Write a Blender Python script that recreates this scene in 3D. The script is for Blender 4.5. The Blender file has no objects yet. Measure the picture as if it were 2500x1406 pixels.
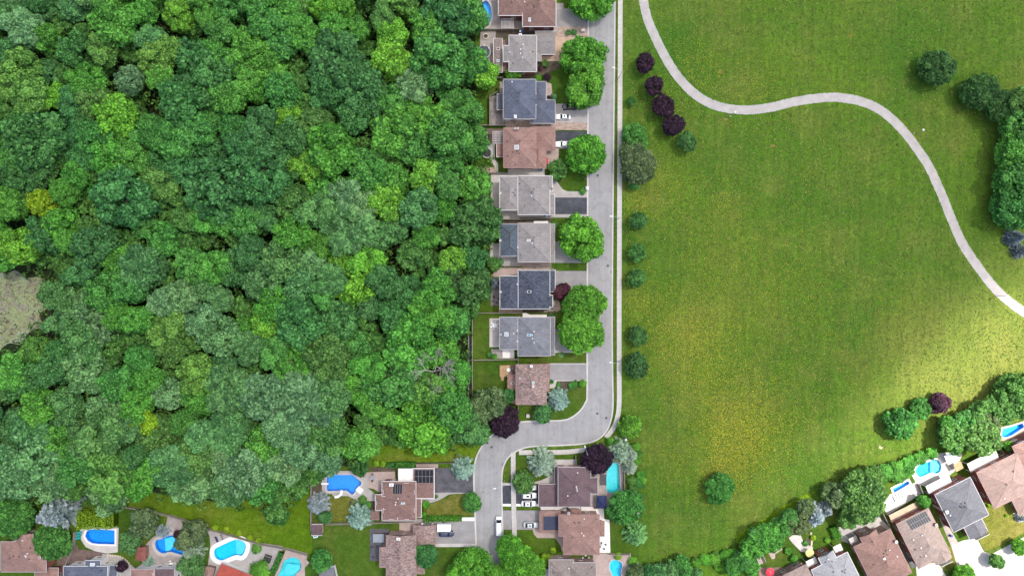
import bpy, math, random
import numpy as np
from mathutils import Vector, Matrix
from mathutils.geometry import delaunay_2d_cdt

# ------------------------------------------------------------------ camera, sky, sun, exposure
S = 0.13                       # metres per photo pixel on the ground
CAMH = S * 2500 * 24 / 36      # drone height
SUN_EL, SUN_AZ = 63.0, 28.0    # degrees; azimuth measured from +X (picture right) towards +Y (picture top)
sc = bpy.context.scene
C = sc.collection
cam = bpy.data.cameras.new('camera'); cam.sensor_width = 36; cam.lens = 24
cam.clip_start = 1; cam.clip_end = 6000
cam_o = bpy.data.objects.new('camera', cam); C.objects.link(cam_o)
cam_o.location = (0, 0, CAMH); sc.camera = cam_o

w = bpy.data.worlds.new('World'); sc.world = w; w.use_nodes = True
nt = w.node_tree
sky = nt.nodes.new('ShaderNodeTexSky'); sky.sky_type = 'NISHITA'; sky.sun_disc = False
sky.sun_elevation = math.radians(SUN_EL); sky.sun_rotation = math.radians(90 - SUN_AZ)
sky.air_density = 1.0; sky.dust_density = 2.0
nt.nodes['Background'].inputs['Strength'].default_value = 0.15
nt.links.new(sky.outputs[0], nt.nodes['Background'].inputs[0])

sd = Vector((math.cos(math.radians(SUN_EL)) * math.cos(math.radians(SUN_AZ)),
             math.cos(math.radians(SUN_EL)) * math.sin(math.radians(SUN_AZ)),
             math.sin(math.radians(SUN_EL))))
sun = bpy.data.lights.new('sun', 'SUN'); sun.energy = 5.0; sun.angle = math.radians(0.6); sun.color = (1.0, 0.955, 0.88)
sun_o = bpy.data.objects.new('sun', sun); C.objects.link(sun_o)
sun_o.rotation_euler = (-sd).to_track_quat('-Z', 'Y').to_euler(); sun_o.location = (100, 50, 400)
sc.view_settings.view_transform = 'Standard'; sc.view_settings.look = 'None'
sc.view_settings.exposure = 0.95; sc.view_settings.gamma = 1.0
sc.cycles.max_bounces = 8; sc.cycles.diffuse_bounces = 4; sc.cycles.transparent_max_bounces = 12
sc.cycles.use_adaptive_sampling = True; sc.cycles.adaptive_threshold = 0.03
sc.cycles.use_denoising = True

rnd = random.Random(7)
rng = np.random.default_rng(7)

def P(px, py, z=0.0):
    f = S * (CAMH - z) / CAMH
    return Vector(((px - 1250) * f, (703 - py) * f, z))

# ------------------------------------------------------------------ materials
MATS = {}
def nodes_of(name):
    m = bpy.data.materials.new(name); m.use_nodes = True
    t = m.node_tree; b = t.nodes['Principled BSDF']
    MATS[name] = m
    return m, t, b
def N(t, kind, **kw):
    n = t.nodes.new(kind)
    for k, v in kw.items():
        if k in n.inputs: n.inputs[k].default_value = v
        else: setattr(n, k, v)
    return n
def ramp(t, src, stops):
    r = t.nodes.new('ShaderNodeValToRGB')
    e = r.color_ramp.elements
    while len(e) < len(stops): e.new(0.5)
    for i, (p, c) in enumerate(stops):
        e[i].position = p; e[i].color = (*c, 1)
    t.links.new(src, r.inputs[0])
    return r.outputs[0]
def mix(t, a, b, fac, mode='MIX'):
    n = t.nodes.new('ShaderNodeMix'); n.data_type = 'RGBA'; n.blend_type = mode
    for sock, v in ((n.inputs[6], a), (n.inputs[7], b)):
        if isinstance(v, tuple): sock.default_value = (*v, 1)
        else: t.links.new(v, sock)
    if isinstance(fac, float): n.inputs[0].default_value = fac
    else: t.links.new(fac, n.inputs[0])
    return n.outputs[2]
def noise(t, scale, detail=3, rough=0.6, co='Object', stretch=None, dist=0.0):
    tc = t.nodes.new('ShaderNodeTexCoord'); src = tc.outputs[co]
    if stretch:
        mp = t.nodes.new('ShaderNodeMapping'); mp.inputs['Scale'].default_value = stretch
        mp.inputs['Rotation'].default_value = (0, 0, stretch[3]) if len(stretch) > 3 else (0, 0, 0)
        t.links.new(src, mp.inputs[0]); src = mp.outputs[0]
    n = N(t, 'ShaderNodeTexNoise', Scale=scale, Detail=float(detail), Roughness=rough, Distortion=dist)
    t.links.new(src, n.inputs['Vector'])
    return n.outputs['Fac']
def bump(t, b, src, strength, dist=0.05):
    n = N(t, 'ShaderNodeBump', Strength=strength, Distance=dist)
    t.links.new(src, n.inputs['Height']); t.links.new(n.outputs[0], b.inputs['Normal'])

def mat(name, col, rough=0.75, var=0.25, scale=0.6, fine=6.0, bmp=0.3, rand=0.0, metal=0.0, spec=0.3):
    """plain weathered surface: two scales of noise round one colour"""
    m, t, b = nodes_of(name)
    lo = tuple(c * (1 - var) for c in col); hi = tuple(min(1, c * (1 + var)) for c in col)
    c1 = ramp(t, noise(t, scale, 4), [(0.3, lo), (0.7, hi)])
    c2 = mix(t, c1, ramp(t, noise(t, fine, 3, 0.7), [(0.25, (0.72,) * 3), (0.75, (1.25,) * 3)]), min(1.0, var * 2.2), 'MULTIPLY')
    if rand:
        oi = t.nodes.new('ShaderNodeObjectInfo')
        c2 = mix(t, c2, ramp(t, oi.outputs['Random'], [(0, (1 - rand,) * 3), (1, (1 + rand,) * 3)]), 1.0, 'MULTIPLY')
    t.links.new(c2, b.inputs['Base Color'])
    b.inputs['Roughness'].default_value = rough; b.inputs['Metallic'].default_value = metal
    b.inputs['Specular IOR Level'].default_value = spec
    if bmp: bump(t, b, noise(t, fine * 1.5, 3, 0.7), bmp, 0.03)
    return m

def shingle(name, col, speck=0.25):
    """asphalt shingles: courses, tab-to-tab tone and granules"""
    m, t, b = nodes_of(name)
    tc = t.nodes.new('ShaderNodeTexCoord')
    br = N(t, 'ShaderNodeTexBrick', Scale=1.0)
    br.inputs['Color1'].default_value = (*[c * (1 - speck) for c in col], 1)
    br.inputs['Color2'].default_value = (*[c * (1 + speck) for c in col], 1)
    br.inputs['Mortar'].default_value = (*[c * 0.6 for c in col], 1)
    br.inputs['Mortar Size'].default_value = 0.012; br.inputs['Brick Width'].default_value = 0.55; br.inputs['Row Height'].default_value = 0.28
    t.links.new(tc.outputs['Object'], br.inputs['Vector'])
    c = mix(t, br.outputs['Color'], ramp(t, noise(t, 0.35, 4), [(0.3, (0.84,) * 3), (0.72, (1.14,) * 3)]), 1.0, 'MULTIPLY')
    c = mix(t, c, ramp(t, noise(t, 3.2, 3, 0.75), [(0.3, (1 - speck,) * 3), (0.7, (1 + speck,) * 3)]), 1.0, 'MULTIPLY')
    c = mix(t, c, ramp(t, noise(t, 0.9, 3, 0.6, stretch=(0.3, 2.5, 1)), [(0.35, (0.93,) * 3), (0.7, (1.06,) * 3)]), 1.0, 'MULTIPLY')
    t.links.new(c, b.inputs['Base Color']); b.inputs['Roughness'].default_value = 0.9
    b.inputs['Specular IOR Level'].default_value = 0.2
    bump(t, b, br.outputs['Fac'], 0.4, 0.02)
    return m

for nm, c, s in [('roof_brown', (0.195, 0.118, 0.102), .14), ('roof_brown_dark', (0.128, 0.085, 0.092), .12), ('roof_rose', (0.25, 0.15, 0.128), .14),
                 ('roof_speckled', (0.235, 0.165, 0.148), .38), ('roof_grey', (0.235, 0.212, 0.205), .12), ('roof_blue_grey', (0.098, 0.108, 0.145), .14),
                 ('roof_slate', (0.062, 0.069, 0.092), .34), ('roof_cool_grey', (0.165, 0.165, 0.185), .14), ('roof_teal_grey', (0.075, 0.095, 0.118), .2),
                 ('roof_pale', (0.235, 0.235, 0.25), .1), ('roof_dim_grey', (0.115, 0.115, 0.13), .12), ('roof_beige', (0.24, 0.185, 0.165), .14), ('roof_pink', (0.235, 0.163, 0.145), .12), ('roof_red', (0.33, 0.07, 0.05), .12), ('roof_tan', (0.215, 0.175, 0.16), .12)]:
    shingle(nm, c, s)
mat('asphalt_road', (0.268, 0.26, 0.262), .9, .07, .05, 2.5, .25)
m, t, b = MATS['asphalt_road'], MATS['asphalt_road'].node_tree, MATS['asphalt_road'].node_tree.nodes['Principled BSDF']
src = b.inputs['Base Color'].links[0].from_socket
vo = N(t, 'ShaderNodeTexVoronoi', Scale=0.16, feature='DISTANCE_TO_EDGE'); tc = t.nodes.new('ShaderNodeTexCoord'); vm = t.nodes.new('ShaderNodeVectorMath'); vm.operation = 'ADD'
ns = N(t, 'ShaderNodeTexNoise', Scale=0.5, Detail=5.0); t.links.new(tc.outputs['Object'], ns.inputs['Vector']); sm = t.nodes.new('ShaderNodeVectorMath'); sm.operation = 'SCALE'; sm.inputs['Scale'].default_value = 3.5
t.links.new(ns.outputs['Color'], sm.inputs[0]); t.links.new(tc.outputs['Object'], vm.inputs[0]); t.links.new(sm.outputs[0], vm.inputs[1]); t.links.new(vm.outputs[0], vo.inputs['Vector'])
c = mix(t, src, ramp(t, vo.outputs['Distance'], [(0.0, (0.72,) * 3), (0.018, (1,) * 3)]), 0.8, 'MULTIPLY')
c = mix(t, c, ramp(t, noise(t, 0.28, 5, .65, dist=.5), [(0.35, (0.9,) * 3), (0.6, (1.04,) * 3)]), 1.0, 'MULTIPLY')
c = mix(t, c, ramp(t, noise(t, 0.9, 3, .5, stretch=(1.1, 0.04, 1)), [(0.35, (0.93,) * 3), (0.65, (1.05,) * 3)]), 1.0, 'MULTIPLY')
t.links.new(c, b.inputs['Base Color'])
mat('asphalt_new', (0.05, 0.052, 0.066), .85, .35, .35, 3, .3)
mat('asphalt_mid', (0.24, 0.228, 0.23), .9, .15, .3, 3, .3)
mat('asphalt_dark', (0.085, 0.082, 0.095), .9, .3, .5, 3, .3)
mat('concrete', (0.325, 0.298, 0.285), .85, .14, .4, 3, .25, rand=0.06)
mat('concrete_light', (0.42, 0.386, 0.37), .8, .12, .5, 3, .25, rand=0.05)
mat('concrete_kerb', (0.46, 0.43, 0.41), .85, .1, .4, 4, .2)
mat('concrete_white', (0.7, 0.66, 0.64), .7, .08, .5, 3, .2)
mat('paving_beige', (0.43, 0.31, 0.225), .85, .15, .6, 3, .3)
mat('paving_pink', (0.35, 0.27, 0.245), .85, .15, .6, 3, .3)
mat('paving_taupe', (0.29, 0.25, 0.235), .85, .18, .6, 3, .3)
mat('gravel_bed', (0.33, 0.245, 0.205), .95, .35, .9, 7, .8)
mat('soil', (0.075, 0.06, 0.043), .95, .4, .6, 5, .8)
mat('deck_brown', (0.14, 0.095, 0.085), .8, .25, .8, 8, .4)
mat('deck_grey', (0.19, 0.17, 0.165), .8, .3, .8, 8, .4)
mat('deck_tan', (0.33, 0.215, 0.115), .75, .22, .8, 8, .4)
mat('deck_charcoal', (0.085, 0.08, 0.09), .8, .25, .8, 8, .4)
mat('brick_red', (0.2, 0.07, 0.055), .9, .25, .8, 9, .4)
mat('brick_brown', (0.21, 0.135, 0.11), .9, .25, .8, 9, .4)
mat('brick_pink', (0.36, 0.235, 0.2), .9, .2, .8, 9, .4)
mat('siding_white', (0.62, 0.6, 0.58), .7, .06, .5, 5, .2)
mat('trim_white', (0.6, 0.585, 0.575), .5, .05, 1, 6, .1)
mat('trim_grey', (0.42, 0.39, 0.39), .5, .08, 1, 6, .1)
mat('trim_brown', (0.26, 0.16, 0.14), .5, .1, 1, 6, .1)
mat('trim_dark', (0.07, 0.065, 0.07), .5, .1, 1, 6, .1)
mat('vent_dark', (0.05, 0.045, 0.045), .6, .2, 2, 8, .1)
mat('metal_grey', (0.38, 0.39, 0.41), .4, .1, 2, 8, .1, metal=.6)
mat('plastic_white', (0.75, 0.75, 0.75), .45, .05, 2, 8, .05)
mat('plastic_black', (0.03, 0.03, 0.033), .5, .2, 2, 8, .1)
mat('plastic_blue', (0.02, 0.09, 0.36), .45, .1, 2, 8, .05)
mat('plastic_green', (0.02, 0.2, 0.1), .45, .1, 2, 8, .05)
mat('plastic_red', (0.5, 0.02, 0.03), .5, .1, 2, 8, .05)
mat('plastic_teal', (0.01, 0.3, 0.3), .5, .1, 2, 8, .05)
mat('fabric_red', (0.62, 0.03, 0.06), .8, .12, 2, 8, .1)
mat('fabric_yellow', (0.62, 0.58, 0.22), .8, .08, 2, 8, .1)
mat('fabric_navy', (0.022, 0.03, 0.09), .8, .15, 2, 8, .1)
mat('fabric_slate', (0.06, 0.078, 0.098), .8, .2, 2, 8, .1)
mat('fabric_grey', (0.24, 0.26, 0.3), .8, .12, 2, 8, .1)
mat('bark', (0.09, 0.07, 0.055), .95, .3, 2, 9, .7)
mat('bark_dead', (0.33, 0.3, 0.28), .95, .25, 2, 9, .7)
mat('tyre', (0.02, 0.02, 0.02), .85, .2, 3, 9, .2)
mat('wood_fence', (0.27, 0.235, 0.205), .85, .22, 1, 8, .3)
mat('membrane_navy', (0.034, 0.038, 0.068), .7, .18, .4, 5, .2)
mat('cover_dark', (0.055, 0.06, 0.075), .7, .2, .6, 5, .2)
mat('stone_step', (0.5, 0.42, 0.31), .9, .18, 1, 5, .4)
mat('rock', (0.42, 0.38, 0.34), .9, .25, 1, 5, .5)

def paint(name, col, coat=0.6):
    m, t, b = nodes_of(name)
    c = mix(t, (1, 1, 1), ramp(t, noise(t, 1.5, 3), [(0.3, (0.93,) * 3), (0.7, (1.0,) * 3)]), 1.0, 'MULTIPLY')
    t.links.new(mix(t, c, col, 1.0, 'MULTIPLY'), b.inputs['Base Color'])
    b.inputs['Roughness'].default_value = 0.32; b.inputs['Coat Weight'].default_value = coat; b.inputs['Coat Roughness'].default_value = 0.06
paint('paint_white', (0.74, 0.74, 0.74)); paint('paint_black', (0.012, 0.012, 0.015)); paint('paint_navy', (0.012, 0.025, 0.08)); paint('paint_silver', (0.5, 0.52, 0.53))

def glass(name, col, rough=0.06):
    m, t, b = nodes_of(name)
    c = mix(t, tuple(x * .7 for x in col), tuple(min(1, x * 1.3) for x in col), noise(t, 1.3, 2))
    t.links.new(c, b.inputs['Base Color'])
    b.inputs['Roughness'].default_value = rough; b.inputs['Specular IOR Level'].default_value = 0.15 if name == 'solar_cell' else 0.6
glass('glass_dark', (0.02, 0.023, 0.03)); glass('glass_blue', (0.1, 0.3, 0.42)); glass('glass_pale', (0.4, 0.42, 0.44), .25)
glass('solar_cell', (0.014, 0.015, 0.022), .45); glass('light_lens', (0.6, 0.58, 0.5)); glass('tail_lens', (0.3, 0.01, 0.01))

def water_mat(name, tint):
    m, t, b = nodes_of(name)
    out = t.nodes['Material Output']; t.nodes.remove(b)
    tr = N(t, 'ShaderNodeBsdfTransparent', Color=(*tint, 1)); gl = N(t, 'ShaderNodeBsdfGlossy', Roughness=0.03)
    fr = N(t, 'ShaderNodeFresnel', IOR=1.33); mx = t.nodes.new('ShaderNodeMixShader')
    bp = N(t, 'ShaderNodeBump', Strength=0.25, Distance=0.05)
    t.links.new(noise(t, 1.8, 3, .5, dist=.6), bp.inputs['Height'])
    t.links.new(bp.outputs[0], gl.inputs['Normal']); t.links.new(bp.outputs[0], fr.inputs['Normal'])
    t.links.new(fr.outputs[0], mx.inputs[0]); t.links.new(tr.outputs[0], mx.inputs[1]); t.links.new(gl.outputs[0], mx.inputs[2])
    t.links.new(mx.outputs[0], out.inputs['Surface'])
water_mat('pool_water', (0.78, 0.97, 1.0))
for nm, c in [('liner_blue', (0.0, 0.25, 0.68)), ('liner_cyan', (0.0, 0.5, 0.72)), ('liner_teal', (0.06, 0.52, 0.55)), ('liner_sky', (0.01, 0.36, 0.74)), ('liner_pale', (0.1, 0.55, 0.75))]:
    m, t, b = nodes_of(nm)
    v = N(t, 'ShaderNodeTexVoronoi', Scale=1.6, feature='SMOOTH_F1')
    tc = t.nodes.new('ShaderNodeTexCoord'); t.links.new(tc.outputs['Object'], v.inputs['Vector'])
    t.links.new(mix(t, c, ramp(t, v.outputs['Distance'], [(0.1, (0.93,) * 3), (0.6, (1.1,) * 3)]), 1.0, 'MULTIPLY'), b.inputs['Base Color'])
    b.inputs['Roughness'].default_value = 0.6

def _scaled(t, src, k):
    n = t.nodes.new('ShaderNodeMath'); n.operation = 'MULTIPLY'; n.inputs[1].default_value = k; t.links.new(src, n.inputs[0]); return n.outputs[0]
def grass_mat(name, a, bcol, dry, dry_amt=0.5, big=0.02, mow=None):
    m, t, b = nodes_of(name)
    c = ramp(t, noise(t, big, 5, 0.62), [(0.3, a), (0.7, bcol)])
    c = mix(t, c, dry, ramp(t, noise(t, big * 2.3, 5, 0.7), [(0.47, (0,) * 3), (0.7, (dry_amt,) * 3)]))
    c = mix(t, c, ramp(t, noise(t, 0.55, 5, 0.75), [(0.28, (0.62,) * 3), (0.72, (1.38,) * 3)]), 0.9, 'MULTIPLY')
    c = mix(t, c, ramp(t, noise(t, 2.6, 3, 0.8), [(0.3, (0.5,) * 3), (0.7, (1.55,) * 3)]), 0.9, 'MULTIPLY')
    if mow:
        # dry turf at the park's south-eastern end, made paler to paint in sunlight
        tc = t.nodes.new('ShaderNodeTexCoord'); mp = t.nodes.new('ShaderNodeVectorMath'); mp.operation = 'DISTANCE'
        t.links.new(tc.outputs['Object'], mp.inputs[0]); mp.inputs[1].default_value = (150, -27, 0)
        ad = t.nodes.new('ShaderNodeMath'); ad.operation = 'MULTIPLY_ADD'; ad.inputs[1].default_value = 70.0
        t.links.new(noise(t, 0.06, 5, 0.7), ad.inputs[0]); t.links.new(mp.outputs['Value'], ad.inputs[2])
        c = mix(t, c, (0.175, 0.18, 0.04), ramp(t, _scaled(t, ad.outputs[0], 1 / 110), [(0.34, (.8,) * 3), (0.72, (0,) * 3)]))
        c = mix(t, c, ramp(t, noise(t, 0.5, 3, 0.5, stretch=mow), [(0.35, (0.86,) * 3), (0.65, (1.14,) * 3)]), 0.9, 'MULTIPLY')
    t.links.new(c, b.inputs['Base Color']); b.inputs['Roughness'].default_value = 0.95; b.inputs['Specular IOR Level'].default_value = 0.1
    bump(t, b, noise(t, 3.5, 4, 0.8), 0.6, 0.1)
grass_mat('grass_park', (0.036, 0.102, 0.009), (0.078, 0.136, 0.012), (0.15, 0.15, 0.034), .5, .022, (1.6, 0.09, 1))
grass_mat('grass_lawn', (0.032, 0.075, 0.008), (0.06, 0.108, 0.01), (0.12, 0.115, 0.03), .5, .05)
grass_mat('grass_lush', (0.045, 0.105, 0.005), (0.095, 0.15, 0.006), (0.13, 0.13, 0.03), .6, .03)
grass_mat('grass_lime', (0.1, 0.19, 0.004), (0.12, 0.2, 0.006), (0.12, 0.17, 0.02), .4, .06)
grass_mat('grass_dry', (0.09, 0.1, 0.016), (0.13, 0.13, 0.022), (0.18, 0.145, 0.05), .7, .06)
grass_mat('grass_meadow', (0.065, 0.13, 0.008), (0.12, 0.17, 0.01), (0.16, 0.13, 0.04), .6, .05)
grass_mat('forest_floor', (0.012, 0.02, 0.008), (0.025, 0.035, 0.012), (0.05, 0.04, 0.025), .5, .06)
m, t, b = nodes_of('marsh')
c = ramp(t, noise(t, .2, 6, .72, dist=1.2), [(0.3, (0.085, 0.078, 0.058)), (0.42, (0.21, 0.195, 0.14)), (0.52, (0.21, 0.25, 0.095)), (0.66, (0.25, 0.275, 0.2))])
c = mix(t, c, ramp(t, noise(t, 1.6, 5, .8), [(0.3, (0.45,) * 3), (0.65, (1.3,) * 3)]), 1.0, 'MULTIPLY')
t.links.new(c, b.inputs['Base Color']); b.inputs['Roughness'].default_value = 0.7
bump(t, b, noise(t, 2.5, 4, .8), .8, .2)

def leaf_mat(name, trans=0.35, rough=0.55):
    """leaves: the tree's own colour (object colour), leaf-to-leaf tone from the mesh"""
    m, t, b = nodes_of(name)
    oi = t.nodes.new('ShaderNodeObjectInfo')
    at = N(t, 'ShaderNodeAttribute', attribute_name='tone')
    c = mix(t, oi.outputs['Color'], ramp(t, at.outputs['Fac'], [(0.0, (0.42, 0.5, 0.5)), (0.5, (1, 1, 1)), (1.0, (2.3, 1.95, 2.1))]), 1.0, 'MULTIPLY')
    t.links.new(c, b.inputs['Base Color'])
    b.inputs['Roughness'].default_value = rough; b.inputs['Specular IOR Level'].default_value = 0.22
    out = t.nodes['Material Output']
    tl = t.nodes.new('ShaderNodeBsdfTranslucent'); t.links.new(mix(t, c, (1.1, 1.25, 0.6), 1.0, 'MULTIPLY'), tl.inputs[0])
    mx = t.nodes.new('ShaderNodeMixShader'); mx.inputs[0].default_value = trans
    t.links.new(b.outputs[0], mx.inputs[1]); t.links.new(tl.outputs[0], mx.inputs[2]); t.links.new(mx.outputs[0], out.inputs['Surface'])
leaf_mat('leaf'); leaf_mat('needle', 0.1, 0.6)
m, t, b = nodes_of('petal'); at = N(t, 'ShaderNodeAttribute', attribute_name='tone')
t.links.new(ramp(t, at.outputs['Fac'], [(0, (0.5, 0.43, 0.006)), (.75, (0.58, 0.47, 0.006)), (.9, (0.55, 0.34, 0.01)), (1, (0.6, .55, .2))]), b.inputs['Base Color'])
m, t, b = nodes_of('tuft'); at = N(t, 'ShaderNodeAttribute', attribute_name='tone')
t.links.new(ramp(t, at.outputs['Fac'], [(0, (0.045, 0.09, 0.009)), (.5, (0.068, 0.115, 0.01)), (.8, (0.11, 0.15, 0.016)), (1, (0.2, 0.19, 0.06))]), b.inputs['Base Color'])
b.inputs['Roughness'].default_value = .9

# ------------------------------------------------------------------ mesh helpers
class MB:
    def __init__(s): s.v = []; s.f = []
    def add(s, vs, fs):
        n = len(s.v); s.v += [tuple(v) for v in vs]; s.f += [tuple(i + n for i in f) for f in fs]; return s
    def box(s, x0, y0, z0, x1, y1, z1):
        vs = [(x0, y0, z0), (x1, y0, z0), (x1, y1, z0), (x0, y1, z0), (x0, y0, z1), (x1, y0, z1), (x1, y1, z1), (x0, y1, z1)]
        return s.add(vs, [(3, 2, 1, 0), (4, 5, 6, 7), (0, 1, 5, 4), (1, 2, 6, 5), (2, 3, 7, 6), (3, 0, 4, 7)])
    def cbox(s, cx, cy, cz, sx, sy, sz, rz=0.0, bev=0.0):
        c, n = math.cos(rz), math.sin(rz)
        pts = []
        for z in (-.5, .5):
            for x, y in ((-.5, -.5), (.5, -.5), (.5, .5), (-.5, .5)):
                X, Y = x * sx, y * sy
                pts.append((cx + X * c - Y * n, cy + X * n + Y * c, cz + z * sz))
        return s.add(pts, [(3, 2, 1, 0), (4, 5, 6, 7), (0, 1, 5, 4), (1, 2, 6, 5), (2, 3, 7, 6), (3, 0, 4, 7)])
    def prism(s, poly, z0, z1):
        n = len(poly)
        if sum(poly[i][0] * poly[(i + 1) % n][1] - poly[(i + 1) % n][0] * poly[i][1] for i in range(n)) < 0: poly = poly[::-1]
        s.add([(x, y, z0) for x, y in poly] + [(x, y, z1) for x, y in poly],
              [tuple(range(n))[::-1], tuple(range(n, 2 * n))] + [(i, (i + 1) % n, n + (i + 1) % n, n + i) for i in range(n)])
        return s
    def tube(s, p, q, r0, r1, n=8, cap=True):
        p, q = Vector(p), Vector(q); d = (q - p)
        if d.length < 1e-6: return s
        d.normalize(); a = d.orthogonal().normalized(); b = d.cross(a)
        vs = [p + (a * math.cos(6.28318 * i / n) + b * math.sin(6.28318 * i / n)) * r0 for i in range(n)]
        vs += [q + (a * math.cos(6.28318 * i / n) + b * math.sin(6.28318 * i / n)) * r1 for i in range(n)]
        fs = [(i, (i + 1) % n, n + (i + 1) % n, n + i) for i in range(n)]
        if cap: fs += [tuple(range(n))[::-1], tuple(range(n, 2 * n))]
        return s.add(vs, fs)
    def lathe(s, prof, cx=0, cy=0, n=20, sx=1, sy=1):
        """prof: (r, z) from bottom to top"""
        m_ = len(prof)
        vs = [(cx + r * sx * math.cos(6.28318 * i / n), cy + r * sy * math.sin(6.28318 * i / n), z) for r, z in prof for i in range(n)]
        fs = [(k * n + i, k * n + (i + 1) % n, (k + 1) * n + (i + 1) % n, (k + 1) * n + i) for k in range(m_ - 1) for i in range(n)]
        fs += [tuple(range(n))[::-1], tuple((m_ - 1) * n + i for i in range(n))]
        return s.add(vs, fs)
    def build(s, name, m, parent=None, smooth=False):
        me = bpy.data.meshes.new(name); me.from_pydata(s.v, [], s.f); me.update()
        me.materials.append(MATS[m] if isinstance(m, str) else m)
        if smooth:
            for p in me.polygons: p.use_smooth = True
        o = bpy.data.objects.new(name, me); C.objects.link(o)
        if parent: o.parent = parent
        return o

def tag(o, label=None, cat=None, group=None, kind=None):
    if label: o['label'] = label
    if cat: o['category'] = cat
    if group: o['group'] = group
    if kind: o['kind'] = kind
    return o
def thing(name, label, cat, loc=(0, 0, 0), rz=0.0, group=None):
    o = bpy.data.objects.new(name, None); C.objects.link(o); o.empty_display_size = 0.5
    o.location = loc; o.rotation_euler = (0, 0, rz)
    return tag(o, label, cat, group)
def dup(root, loc, rz=None, label=None, group=None, color=None):
    r = root.copy(); C.objects.link(r); r.location = loc
    if rz is not None: r.rotation_euler = (0, 0, rz)
    if label: r['label'] = label
    if group: r['group'] = group
    for ch in list(root.children):
        c = ch.copy(); C.objects.link(c); c.parent = r
        for g in ch.children:
            d = g.copy(); C.objects.link(d); d.parent = c
    return r
def inst(name, me, parent, loc=(0, 0, 0), rot=(0, 0, 0), scale=(1, 1, 1)):
    o = bpy.data.objects.new(name, me); C.objects.link(o); o.parent = parent
    o.location = loc; o.rotation_euler = rot; o.scale = scale
    return o
def mesh_of(name, mb, m, smooth=False):
    me = bpy.data.meshes.new(name); me.from_pydata(mb.v, [], mb.f); me.update(); me.materials.append(MATS[m])
    if smooth:
        for p in me.polygons: p.use_smooth = True
    return me

def smooth_closed(pts, k=6):
    n = len(pts); out = []
    for i in range(n):
        p0, p1, p2, p3 = (Vector(pts[(i + j - 1) % n]) for j in range(4))
        for q in range(k):
            u = q / k
            out.append(tuple(0.5 * ((2 * p1) + (p2 - p0) * u + (2 * p0 - 5 * p1 + 4 * p2 - p3) * u * u + (3 * p1 - p0 - 3 * p2 + p3) * u ** 3)))
    return out
def smooth_open(pts, k=8):
    n = len(pts); out = []
    for i in range(n - 1):
        p0, p1, p2, p3 = (Vector(pts[min(max(i + j - 1, 0), n - 1)]) for j in range(4))
        for q in range(k):
            u = q / k
            out.append(tuple(0.5 * ((2 * p1) + (p2 - p0) * u + (2 * p0 - 5 * p1 + 4 * p2 - p3) * u * u + (3 * p1 - p0 - 3 * p2 + p3) * u ** 3)))
    out.append(tuple(pts[-1])); return out
def inside(p, poly):
    x, y = p; c = False; n = len(poly); j = n - 1
    for i in range(n):
        xi, yi = poly[i]; xj, yj = poly[j]
        if (yi > y) != (yj > y) and x < (xj - xi) * (y - yi) / (yj - yi) + xi: c = not c
        j = i
    return c
def sheet_mesh(mb, poly, z, thick, holes=()):
    """flat area of any outline with holes, with edges down to z - thick"""
    vs, es = [], []
    for loop in [poly] + list(holes):
        n0 = len(vs); vs += [Vector((a, b)) for a, b in loop]; k = len(loop)
        es += [(n0 + i, n0 + (i + 1) % k) for i in range(k)]
    V, E, F, *_ = delaunay_2d_cdt(vs, es, [], 0, 1e-5)
    fs = []
    for f in F:
        cx = sum(V[i].x for i in f) / len(f); cy = sum(V[i].y for i in f) / len(f)
        if inside((cx, cy), poly) and not any(inside((cx, cy), h) for h in holes): fs.append(tuple(f))
    mb.add([(v.x, v.y, z) for v in V], fs)
    if thick:
        for loop in [poly] + list(holes):
            n = len(loop)
            mb.add([(a, b, z) for a, b in loop] + [(a, b, z - thick) for a, b in loop], [(i, n + i, n + (i + 1) % n, (i + 1) % n) for i in range(n)])
    return mb
_lay = [0]
def px_poly(poly, z=0): return [tuple(P(x, y, z)[:2]) for x, y in poly]
def area(name, poly, z, m, thick=None, holes=(), smooth=0, kind='structure'):
    """a piece of the setting outlined in photo pixels, lying at height z (each a little above the last)"""
    _lay[0] += 1; z = z + 0.0012 * _lay[0] % 0.036
    if smooth: poly = smooth_closed(poly, smooth)
    o = sheet_mesh(MB(), px_poly(poly), z, (z + 0.05) if thick is None else thick, [px_poly(h) for h in holes]).build(name, m)
    return tag(o, kind=kind)
def rect(x0, y0, x1, y1): return [(x0, y0), (x1, y0), (x1, y1), (x0, y1)]
def ribbon_px(line, width):
    """left and right edges of a line of pixels"""
    L, R = [], []
    for i, p in enumerate(line):
        a = Vector(line[max(i - 1, 0)][:2]); b = Vector(line[min(i + 1, len(line) - 1)][:2]); d = (b - a).normalized(); n = Vector((-d.y, d.x))
        L.append(tuple(Vector(p[:2]) + n * width / 2)); R.append(tuple(Vector(p[:2]) - n * width / 2))
    return L, R
def offset_loop(loop, d):
    n = len(loop)
    a = sum(loop[i][0] * loop[(i + 1) % n][1] - loop[(i + 1) % n][0] * loop[i][1] for i in range(n))
    sg = 1 if a > 0 else -1; out = []
    for i in range(n):
        p, q, r = Vector(loop[i - 1]), Vector(loop[i]), Vector(loop[(i + 1) % n])
        e1 = (q - p).normalized(); e2 = (r - q).normalized()
        nn = Vector((e1.y + e2.y, -(e1.x + e2.x)))
        nn = nn.normalized() if nn.length > 1e-6 else Vector((e1.y, -e1.x))
        c = max(0.5, nn.dot(Vector((e1.y, -e1.x))))
        out.append(tuple(q + nn * sg * d / c))
    return out

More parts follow.
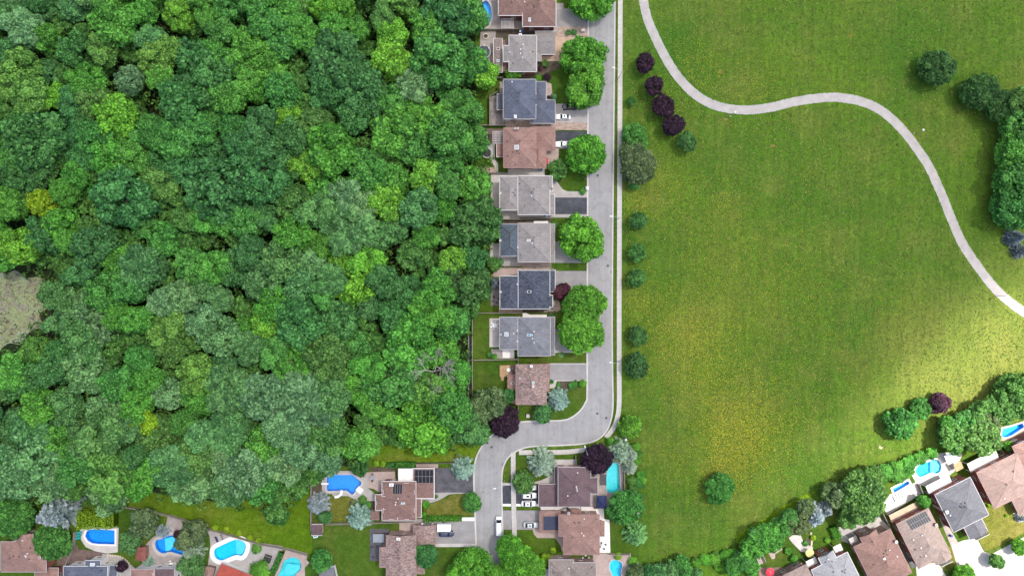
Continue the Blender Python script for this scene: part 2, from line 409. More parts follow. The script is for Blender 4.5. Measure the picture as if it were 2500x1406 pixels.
# ------------------------------------------------------------------ cloud that shades most of the place (the sunlit corner is its edge)
m, t, b = nodes_of('cloud_vapour')
t.nodes.remove(b); out = t.nodes['Material Output']
CZ = 620.0; CSH = sd * (CZ / sd.z)          # a ground point g is shaded by the cloud at g + CSH
tc = t.nodes.new('ShaderNodeTexCoord'); sp = t.nodes.new('ShaderNodeSeparateXYZ'); t.links.new(tc.outputs['Object'], sp.inputs[0])
def mth(op, a, bb=None, clamp=False):
    n = t.nodes.new('ShaderNodeMath'); n.operation = op; n.use_clamp = clamp
    for i, v in enumerate((a, bb)):
        if v is None: continue
        if isinstance(v, (int, float)): n.inputs[i].default_value = v
        else: t.links.new(v, n.inputs[i])
    return n.outputs[0]
def sstep(v, lo, hi):
    n = t.nodes.new('ShaderNodeMapRange'); n.interpolation_type = 'SMOOTHSTEP'
    n.inputs['From Min'].default_value = lo; n.inputs['From Max'].default_value = hi; t.links.new(v, n.inputs['Value']); return n.outputs[0]
wob = mth('MULTIPLY', mth('SUBTRACT', noise(t, 0.02, 3, .6), 0.5), 22.0)
thin = mth('ADD', mth('ADD', mth('MULTIPLY', sp.outputs[0], 0.62), mth('MULTIPLY', sp.outputs[1], -0.785)), wob)
# the ground point (2500, 720) of the photo lies at x=162.5, y=-2.2: distance past the cloud's edge, in metres
edge = sstep(mth('SUBTRACT', thin, 0.62 * 162.5 + 0.785 * 2.2), -14.0, 9.0)
s2 = mth('ADD', mth('MULTIPLY', mth('SUBTRACT', sp.outputs[0], 91.0), 0.73), mth('MULTIPLY', mth('ADD', sp.outputs[1], 38.6), 0.683))
edge = mth('MULTIPLY', edge, mth('ADD', mth('MULTIPLY', sstep(s2, -14.0, 26.0), 0.74), 0.26))
fac = mth('POWER', mth('ADD', mth('MULTIPLY', edge, 0.78), 0.22), 0.5)
tl = N(t, 'ShaderNodeBsdfTranslucent', Color=(0.985, 0.94, 0.865, 1)); df = N(t, 'ShaderNodeBsdfDiffuse', Color=(0.9, 0.9, 0.92, 1))
bod = t.nodes.new('ShaderNodeMixShader'); bod.inputs[0].default_value = 0.15
t.links.new(tl.outputs[0], bod.inputs[1]); t.links.new(df.outputs[0], bod.inputs[2])
tr = t.nodes.new('ShaderNodeBsdfTransparent'); mx = t.nodes.new('ShaderNodeMixShader')
t.links.new(fac, mx.inputs[0]); t.links.new(bod.outputs[0], mx.inputs[1]); t.links.new(tr.outputs[0], mx.inputs[2]); t.links.new(mx.outputs[0], out.inputs['Surface'])
mb = MB(); nn = 48; R = 520.0; vt, vb = [], []
crn = random.Random(3)
lum = [(crn.uniform(-R, R), crn.uniform(-R, R), crn.uniform(60, 150), crn.uniform(8, 45)) for _ in range(60)]
for j in range(nn + 1):
    for i in range(nn + 1):
        x, y = -R + 2 * R * i / nn, -R + 2 * R * j / nn
        e = min(1, (1 - max(abs(x), abs(y)) / R) * 4)
        hgt = 14 + sum(h_ * math.exp(-((x - a) ** 2 + (y - c_) ** 2) / (r_ * r_)) for a, c_, r_, h_ in lum)
        vt.append((x, y, 2 + hgt * e)); vb.append((x, y, -2 - 0.12 * hgt * e))
n1 = nn + 1; top = []; bot = []
for j in range(nn):
    for i in range(nn):
        a = j * n1 + i; top.append((a, a + 1, a + 1 + n1, a + n1)); bot.append((a, a + n1, a + 1 + n1, a + 1))
mb.add(vt, top); mb.add(vb, bot)
rim = [i for i in range(n1)] + [j * n1 + nn for j in range(1, n1)] + [nn * n1 + i for i in range(nn - 1, -1, -1)] + [j * n1 for j in range(nn - 1, 0, -1)]
mb.f += [(rim[k], n1 * n1 + rim[k], n1 * n1 + rim[(k + 1) % len(rim)], rim[(k + 1) % len(rim)]) for k in range(len(rim))]
cl = mb.build('cloud', 'cloud_vapour', smooth=True); cl.location = (CSH.x, CSH.y, CZ)
tag(cl, kind='structure')

# ------------------------------------------------------------------ pools (their outlines are cut out of the ground)
POOLS = {
 'oval':   (smooth_closed([(1186, 2), (1196, 12), (1201, 34), (1197, 56), (1186, 68), (1175, 58), (1170, 35), (1175, 12)], 5), 'liner_sky', 'oval bright blue pool beside the pinkish concrete deck at the wood\'s edge', 1.5),
 'angled': ([(798, 1161), (801, 1158), (858, 1158), (864, 1160), (882, 1175), (883, 1180), (863, 1206), (859, 1207), (846, 1197), (801, 1198), (798, 1195)], 'liner_blue', 'deep blue angular pool with curved white slide and diving board', 1.9),
 'teal':   ([(1483, 1140), (1490, 1129), (1505, 1128), (1512, 1133), (1513, 1165), (1514, 1193), (1509, 1200), (1500, 1203), (1486, 1202), (1480, 1196), (1480, 1165)], 'liner_teal', 'long turquoise pool between burgundy tree and navy gazebo', 1.2),
 'bulb':   (smooth_closed([(1496, 1366), (1506, 1366), (1517, 1372), (1519, 1382), (1516, 1394), (1514, 1412), (1500, 1412), (1492, 1396), (1488, 1384), (1490, 1372)], 5), 'liner_cyan', 'light cyan bulb shaped pool with white step beside beige patio', 1.2),
 'roman':  ([(281, 1293), (281, 1328), (240, 1327), (225, 1325), (214, 1319), (208, 1308), (211, 1297), (220, 1291), (232, 1290)], 'liner_blue', 'blue pool with one rounded end below yellow green shrubs', 1.7),
 'kidney': (smooth_closed([(412, 1306), (424, 1306), (436, 1318), (456, 1330), (466, 1341), (458, 1350), (443, 1353), (428, 1349), (414, 1346), (400, 1350), (386, 1344), (379, 1330), (382, 1318), (394, 1314)], 5), 'liner_blue', 'kidney shaped two toned blue pool partly under blue spruce', 1.6),
 'lazy':   (smooth_closed([(574, 1316), (592, 1319), (601, 1329), (598, 1345), (590, 1356), (578, 1354), (560, 1360), (542, 1367), (528, 1362), (523, 1350), (526, 1338), (545, 1328)], 5), 'liner_cyan', 'cyan free form pool in white coping beside two loungers', 1.4),
 'oval_teal': (smooth_closed([(712, 1359), (728, 1362), (736, 1375), (734, 1390), (722, 1402), (718, 1420), (676, 1420), (684, 1392), (694, 1368)], 5), 'liner_teal', 'pale turquoise oval pool in pink paving below the open lawn', 1.3),
 'sunny':  (smooth_closed([(2280, 1120), (2291, 1124), (2298, 1137), (2295, 1150), (2285, 1156), (2274, 1153), (2262, 1158), (2246, 1164), (2238, 1158), (2234, 1146), (2246, 1132), (2266, 1126)], 4), 'liner_cyan', 'sunlit cyan pool with round end below leafy hedge', 1.3),
 'sliver': ([(2444, 1066), (2446, 1046), (2470, 1040), (2496, 1032), (2500, 1042), (2470, 1062), (2456, 1067)], 'liner_sky', 'narrow blue pool under the trees beside brick house', 1.5),
 'strip':  ([(2178, 1192), (2205, 1178), (2217, 1172), (2221, 1180), (2205, 1190), (2182, 1203)], 'liner_sky', 'small blue pool beside white loungers on white paving', 1.4),
}
HOLES = [px_poly(p) for p, *_ in POOLS.values()]

# ------------------------------------------------------------------ ground, roads, paths
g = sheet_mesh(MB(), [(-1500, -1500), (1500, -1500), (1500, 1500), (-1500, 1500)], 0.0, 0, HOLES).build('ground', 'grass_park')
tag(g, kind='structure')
ZL, ZB, ZD, ZP = 0.004, 0.045, 0.085, 0.125     # lawn, bed, driveway, paving heights
FOREST = [(-200, -200), (1168, -200), (1166, 70), (1172, 150), (1168, 250), (1180, 330), (1200, 430), (1210, 550), (1192, 640), (1180, 700), (1150, 765), (1140, 850), (1143, 960), (1185, 1035), (1150, 1085), (900, 1085), (870, 1130),
          (790, 1155), (745, 1195), (690, 1255), (640, 1235), (540, 1228), (480, 1215), (330, 1195), (285, 1215), (-200, 1225)]
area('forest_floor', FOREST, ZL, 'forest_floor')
area('marsh', smooth_closed([(-60, 650), (10, 668), (38, 660), (66, 678), (100, 676), (118, 700), (108, 722), (120, 748), (96, 768), (104, 796), (70, 812), (58, 842), (20, 838), (-10, 862), (-60, 858)], 4), ZB, 'marsh')
area('meadow', smooth_closed([(868, 1075), (1010, 1085), (1150, 1075), (1175, 1050), (1190, 1062), (1168, 1100), (1158, 1128), (1015, 1132), (930, 1125), (890, 1112), (860, 1110)], 4), ZB, 'grass_meadow')
area('meadow', [(300, 1190), (540, 1230), (740, 1190), (762, 1200), (762, 1355), (640, 1330), (460, 1275), (300, 1235)], ZB, 'grass_lush')
area('lawn', [(1160, 60), (1437, 60), (1437, 960), (1425, 990), (1400, 1015), (1370, 1027), (1150, 1027), (1143, 760), (1165, 700)], ZL, 'grass_lawn')
area('lawn', [(762, 1136), (1160, 1136), (1163, 1420), (690, 1420), (762, 1300)], ZL, 'grass_lawn', holes=[POOLS['angled'][0], [p for p in POOLS['oval_teal'][0]]])
area('lawn', [(-40, 1235), (300, 1225), (480, 1270), (700, 1340), (690, 1430), (-40, 1430)], ZL, 'grass_lawn', holes=[POOLS[k][0] for k in ('roman', 'kidney', 'lazy')] + [POOLS['oval_teal'][0]])
area('lawn', [(1226, 1095), (1430, 1092), (1535, 1110), (1560, 1200), (1560, 1420), (1228, 1420)], ZL, 'grass_lawn', holes=[POOLS['teal'][0], POOLS['bulb'][0]])
area('lawn', [(1780, 1420), (1850, 1340), (1960, 1262), (2100, 1180), (2260, 1100), (2420, 1050), (2560, 1000), (2560, 1420)], ZL, 'grass_lawn', holes=[POOLS[k][0] for k in ('sunny', 'sliver', 'strip')])
area('lawn_edge', smooth_closed([(1805, 1298), (1850, 1275), (1900, 1240), (1960, 1210), (1990, 1200), (1960, 1225), (1910, 1262), (1850, 1302), (1800, 1325)], 4), ZB, 'grass_lime')

right = [(1500, -60), (1500, 0), (1498, 200), (1496, 400), (1494, 600), (1493, 800), (1494, 920), (1495, 985), (1491, 1020), (1480, 1050), (1458, 1071), (1425, 1081), (1370, 1085), (1310, 1087), (1275, 1093), (1246, 1109), (1230, 1132), (1224, 1160), (1224, 1220), (1226, 1300), (1228, 1420)]
left = [(1438, -60), (1438, 0), (1437, 300), (1436, 600), (1435, 800), (1435, 960), (1431, 982), (1418, 1003), (1398, 1019), (1376, 1027), (1330, 1029), (1275, 1031), (1240, 1040), (1206, 1060), (1182, 1085), (1166, 1113), (1159, 1145), (1159, 1190), (1161, 1250), (1164, 1330), (1167, 1420)]
rs, ls = smooth_open(right, 6), smooth_open(left, 6)
area('road', rs + ls[::-1], 0.0, 'asphalt_road', thick=0.01).location.z = 0.042
def kerb(name, line, width, inner):
    """raised concrete edge along a line of pixels"""
    mb = MB(); pts = [P(x, y)[:2] for x, y in line]; n = len(pts)
    for i, p in enumerate(pts):
        a, c_ = Vector(pts[max(i - 1, 0)]), Vector(pts[min(i + 1, n - 1)]); d = (c_ - a).normalized(); nr = Vector((-d.y, d.x)) * inner
        q = Vector(p)
        for off, z in ((-0.02, 0), (0, 0.16), (width, 0.17), (width + .02, 0)):
            r_ = q + nr * off; mb.v.append((r_.x, r_.y, z))
    mb.f = [(4 * i + k, 4 * i + k + 1, 4 * i + k + 5, 4 * i + k + 4) for i in range(n - 1) for k in range(3)]
    return tag(mb.build(name, 'concrete_kerb'), kind='structure')
kerb('kerb', rs, 0.4, 1); kerb('kerb', ls, 0.45, -1)
area('boulevard', [(x + 3.5, y) for x, y in rs if y < 1070] + [(1472, 1070), (1481, 1062), (1497, 1040), (1505, 1010), (1507, 960), (1507, 700), (1508, 300), (1509, -60)], ZD, 'grass_lawn')
# pavements: single slabs
slab_me = mesh_of('slab', MB().add([(-.74, -.75, 0), (.74, -.75, 0), (.74, .75, 0), (-.74, .75, 0), (-.73, -.74, .05), (.73, -.74, .05), (.73, .74, .05), (-.73, .74, .05)],
                 [(4, 5, 6, 7), (0, 1, 5, 4), (1, 2, 6, 5), (2, 3, 7, 6), (3, 0, 4, 7)]), 'concrete_light')
def pavement(line, width, step=1.5):
    root = bpy.data.objects.new('pavement', None); C.objects.link(root); tag(root, kind='structure')
    pts = [P(x, y) for x, y in smooth_open(line, 24)]; acc = 0; nxt = step / 2
    for a, c_ in zip(pts, pts[1:]):
        d = c_ - a; L_ = d.length
        while acc + L_ >= nxt:
            p = a + d * ((nxt - acc) / L_)
            inst('slab', slab_me, root, (p.x, p.y, 0.135 + rnd.uniform(0, .008)), (0, 0, math.atan2(d.y, d.x)), (step / 1.5, width / 1.5, 1)); nxt += step
        acc += L_
pavement([(1514.5, -20), (1514, 100), (1513.5, 250), (1512.5, 450), (1512, 600), (1511.5, 750), (1511.5, 900), (1511.5, 980), (1508, 1015), (1498, 1043), (1481, 1066)], 1.5)
pavement([(1428, 1097), (1400, 1101), (1370, 1103), (1320, 1103.5), (1262, 1104)], 1.5)
pavement([(1253, 1104), (1253, 1150), (1254, 1220), (1256, 1300), (1258, 1410)], 1.5)
path = smooth_open([(1560, -60), (1568, -15), (1579, 40), (1600, 92), (1630, 150), (1665, 200), (1710, 240), (1760, 262), (1820, 269), (1880, 263), (1940, 249), (2000, 240), (2050, 239), (2110, 251), (2160, 277), (2205, 320), (2240, 365), (2270, 412), (2300, 478), (2325, 540), (2350, 595), (2390, 655), (2430, 705), (2470, 741), (2530, 782)], 8)
L_, R_ = ribbon_px([(x, y, 0) for x, y in smooth_open(path, 3)], 22.0)
L_ = [(x + rnd.uniform(-.8, .8), y + rnd.uniform(-.8, .8)) for x, y in L_]; R_ = [(x + rnd.uniform(-.8, .8), y + rnd.uniform(-.8, .8)) for x, y in R_]
area('footpath', L_ + R_[::-1], ZB, 'concrete')

# paved and planted areas round the houses, outlined in photo pixels
for nm, poly, z, m in [
 ('patio', rect(1172, -10, 1217, 75), ZP, 'paving_taupe'), ('patio', rect(1212, 36, 1280, 75), ZB, 'paving_taupe'), ('driveway', rect(1352, 22, 1437.5, 66), ZD, 'asphalt_mid'), ('walkway', rect(1357, 9, 1376, 23), ZP, 'concrete'),
 ('garden_bed', rect(1300, 66, 1437, 92), ZB, 'gravel_bed'), ('walkway', rect(1275, 64, 1362, 78), ZP, 'concrete'), ('patio', rect(1172, 77, 1210, 160), ZP, 'paving_taupe'),
 ('garden_bed', rect(1208, 77, 1310, 96), ZB, 'soil'), ('driveway', [(1322, 92), (1437.5, 92), (1437.5, 118), (1400, 150), (1372, 152), (1355, 150), (1322, 150)], ZD, 'paving_beige'),
 ('garden_bed', [(1318, 150), (1372, 150), (1365, 168), (1330, 182), (1300, 192), (1230, 194), (1225, 176)], ZB, 'soil'),
 ('patio', rect(1196, 235, 1232, 309), ZP, 'deck_grey'), ('walkway', [(1334, 202), (1346, 205), (1349, 232), (1345, 246), (1334, 246)], ZP, 'paving_pink'), ('driveway', rect(1354, 254, 1437.5, 300), ZD, 'concrete'),
 ('garden_bed', rect(1234, 290, 1437, 318), ZB, 'gravel_bed'), ('garden_bed', rect(1220, 200, 1230, 235), ZB, 'paving_taupe'),
 ('driveway', rect(1354, 321, 1437.5, 346), ZD, 'asphalt_new'), ('driveway', rect(1354, 346, 1437.5, 364), ZD, 'concrete'), ('walkway', rect(1330, 363, 1364, 402), ZP, 'paving_pink'), ('patio', rect(1179, 315, 1230, 353), ZP, 'deck_brown'), ('patio', rect(1164, 310, 1180, 352), ZP, 'deck_grey'),
 ('walkway', [(1178, 352), (1208, 352), (1208, 390), (1216, 398), (1216, 424), (1240, 424), (1240, 412), (1330, 412), (1330, 430), (1216, 430), (1216, 424)], ZP, 'concrete_light'), ('garden_bed', rect(1172, 409, 1216, 423), ZB, 'gravel_bed'),
 ('patio', rect(1198, 425, 1224, 530), ZP, 'concrete_light'), ('patio', rect(1218, 505, 1268, 536), ZP, 'concrete'),
 ('driveway', rect(1352, 482.5, 1435.5, 523.5), ZD, 'asphalt_new'), ('walkway', [(1335, 430), (1346, 430), (1356, 436), (1364, 450), (1373, 462), (1385, 467.5), (1436, 468), (1436, 482.5), (1340, 482.5)], ZP, 'concrete'),
 ('walkway', rect(1264, 523.5, 1436, 531.5), ZP, 'concrete'), ('garden_bed', rect(1225, 532, 1345, 547), ZB, 'soil'), ('walkway', rect(1303, 540, 1338, 548), ZP, 'concrete_white'),
 ('patio', rect(1196, 594, 1221, 634), ZP, 'concrete_light'), ('patio', rect(1222, 626, 1268, 649), ZP, 'concrete'), ('driveway', rect(1352, 590, 1436, 642), ZD, 'asphalt_mid'), ('walkway', rect(1264, 638, 1346, 649), ZP, 'paving_pink'),
 ('patio', [(1204, 668), (1222, 654), (1275, 654), (1275, 675), (1204, 676)], ZP, 'paving_pink'), ('garden_bed', rect(1275, 650, 1345, 662), ZB, 'gravel_bed'), ('driveway', rect(1352, 661.5, 1436, 707), ZD, 'asphalt_mid'), ('patio', rect(1198, 700, 1222, 746), ZP, 'deck_grey'),
 ('patio', rect(1218, 752, 1275, 762), ZP, 'gravel_bed'), ('garden_bed', rect(1275, 752, 1358, 764), ZB, 'soil'), ('garden_bed', smooth_closed([(1346, 736), (1364, 735), (1368, 755), (1355, 760)], 4), ZB, 'gravel_bed'),
 ('walkway', [(1276, 764), (1285, 764), (1293, 768), (1335, 768), (1335, 777), (1276, 777)], ZP, 'concrete_white'), ('patio', rect(1195, 777, 1222, 847), ZP, 'concrete_light'), ('patio', rect(1227, 853, 1255.5, 874), ZP, 'concrete_white'), ('garden_bed', rect(1200, 852, 1227, 875), ZB, 'paving_taupe'),
 ('driveway', rect(1352, 803, 1435.5, 859), ZD, 'asphalt_mid'), ('walkway', rect(1354, 857.5, 1435.5, 860.5), ZP, 'concrete_light'), ('ditch', rect(1145, 820, 1153, 990), ZB, 'cover_dark'),
 ('driveway', rect(1341, 889, 1435.5, 928), ZD, 'asphalt_mid'), ('walkway', rect(1341, 886.5, 1435.5, 889), ZP, 'concrete_light'), ('walkway', [(1340, 928), (1435.5, 927), (1435.5, 929.5), (1359, 930), (1358, 941), (1352, 947), (1340, 948)], ZP, 'concrete_light'), ('garden_bed', [(1358, 930), (1412, 930), (1408, 948), (1385, 952), (1360, 945)], ZB, 'soil'),
 # east side of the street
 ('driveway', rect(1226.5, 1184, 1247.5, 1229), ZD, 'asphalt_new'), ('driveway', rect(1259.5, 1182, 1318, 1229), ZD, 'asphalt_new'), ('driveway', rect(1226.5, 1229, 1247.5, 1235), ZP, 'concrete_white'), ('driveway', rect(1260, 1229, 1318, 1235), ZP, 'concrete_white'), ('driveway', rect(1226.5, 1178, 1248, 1184), ZP, 'concrete_light'),
 ('walkway', [(1295, 1178), (1308, 1180), (1352, 1181), (1352, 1150), (1340, 1150), (1338, 1164), (1320, 1172)], ZP, 'concrete_light'), ('patio', rect(1354, 1121, 1408, 1138), ZP, 'concrete_light'), ('patio', rect(1440, 1118, 1522, 1240), ZB, 'paving_taupe'),
 ('driveway', rect(1228, 1245, 1249, 1292), ZD, 'asphalt_mid'), ('driveway', rect(1261, 1245, 1322, 1292), ZD, 'asphalt_mid'), ('walkway', [(1320, 1237), (1474, 1237), (1475, 1266), (1488, 1268), (1490, 1348), (1455, 1348), (1455, 1252), (1320, 1252)], ZP, 'concrete_white'), ('walkway', [(1261, 1291), (1300, 1291), (1304, 1304), (1312, 1312), (1355, 1312), (1368, 1330), (1372, 1345), (1378, 1345), (1378, 1290), (1318, 1290)], ZP, 'paving_pink'),
 ('patio', rect(1448, 1350, 1540, 1425), ZB, 'paving_pink'), ('driveway', rect(1324, 1388, 1345, 1425), ZD, 'concrete_light'), ('garden_bed', rect(1300, 1362, 1340, 1425), ZB, 'soil'),
 # west side of the street
 ('driveway', rect(1058, 1142, 1158.5, 1202), ZD, 'asphalt_dark'), ('walkway', smooth_closed([(1028, 1216), (1050, 1203), (1140, 1201.5), (1135, 1204), (1098, 1206), (1080, 1216), (1055, 1226), (1030, 1228)], 3), ZP, 'concrete'), ('lawn', [(1036, 1226), (1056, 1228), (1085, 1218), (1100, 1208), (1156, 1204), (1158, 1256), (1036, 1258)], ZB, 'grass_dry'),
 ('walkway', rect(1128, 1262, 1160, 1271), ZP, 'concrete_white'), ('driveway', rect(1060, 1272, 1162, 1332), ZD, 'asphalt_mid'), ('walkway', rect(1063, 1326, 1164, 1334), ZP, 'concrete_light'), ('walkway', rect(1012, 1266, 1066, 1284), ZP, 'paving_taupe'), ('walkway', rect(975, 1272, 1014, 1300), ZP, 'paving_pink'),
 ('lawn', rect(803, 1212, 862, 1272), ZB, 'grass_dry'), ('garden_bed', rect(764, 1160, 786, 1205), ZB, 'soil'), ('garden_bed', smooth_closed([(853, 1222), (880, 1212), (918, 1224), (918, 1248), (890, 1240), (860, 1236)], 3), ZB, 'soil'), ('garden_bed', rect(905, 1140, 965, 1152), ZB, 'soil'), ('garden_bed', rect(1016, 1130, 1070, 1143), ZB, 'paving_pink'),
 ('patio', [(895, 1152), (964, 1150), (966, 1176), (934, 1178), (934, 1206), (912, 1192), (898, 1190)], ZP + .05, 'paving_pink'), ('patio', rect(903, 1290, 950, 1368), ZP, 'deck_charcoal'),
 # south west gardens
 ('patio', rect(140, 1330, 190, 1406), ZP, 'deck_brown'), ('patio', [(185, 1338), (240, 1346), (262, 1352), (262, 1378), (185, 1378)], ZP, 'deck_brown'), ('patio', [(250, 1350), (290, 1356), (330, 1385), (330, 1415), (250, 1415)], ZP, 'concrete'),
 # south east
 ('driveway', [(2322, 1330), (2352, 1318), (2384, 1312), (2402, 1346), (2420, 1352), (2500, 1310), (2560, 1290), (2560, 1430), (2350, 1430)], ZD, 'concrete_light'), ('driveway', [(2236, 1382), (2290, 1370), (2310, 1406), (2320, 1430), (2240, 1430)], ZD, 'concrete_light'),
 ('lawn', [(2410, 1230), (2460, 1215), (2520, 1200), (2520, 1290), (2420, 1340), (2402, 1345), (2372, 1270)], ZB, 'grass_dry'), ('lawn', [(2308, 1340), (2324, 1328), (2350, 1375), (2306, 1394), (2296, 1380)], ZB, 'grass_dry'), ('lawn', [(2420, 1352), (2470, 1328), (2478, 1340), (2440, 1362)], ZB, 'grass_dry'),
 ('patio', [(2040, 1290), (2080, 1270), (2135, 1250), (2175, 1290), (2090, 1330), (2055, 1320)], ZP, 'concrete'), ('patio', [(2150, 1238), (2172, 1206), (2236, 1176), (2248, 1204), (2170, 1255)], ZB, 'concrete_light'), ('patio', [(2226, 1160), (2262, 1110), (2310, 1104), (2350, 1108), (2330, 1150), (2290, 1180), (2240, 1185)], ZB, 'concrete_light'), ('patio', [(2434, 1066), (2500, 1028), (2520, 1050), (2450, 1082)], ZB, 'paving_beige'),
 ('patio', [(1925, 1312), (1935, 1305), (1955, 1306), (1962, 1325), (1985, 1335), (1980, 1350), (1955, 1345), (1935, 1325)], ZP, 'concrete_light'), ('patio', [(1874, 1346), (1906, 1334), (1910, 1340), (1892, 1352), (1892, 1362), (1884, 1364)], ZP, 'paving_pink'), ('patio', rect(1852, 1384, 1915, 1420), ZP, 'brick_brown'),
 ('garden_bed', [(1965, 1318), (1978, 1306), (1980, 1330), (1968, 1334)], ZB, 'soil'), ('walkway', [(2196, 1330), (2206, 1326), (2236, 1382), (2226, 1386)], ZP, 'asphalt_dark'), ('walkway', [(2292, 1262), (2300, 1258), (2340, 1326), (2320, 1330)], ZP, 'paving_taupe'),
]:
    hs = []
    for k, (pp, *_r) in POOLS.items():
        if any(inside(q, poly) for q in pp): hs.append(pp)
    if hs and nm == 'patio' and not all(inside(q, poly) for h in hs for q in h):
        pass
    area(nm, poly, z, m, holes=hs)

for x, y, r_ in [(1760, 176, 9), (1886, 357, 8), (2075, 88, 8), (2150, 1092, 6), (1768, 292, 7)]:
    area('bare_patch', [(x + r_ * f_ * math.cos(a_ * .698), y + r_ * f_ * .8 * math.sin(a_ * .698)) for a_, f_ in enumerate((1, .7, .95, .6, 1.05, .8, .9, .65, .85))], ZB, 'paving_beige' if r_ < 7 else 'grass_dry')
def pool(key, deck=None, deckm='concrete_light', cope='concrete_light', cw=0.45, shallow=None):
    pp, lin, label, depth = POOLS[key]
    loop = px_poly(pp); cx = sum(p[0] for p in loop) / len(loop); cy = sum(p[1] for p in loop) / len(loop)
    root = thing('swimming_pool', label, 'pool', (cx, cy, 0))
    lc = [(a - cx, b_ - cy) for a, b_ in loop]; n = len(lc)
    basin = MB(); sheet_mesh(basin, lc, -depth, 0)
    fl = offset_loop(lc, 0.0)
    basin.add([(a, b_, 0.1) for a, b_ in lc] + [(a, b_, -depth) for a, b_ in lc], [(i, (i + 1) % n, n + (i + 1) % n, n + i) for i in range(n)])
    basin.build('basin', lin, root)
    if shallow:
        sl = [(a - cx, b_ - cy) for a, b_ in px_poly(shallow)]
        sheet_mesh(MB(), sl, -depth * 0.35, depth * 0.6).build('shallow_end', 'liner_pale', root)
    sheet_mesh(MB(), offset_loop(lc, -0.01), -0.02, 0).build('water', 'pool_water', root)
    ol = offset_loop(lc, cw)
    cp = MB(); cp.add([(a, b_, .2) for a, b_ in offset_loop(lc, -.05)] + [(a, b_, .2) for a, b_ in ol] + [(a, b_, -.02) for a, b_ in ol] + [(a, b_, -.02) for a, b_ in offset_loop(lc, -.05)],
                      [(k * n + i, k * n + (i + 1) % n, ((k + 1) % 4) * n + (i + 1) % n, ((k + 1) % 4) * n + i) for k in range(4) for i in range(n)])
    cp.build('coping', cope, root)
    if deck: area('pool_deck', deck, ZP - .004, deckm, holes=[pp])
    return root, cx, cy
pool('oval', cope='concrete_light')
po, pcx, pcy = pool('angled', [(786, 1156), (792, 1151), (815, 1148), (895, 1150), (900, 1192), (918, 1207), (918, 1222), (890, 1222), (872, 1221), (850, 1210), (812, 1210), (812, 1205), (795, 1204), (786, 1196)], 'concrete', 'concrete_light', .5)
mb = MB()   # curved white slide on the deck
arc = [P(818, 1213, 1.9), P(826, 1211, 1.5), P(832, 1206, 1.0), P(835, 1197, .35)]
for a, c_ in zip(arc, arc[1:]): mb.cbox((a.x + c_.x) / 2, (a.y + c_.y) / 2, (a.z + c_.z) / 2, (c_ - a).length + .25, .75, .22, math.atan2(c_.y - a.y, c_.x - a.x))
sl = thing('pool_slide', 'curved white slide running down into the angular blue pool', 'slide'); mb.build('chute', 'plastic_white', sl)
MB().tube((arc[0].x, arc[0].y, .1), (arc[0].x, arc[0].y, 1.8), .06, .06).tube((arc[1].x, arc[1].y, .1), (arc[1].x, arc[1].y, 1.4), .06, .06).build('support', 'metal_grey', sl)
db = thing('diving_board', 'white diving board on the blue pool\'s straight side', 'diving board', P(793, 1179)); MB().box(-1.0, -.25, .5, 1.3, .25, .58).build('board', 'plastic_white', db); MB().box(-.9, -.2, .1, -.4, .2, .5).build('stand', 'metal_grey', db)
st = thing('pool_steps', 'white moulded steps at the angular pool\'s slanted corner', 'steps', P(877, 1197), math.radians(50)); MB().box(-.5, -1.0, .1, .5, 1.0, .32).build('tread', 'plastic_white', st); MB().box(.5, -1.0, .1, 1.1, 1.0, .22).build('tread', 'plastic_white', st)
pool('teal', cope='paving_taupe', cw=.3)
pool('bulb', cope='concrete_light', cw=.3)
pool('roman', [(196, 1290), (210, 1283), (232, 1279), (290, 1287), (288, 1347), (262, 1350), (232, 1344), (210, 1334), (198, 1316)], 'concrete_light', 'concrete_white', .5)
pool('kidney', [(410, 1258), (440, 1266), (450, 1290), (470, 1310), (480, 1380), (460, 1406), (350, 1400), (345, 1340), (372, 1312), (404, 1290)], 'paving_taupe', 'concrete_light', .9, shallow=[(400, 1316), (420, 1310), (434, 1320), (424, 1330), (414, 1344), (402, 1346)])
pool('lazy', [(503, 1287), (530, 1294), (625, 1322), (690, 1332), (688, 1352), (670, 1380), (640, 1406), (510, 1406), (508, 1378), (514, 1330), (512, 1308)], 'concrete', 'concrete_white', 1.3, shallow=[(573, 1318), (590, 1320), (599, 1330), (596, 1344), (588, 1354), (576, 1353)])
pool('oval_teal', [(700, 1336), (752, 1350), (748, 1366), (756, 1372), (744, 1385), (746, 1425), (662, 1425), (680, 1385)], 'paving_pink', 'paving_pink', .5, shallow=[(690, 1392), (700, 1376), (733, 1380), (731, 1390), (722, 1400), (700, 1405)])
pool('sunny', cope='concrete_white', cw=.6, shallow=[(2274, 1124), (2290, 1125), (2296, 1137), (2293, 1149), (2284, 1154), (2274, 1151)])
pool('sliver', cope='concrete_light', cw=.5)
pool('strip', cope='concrete_white', cw=.5)

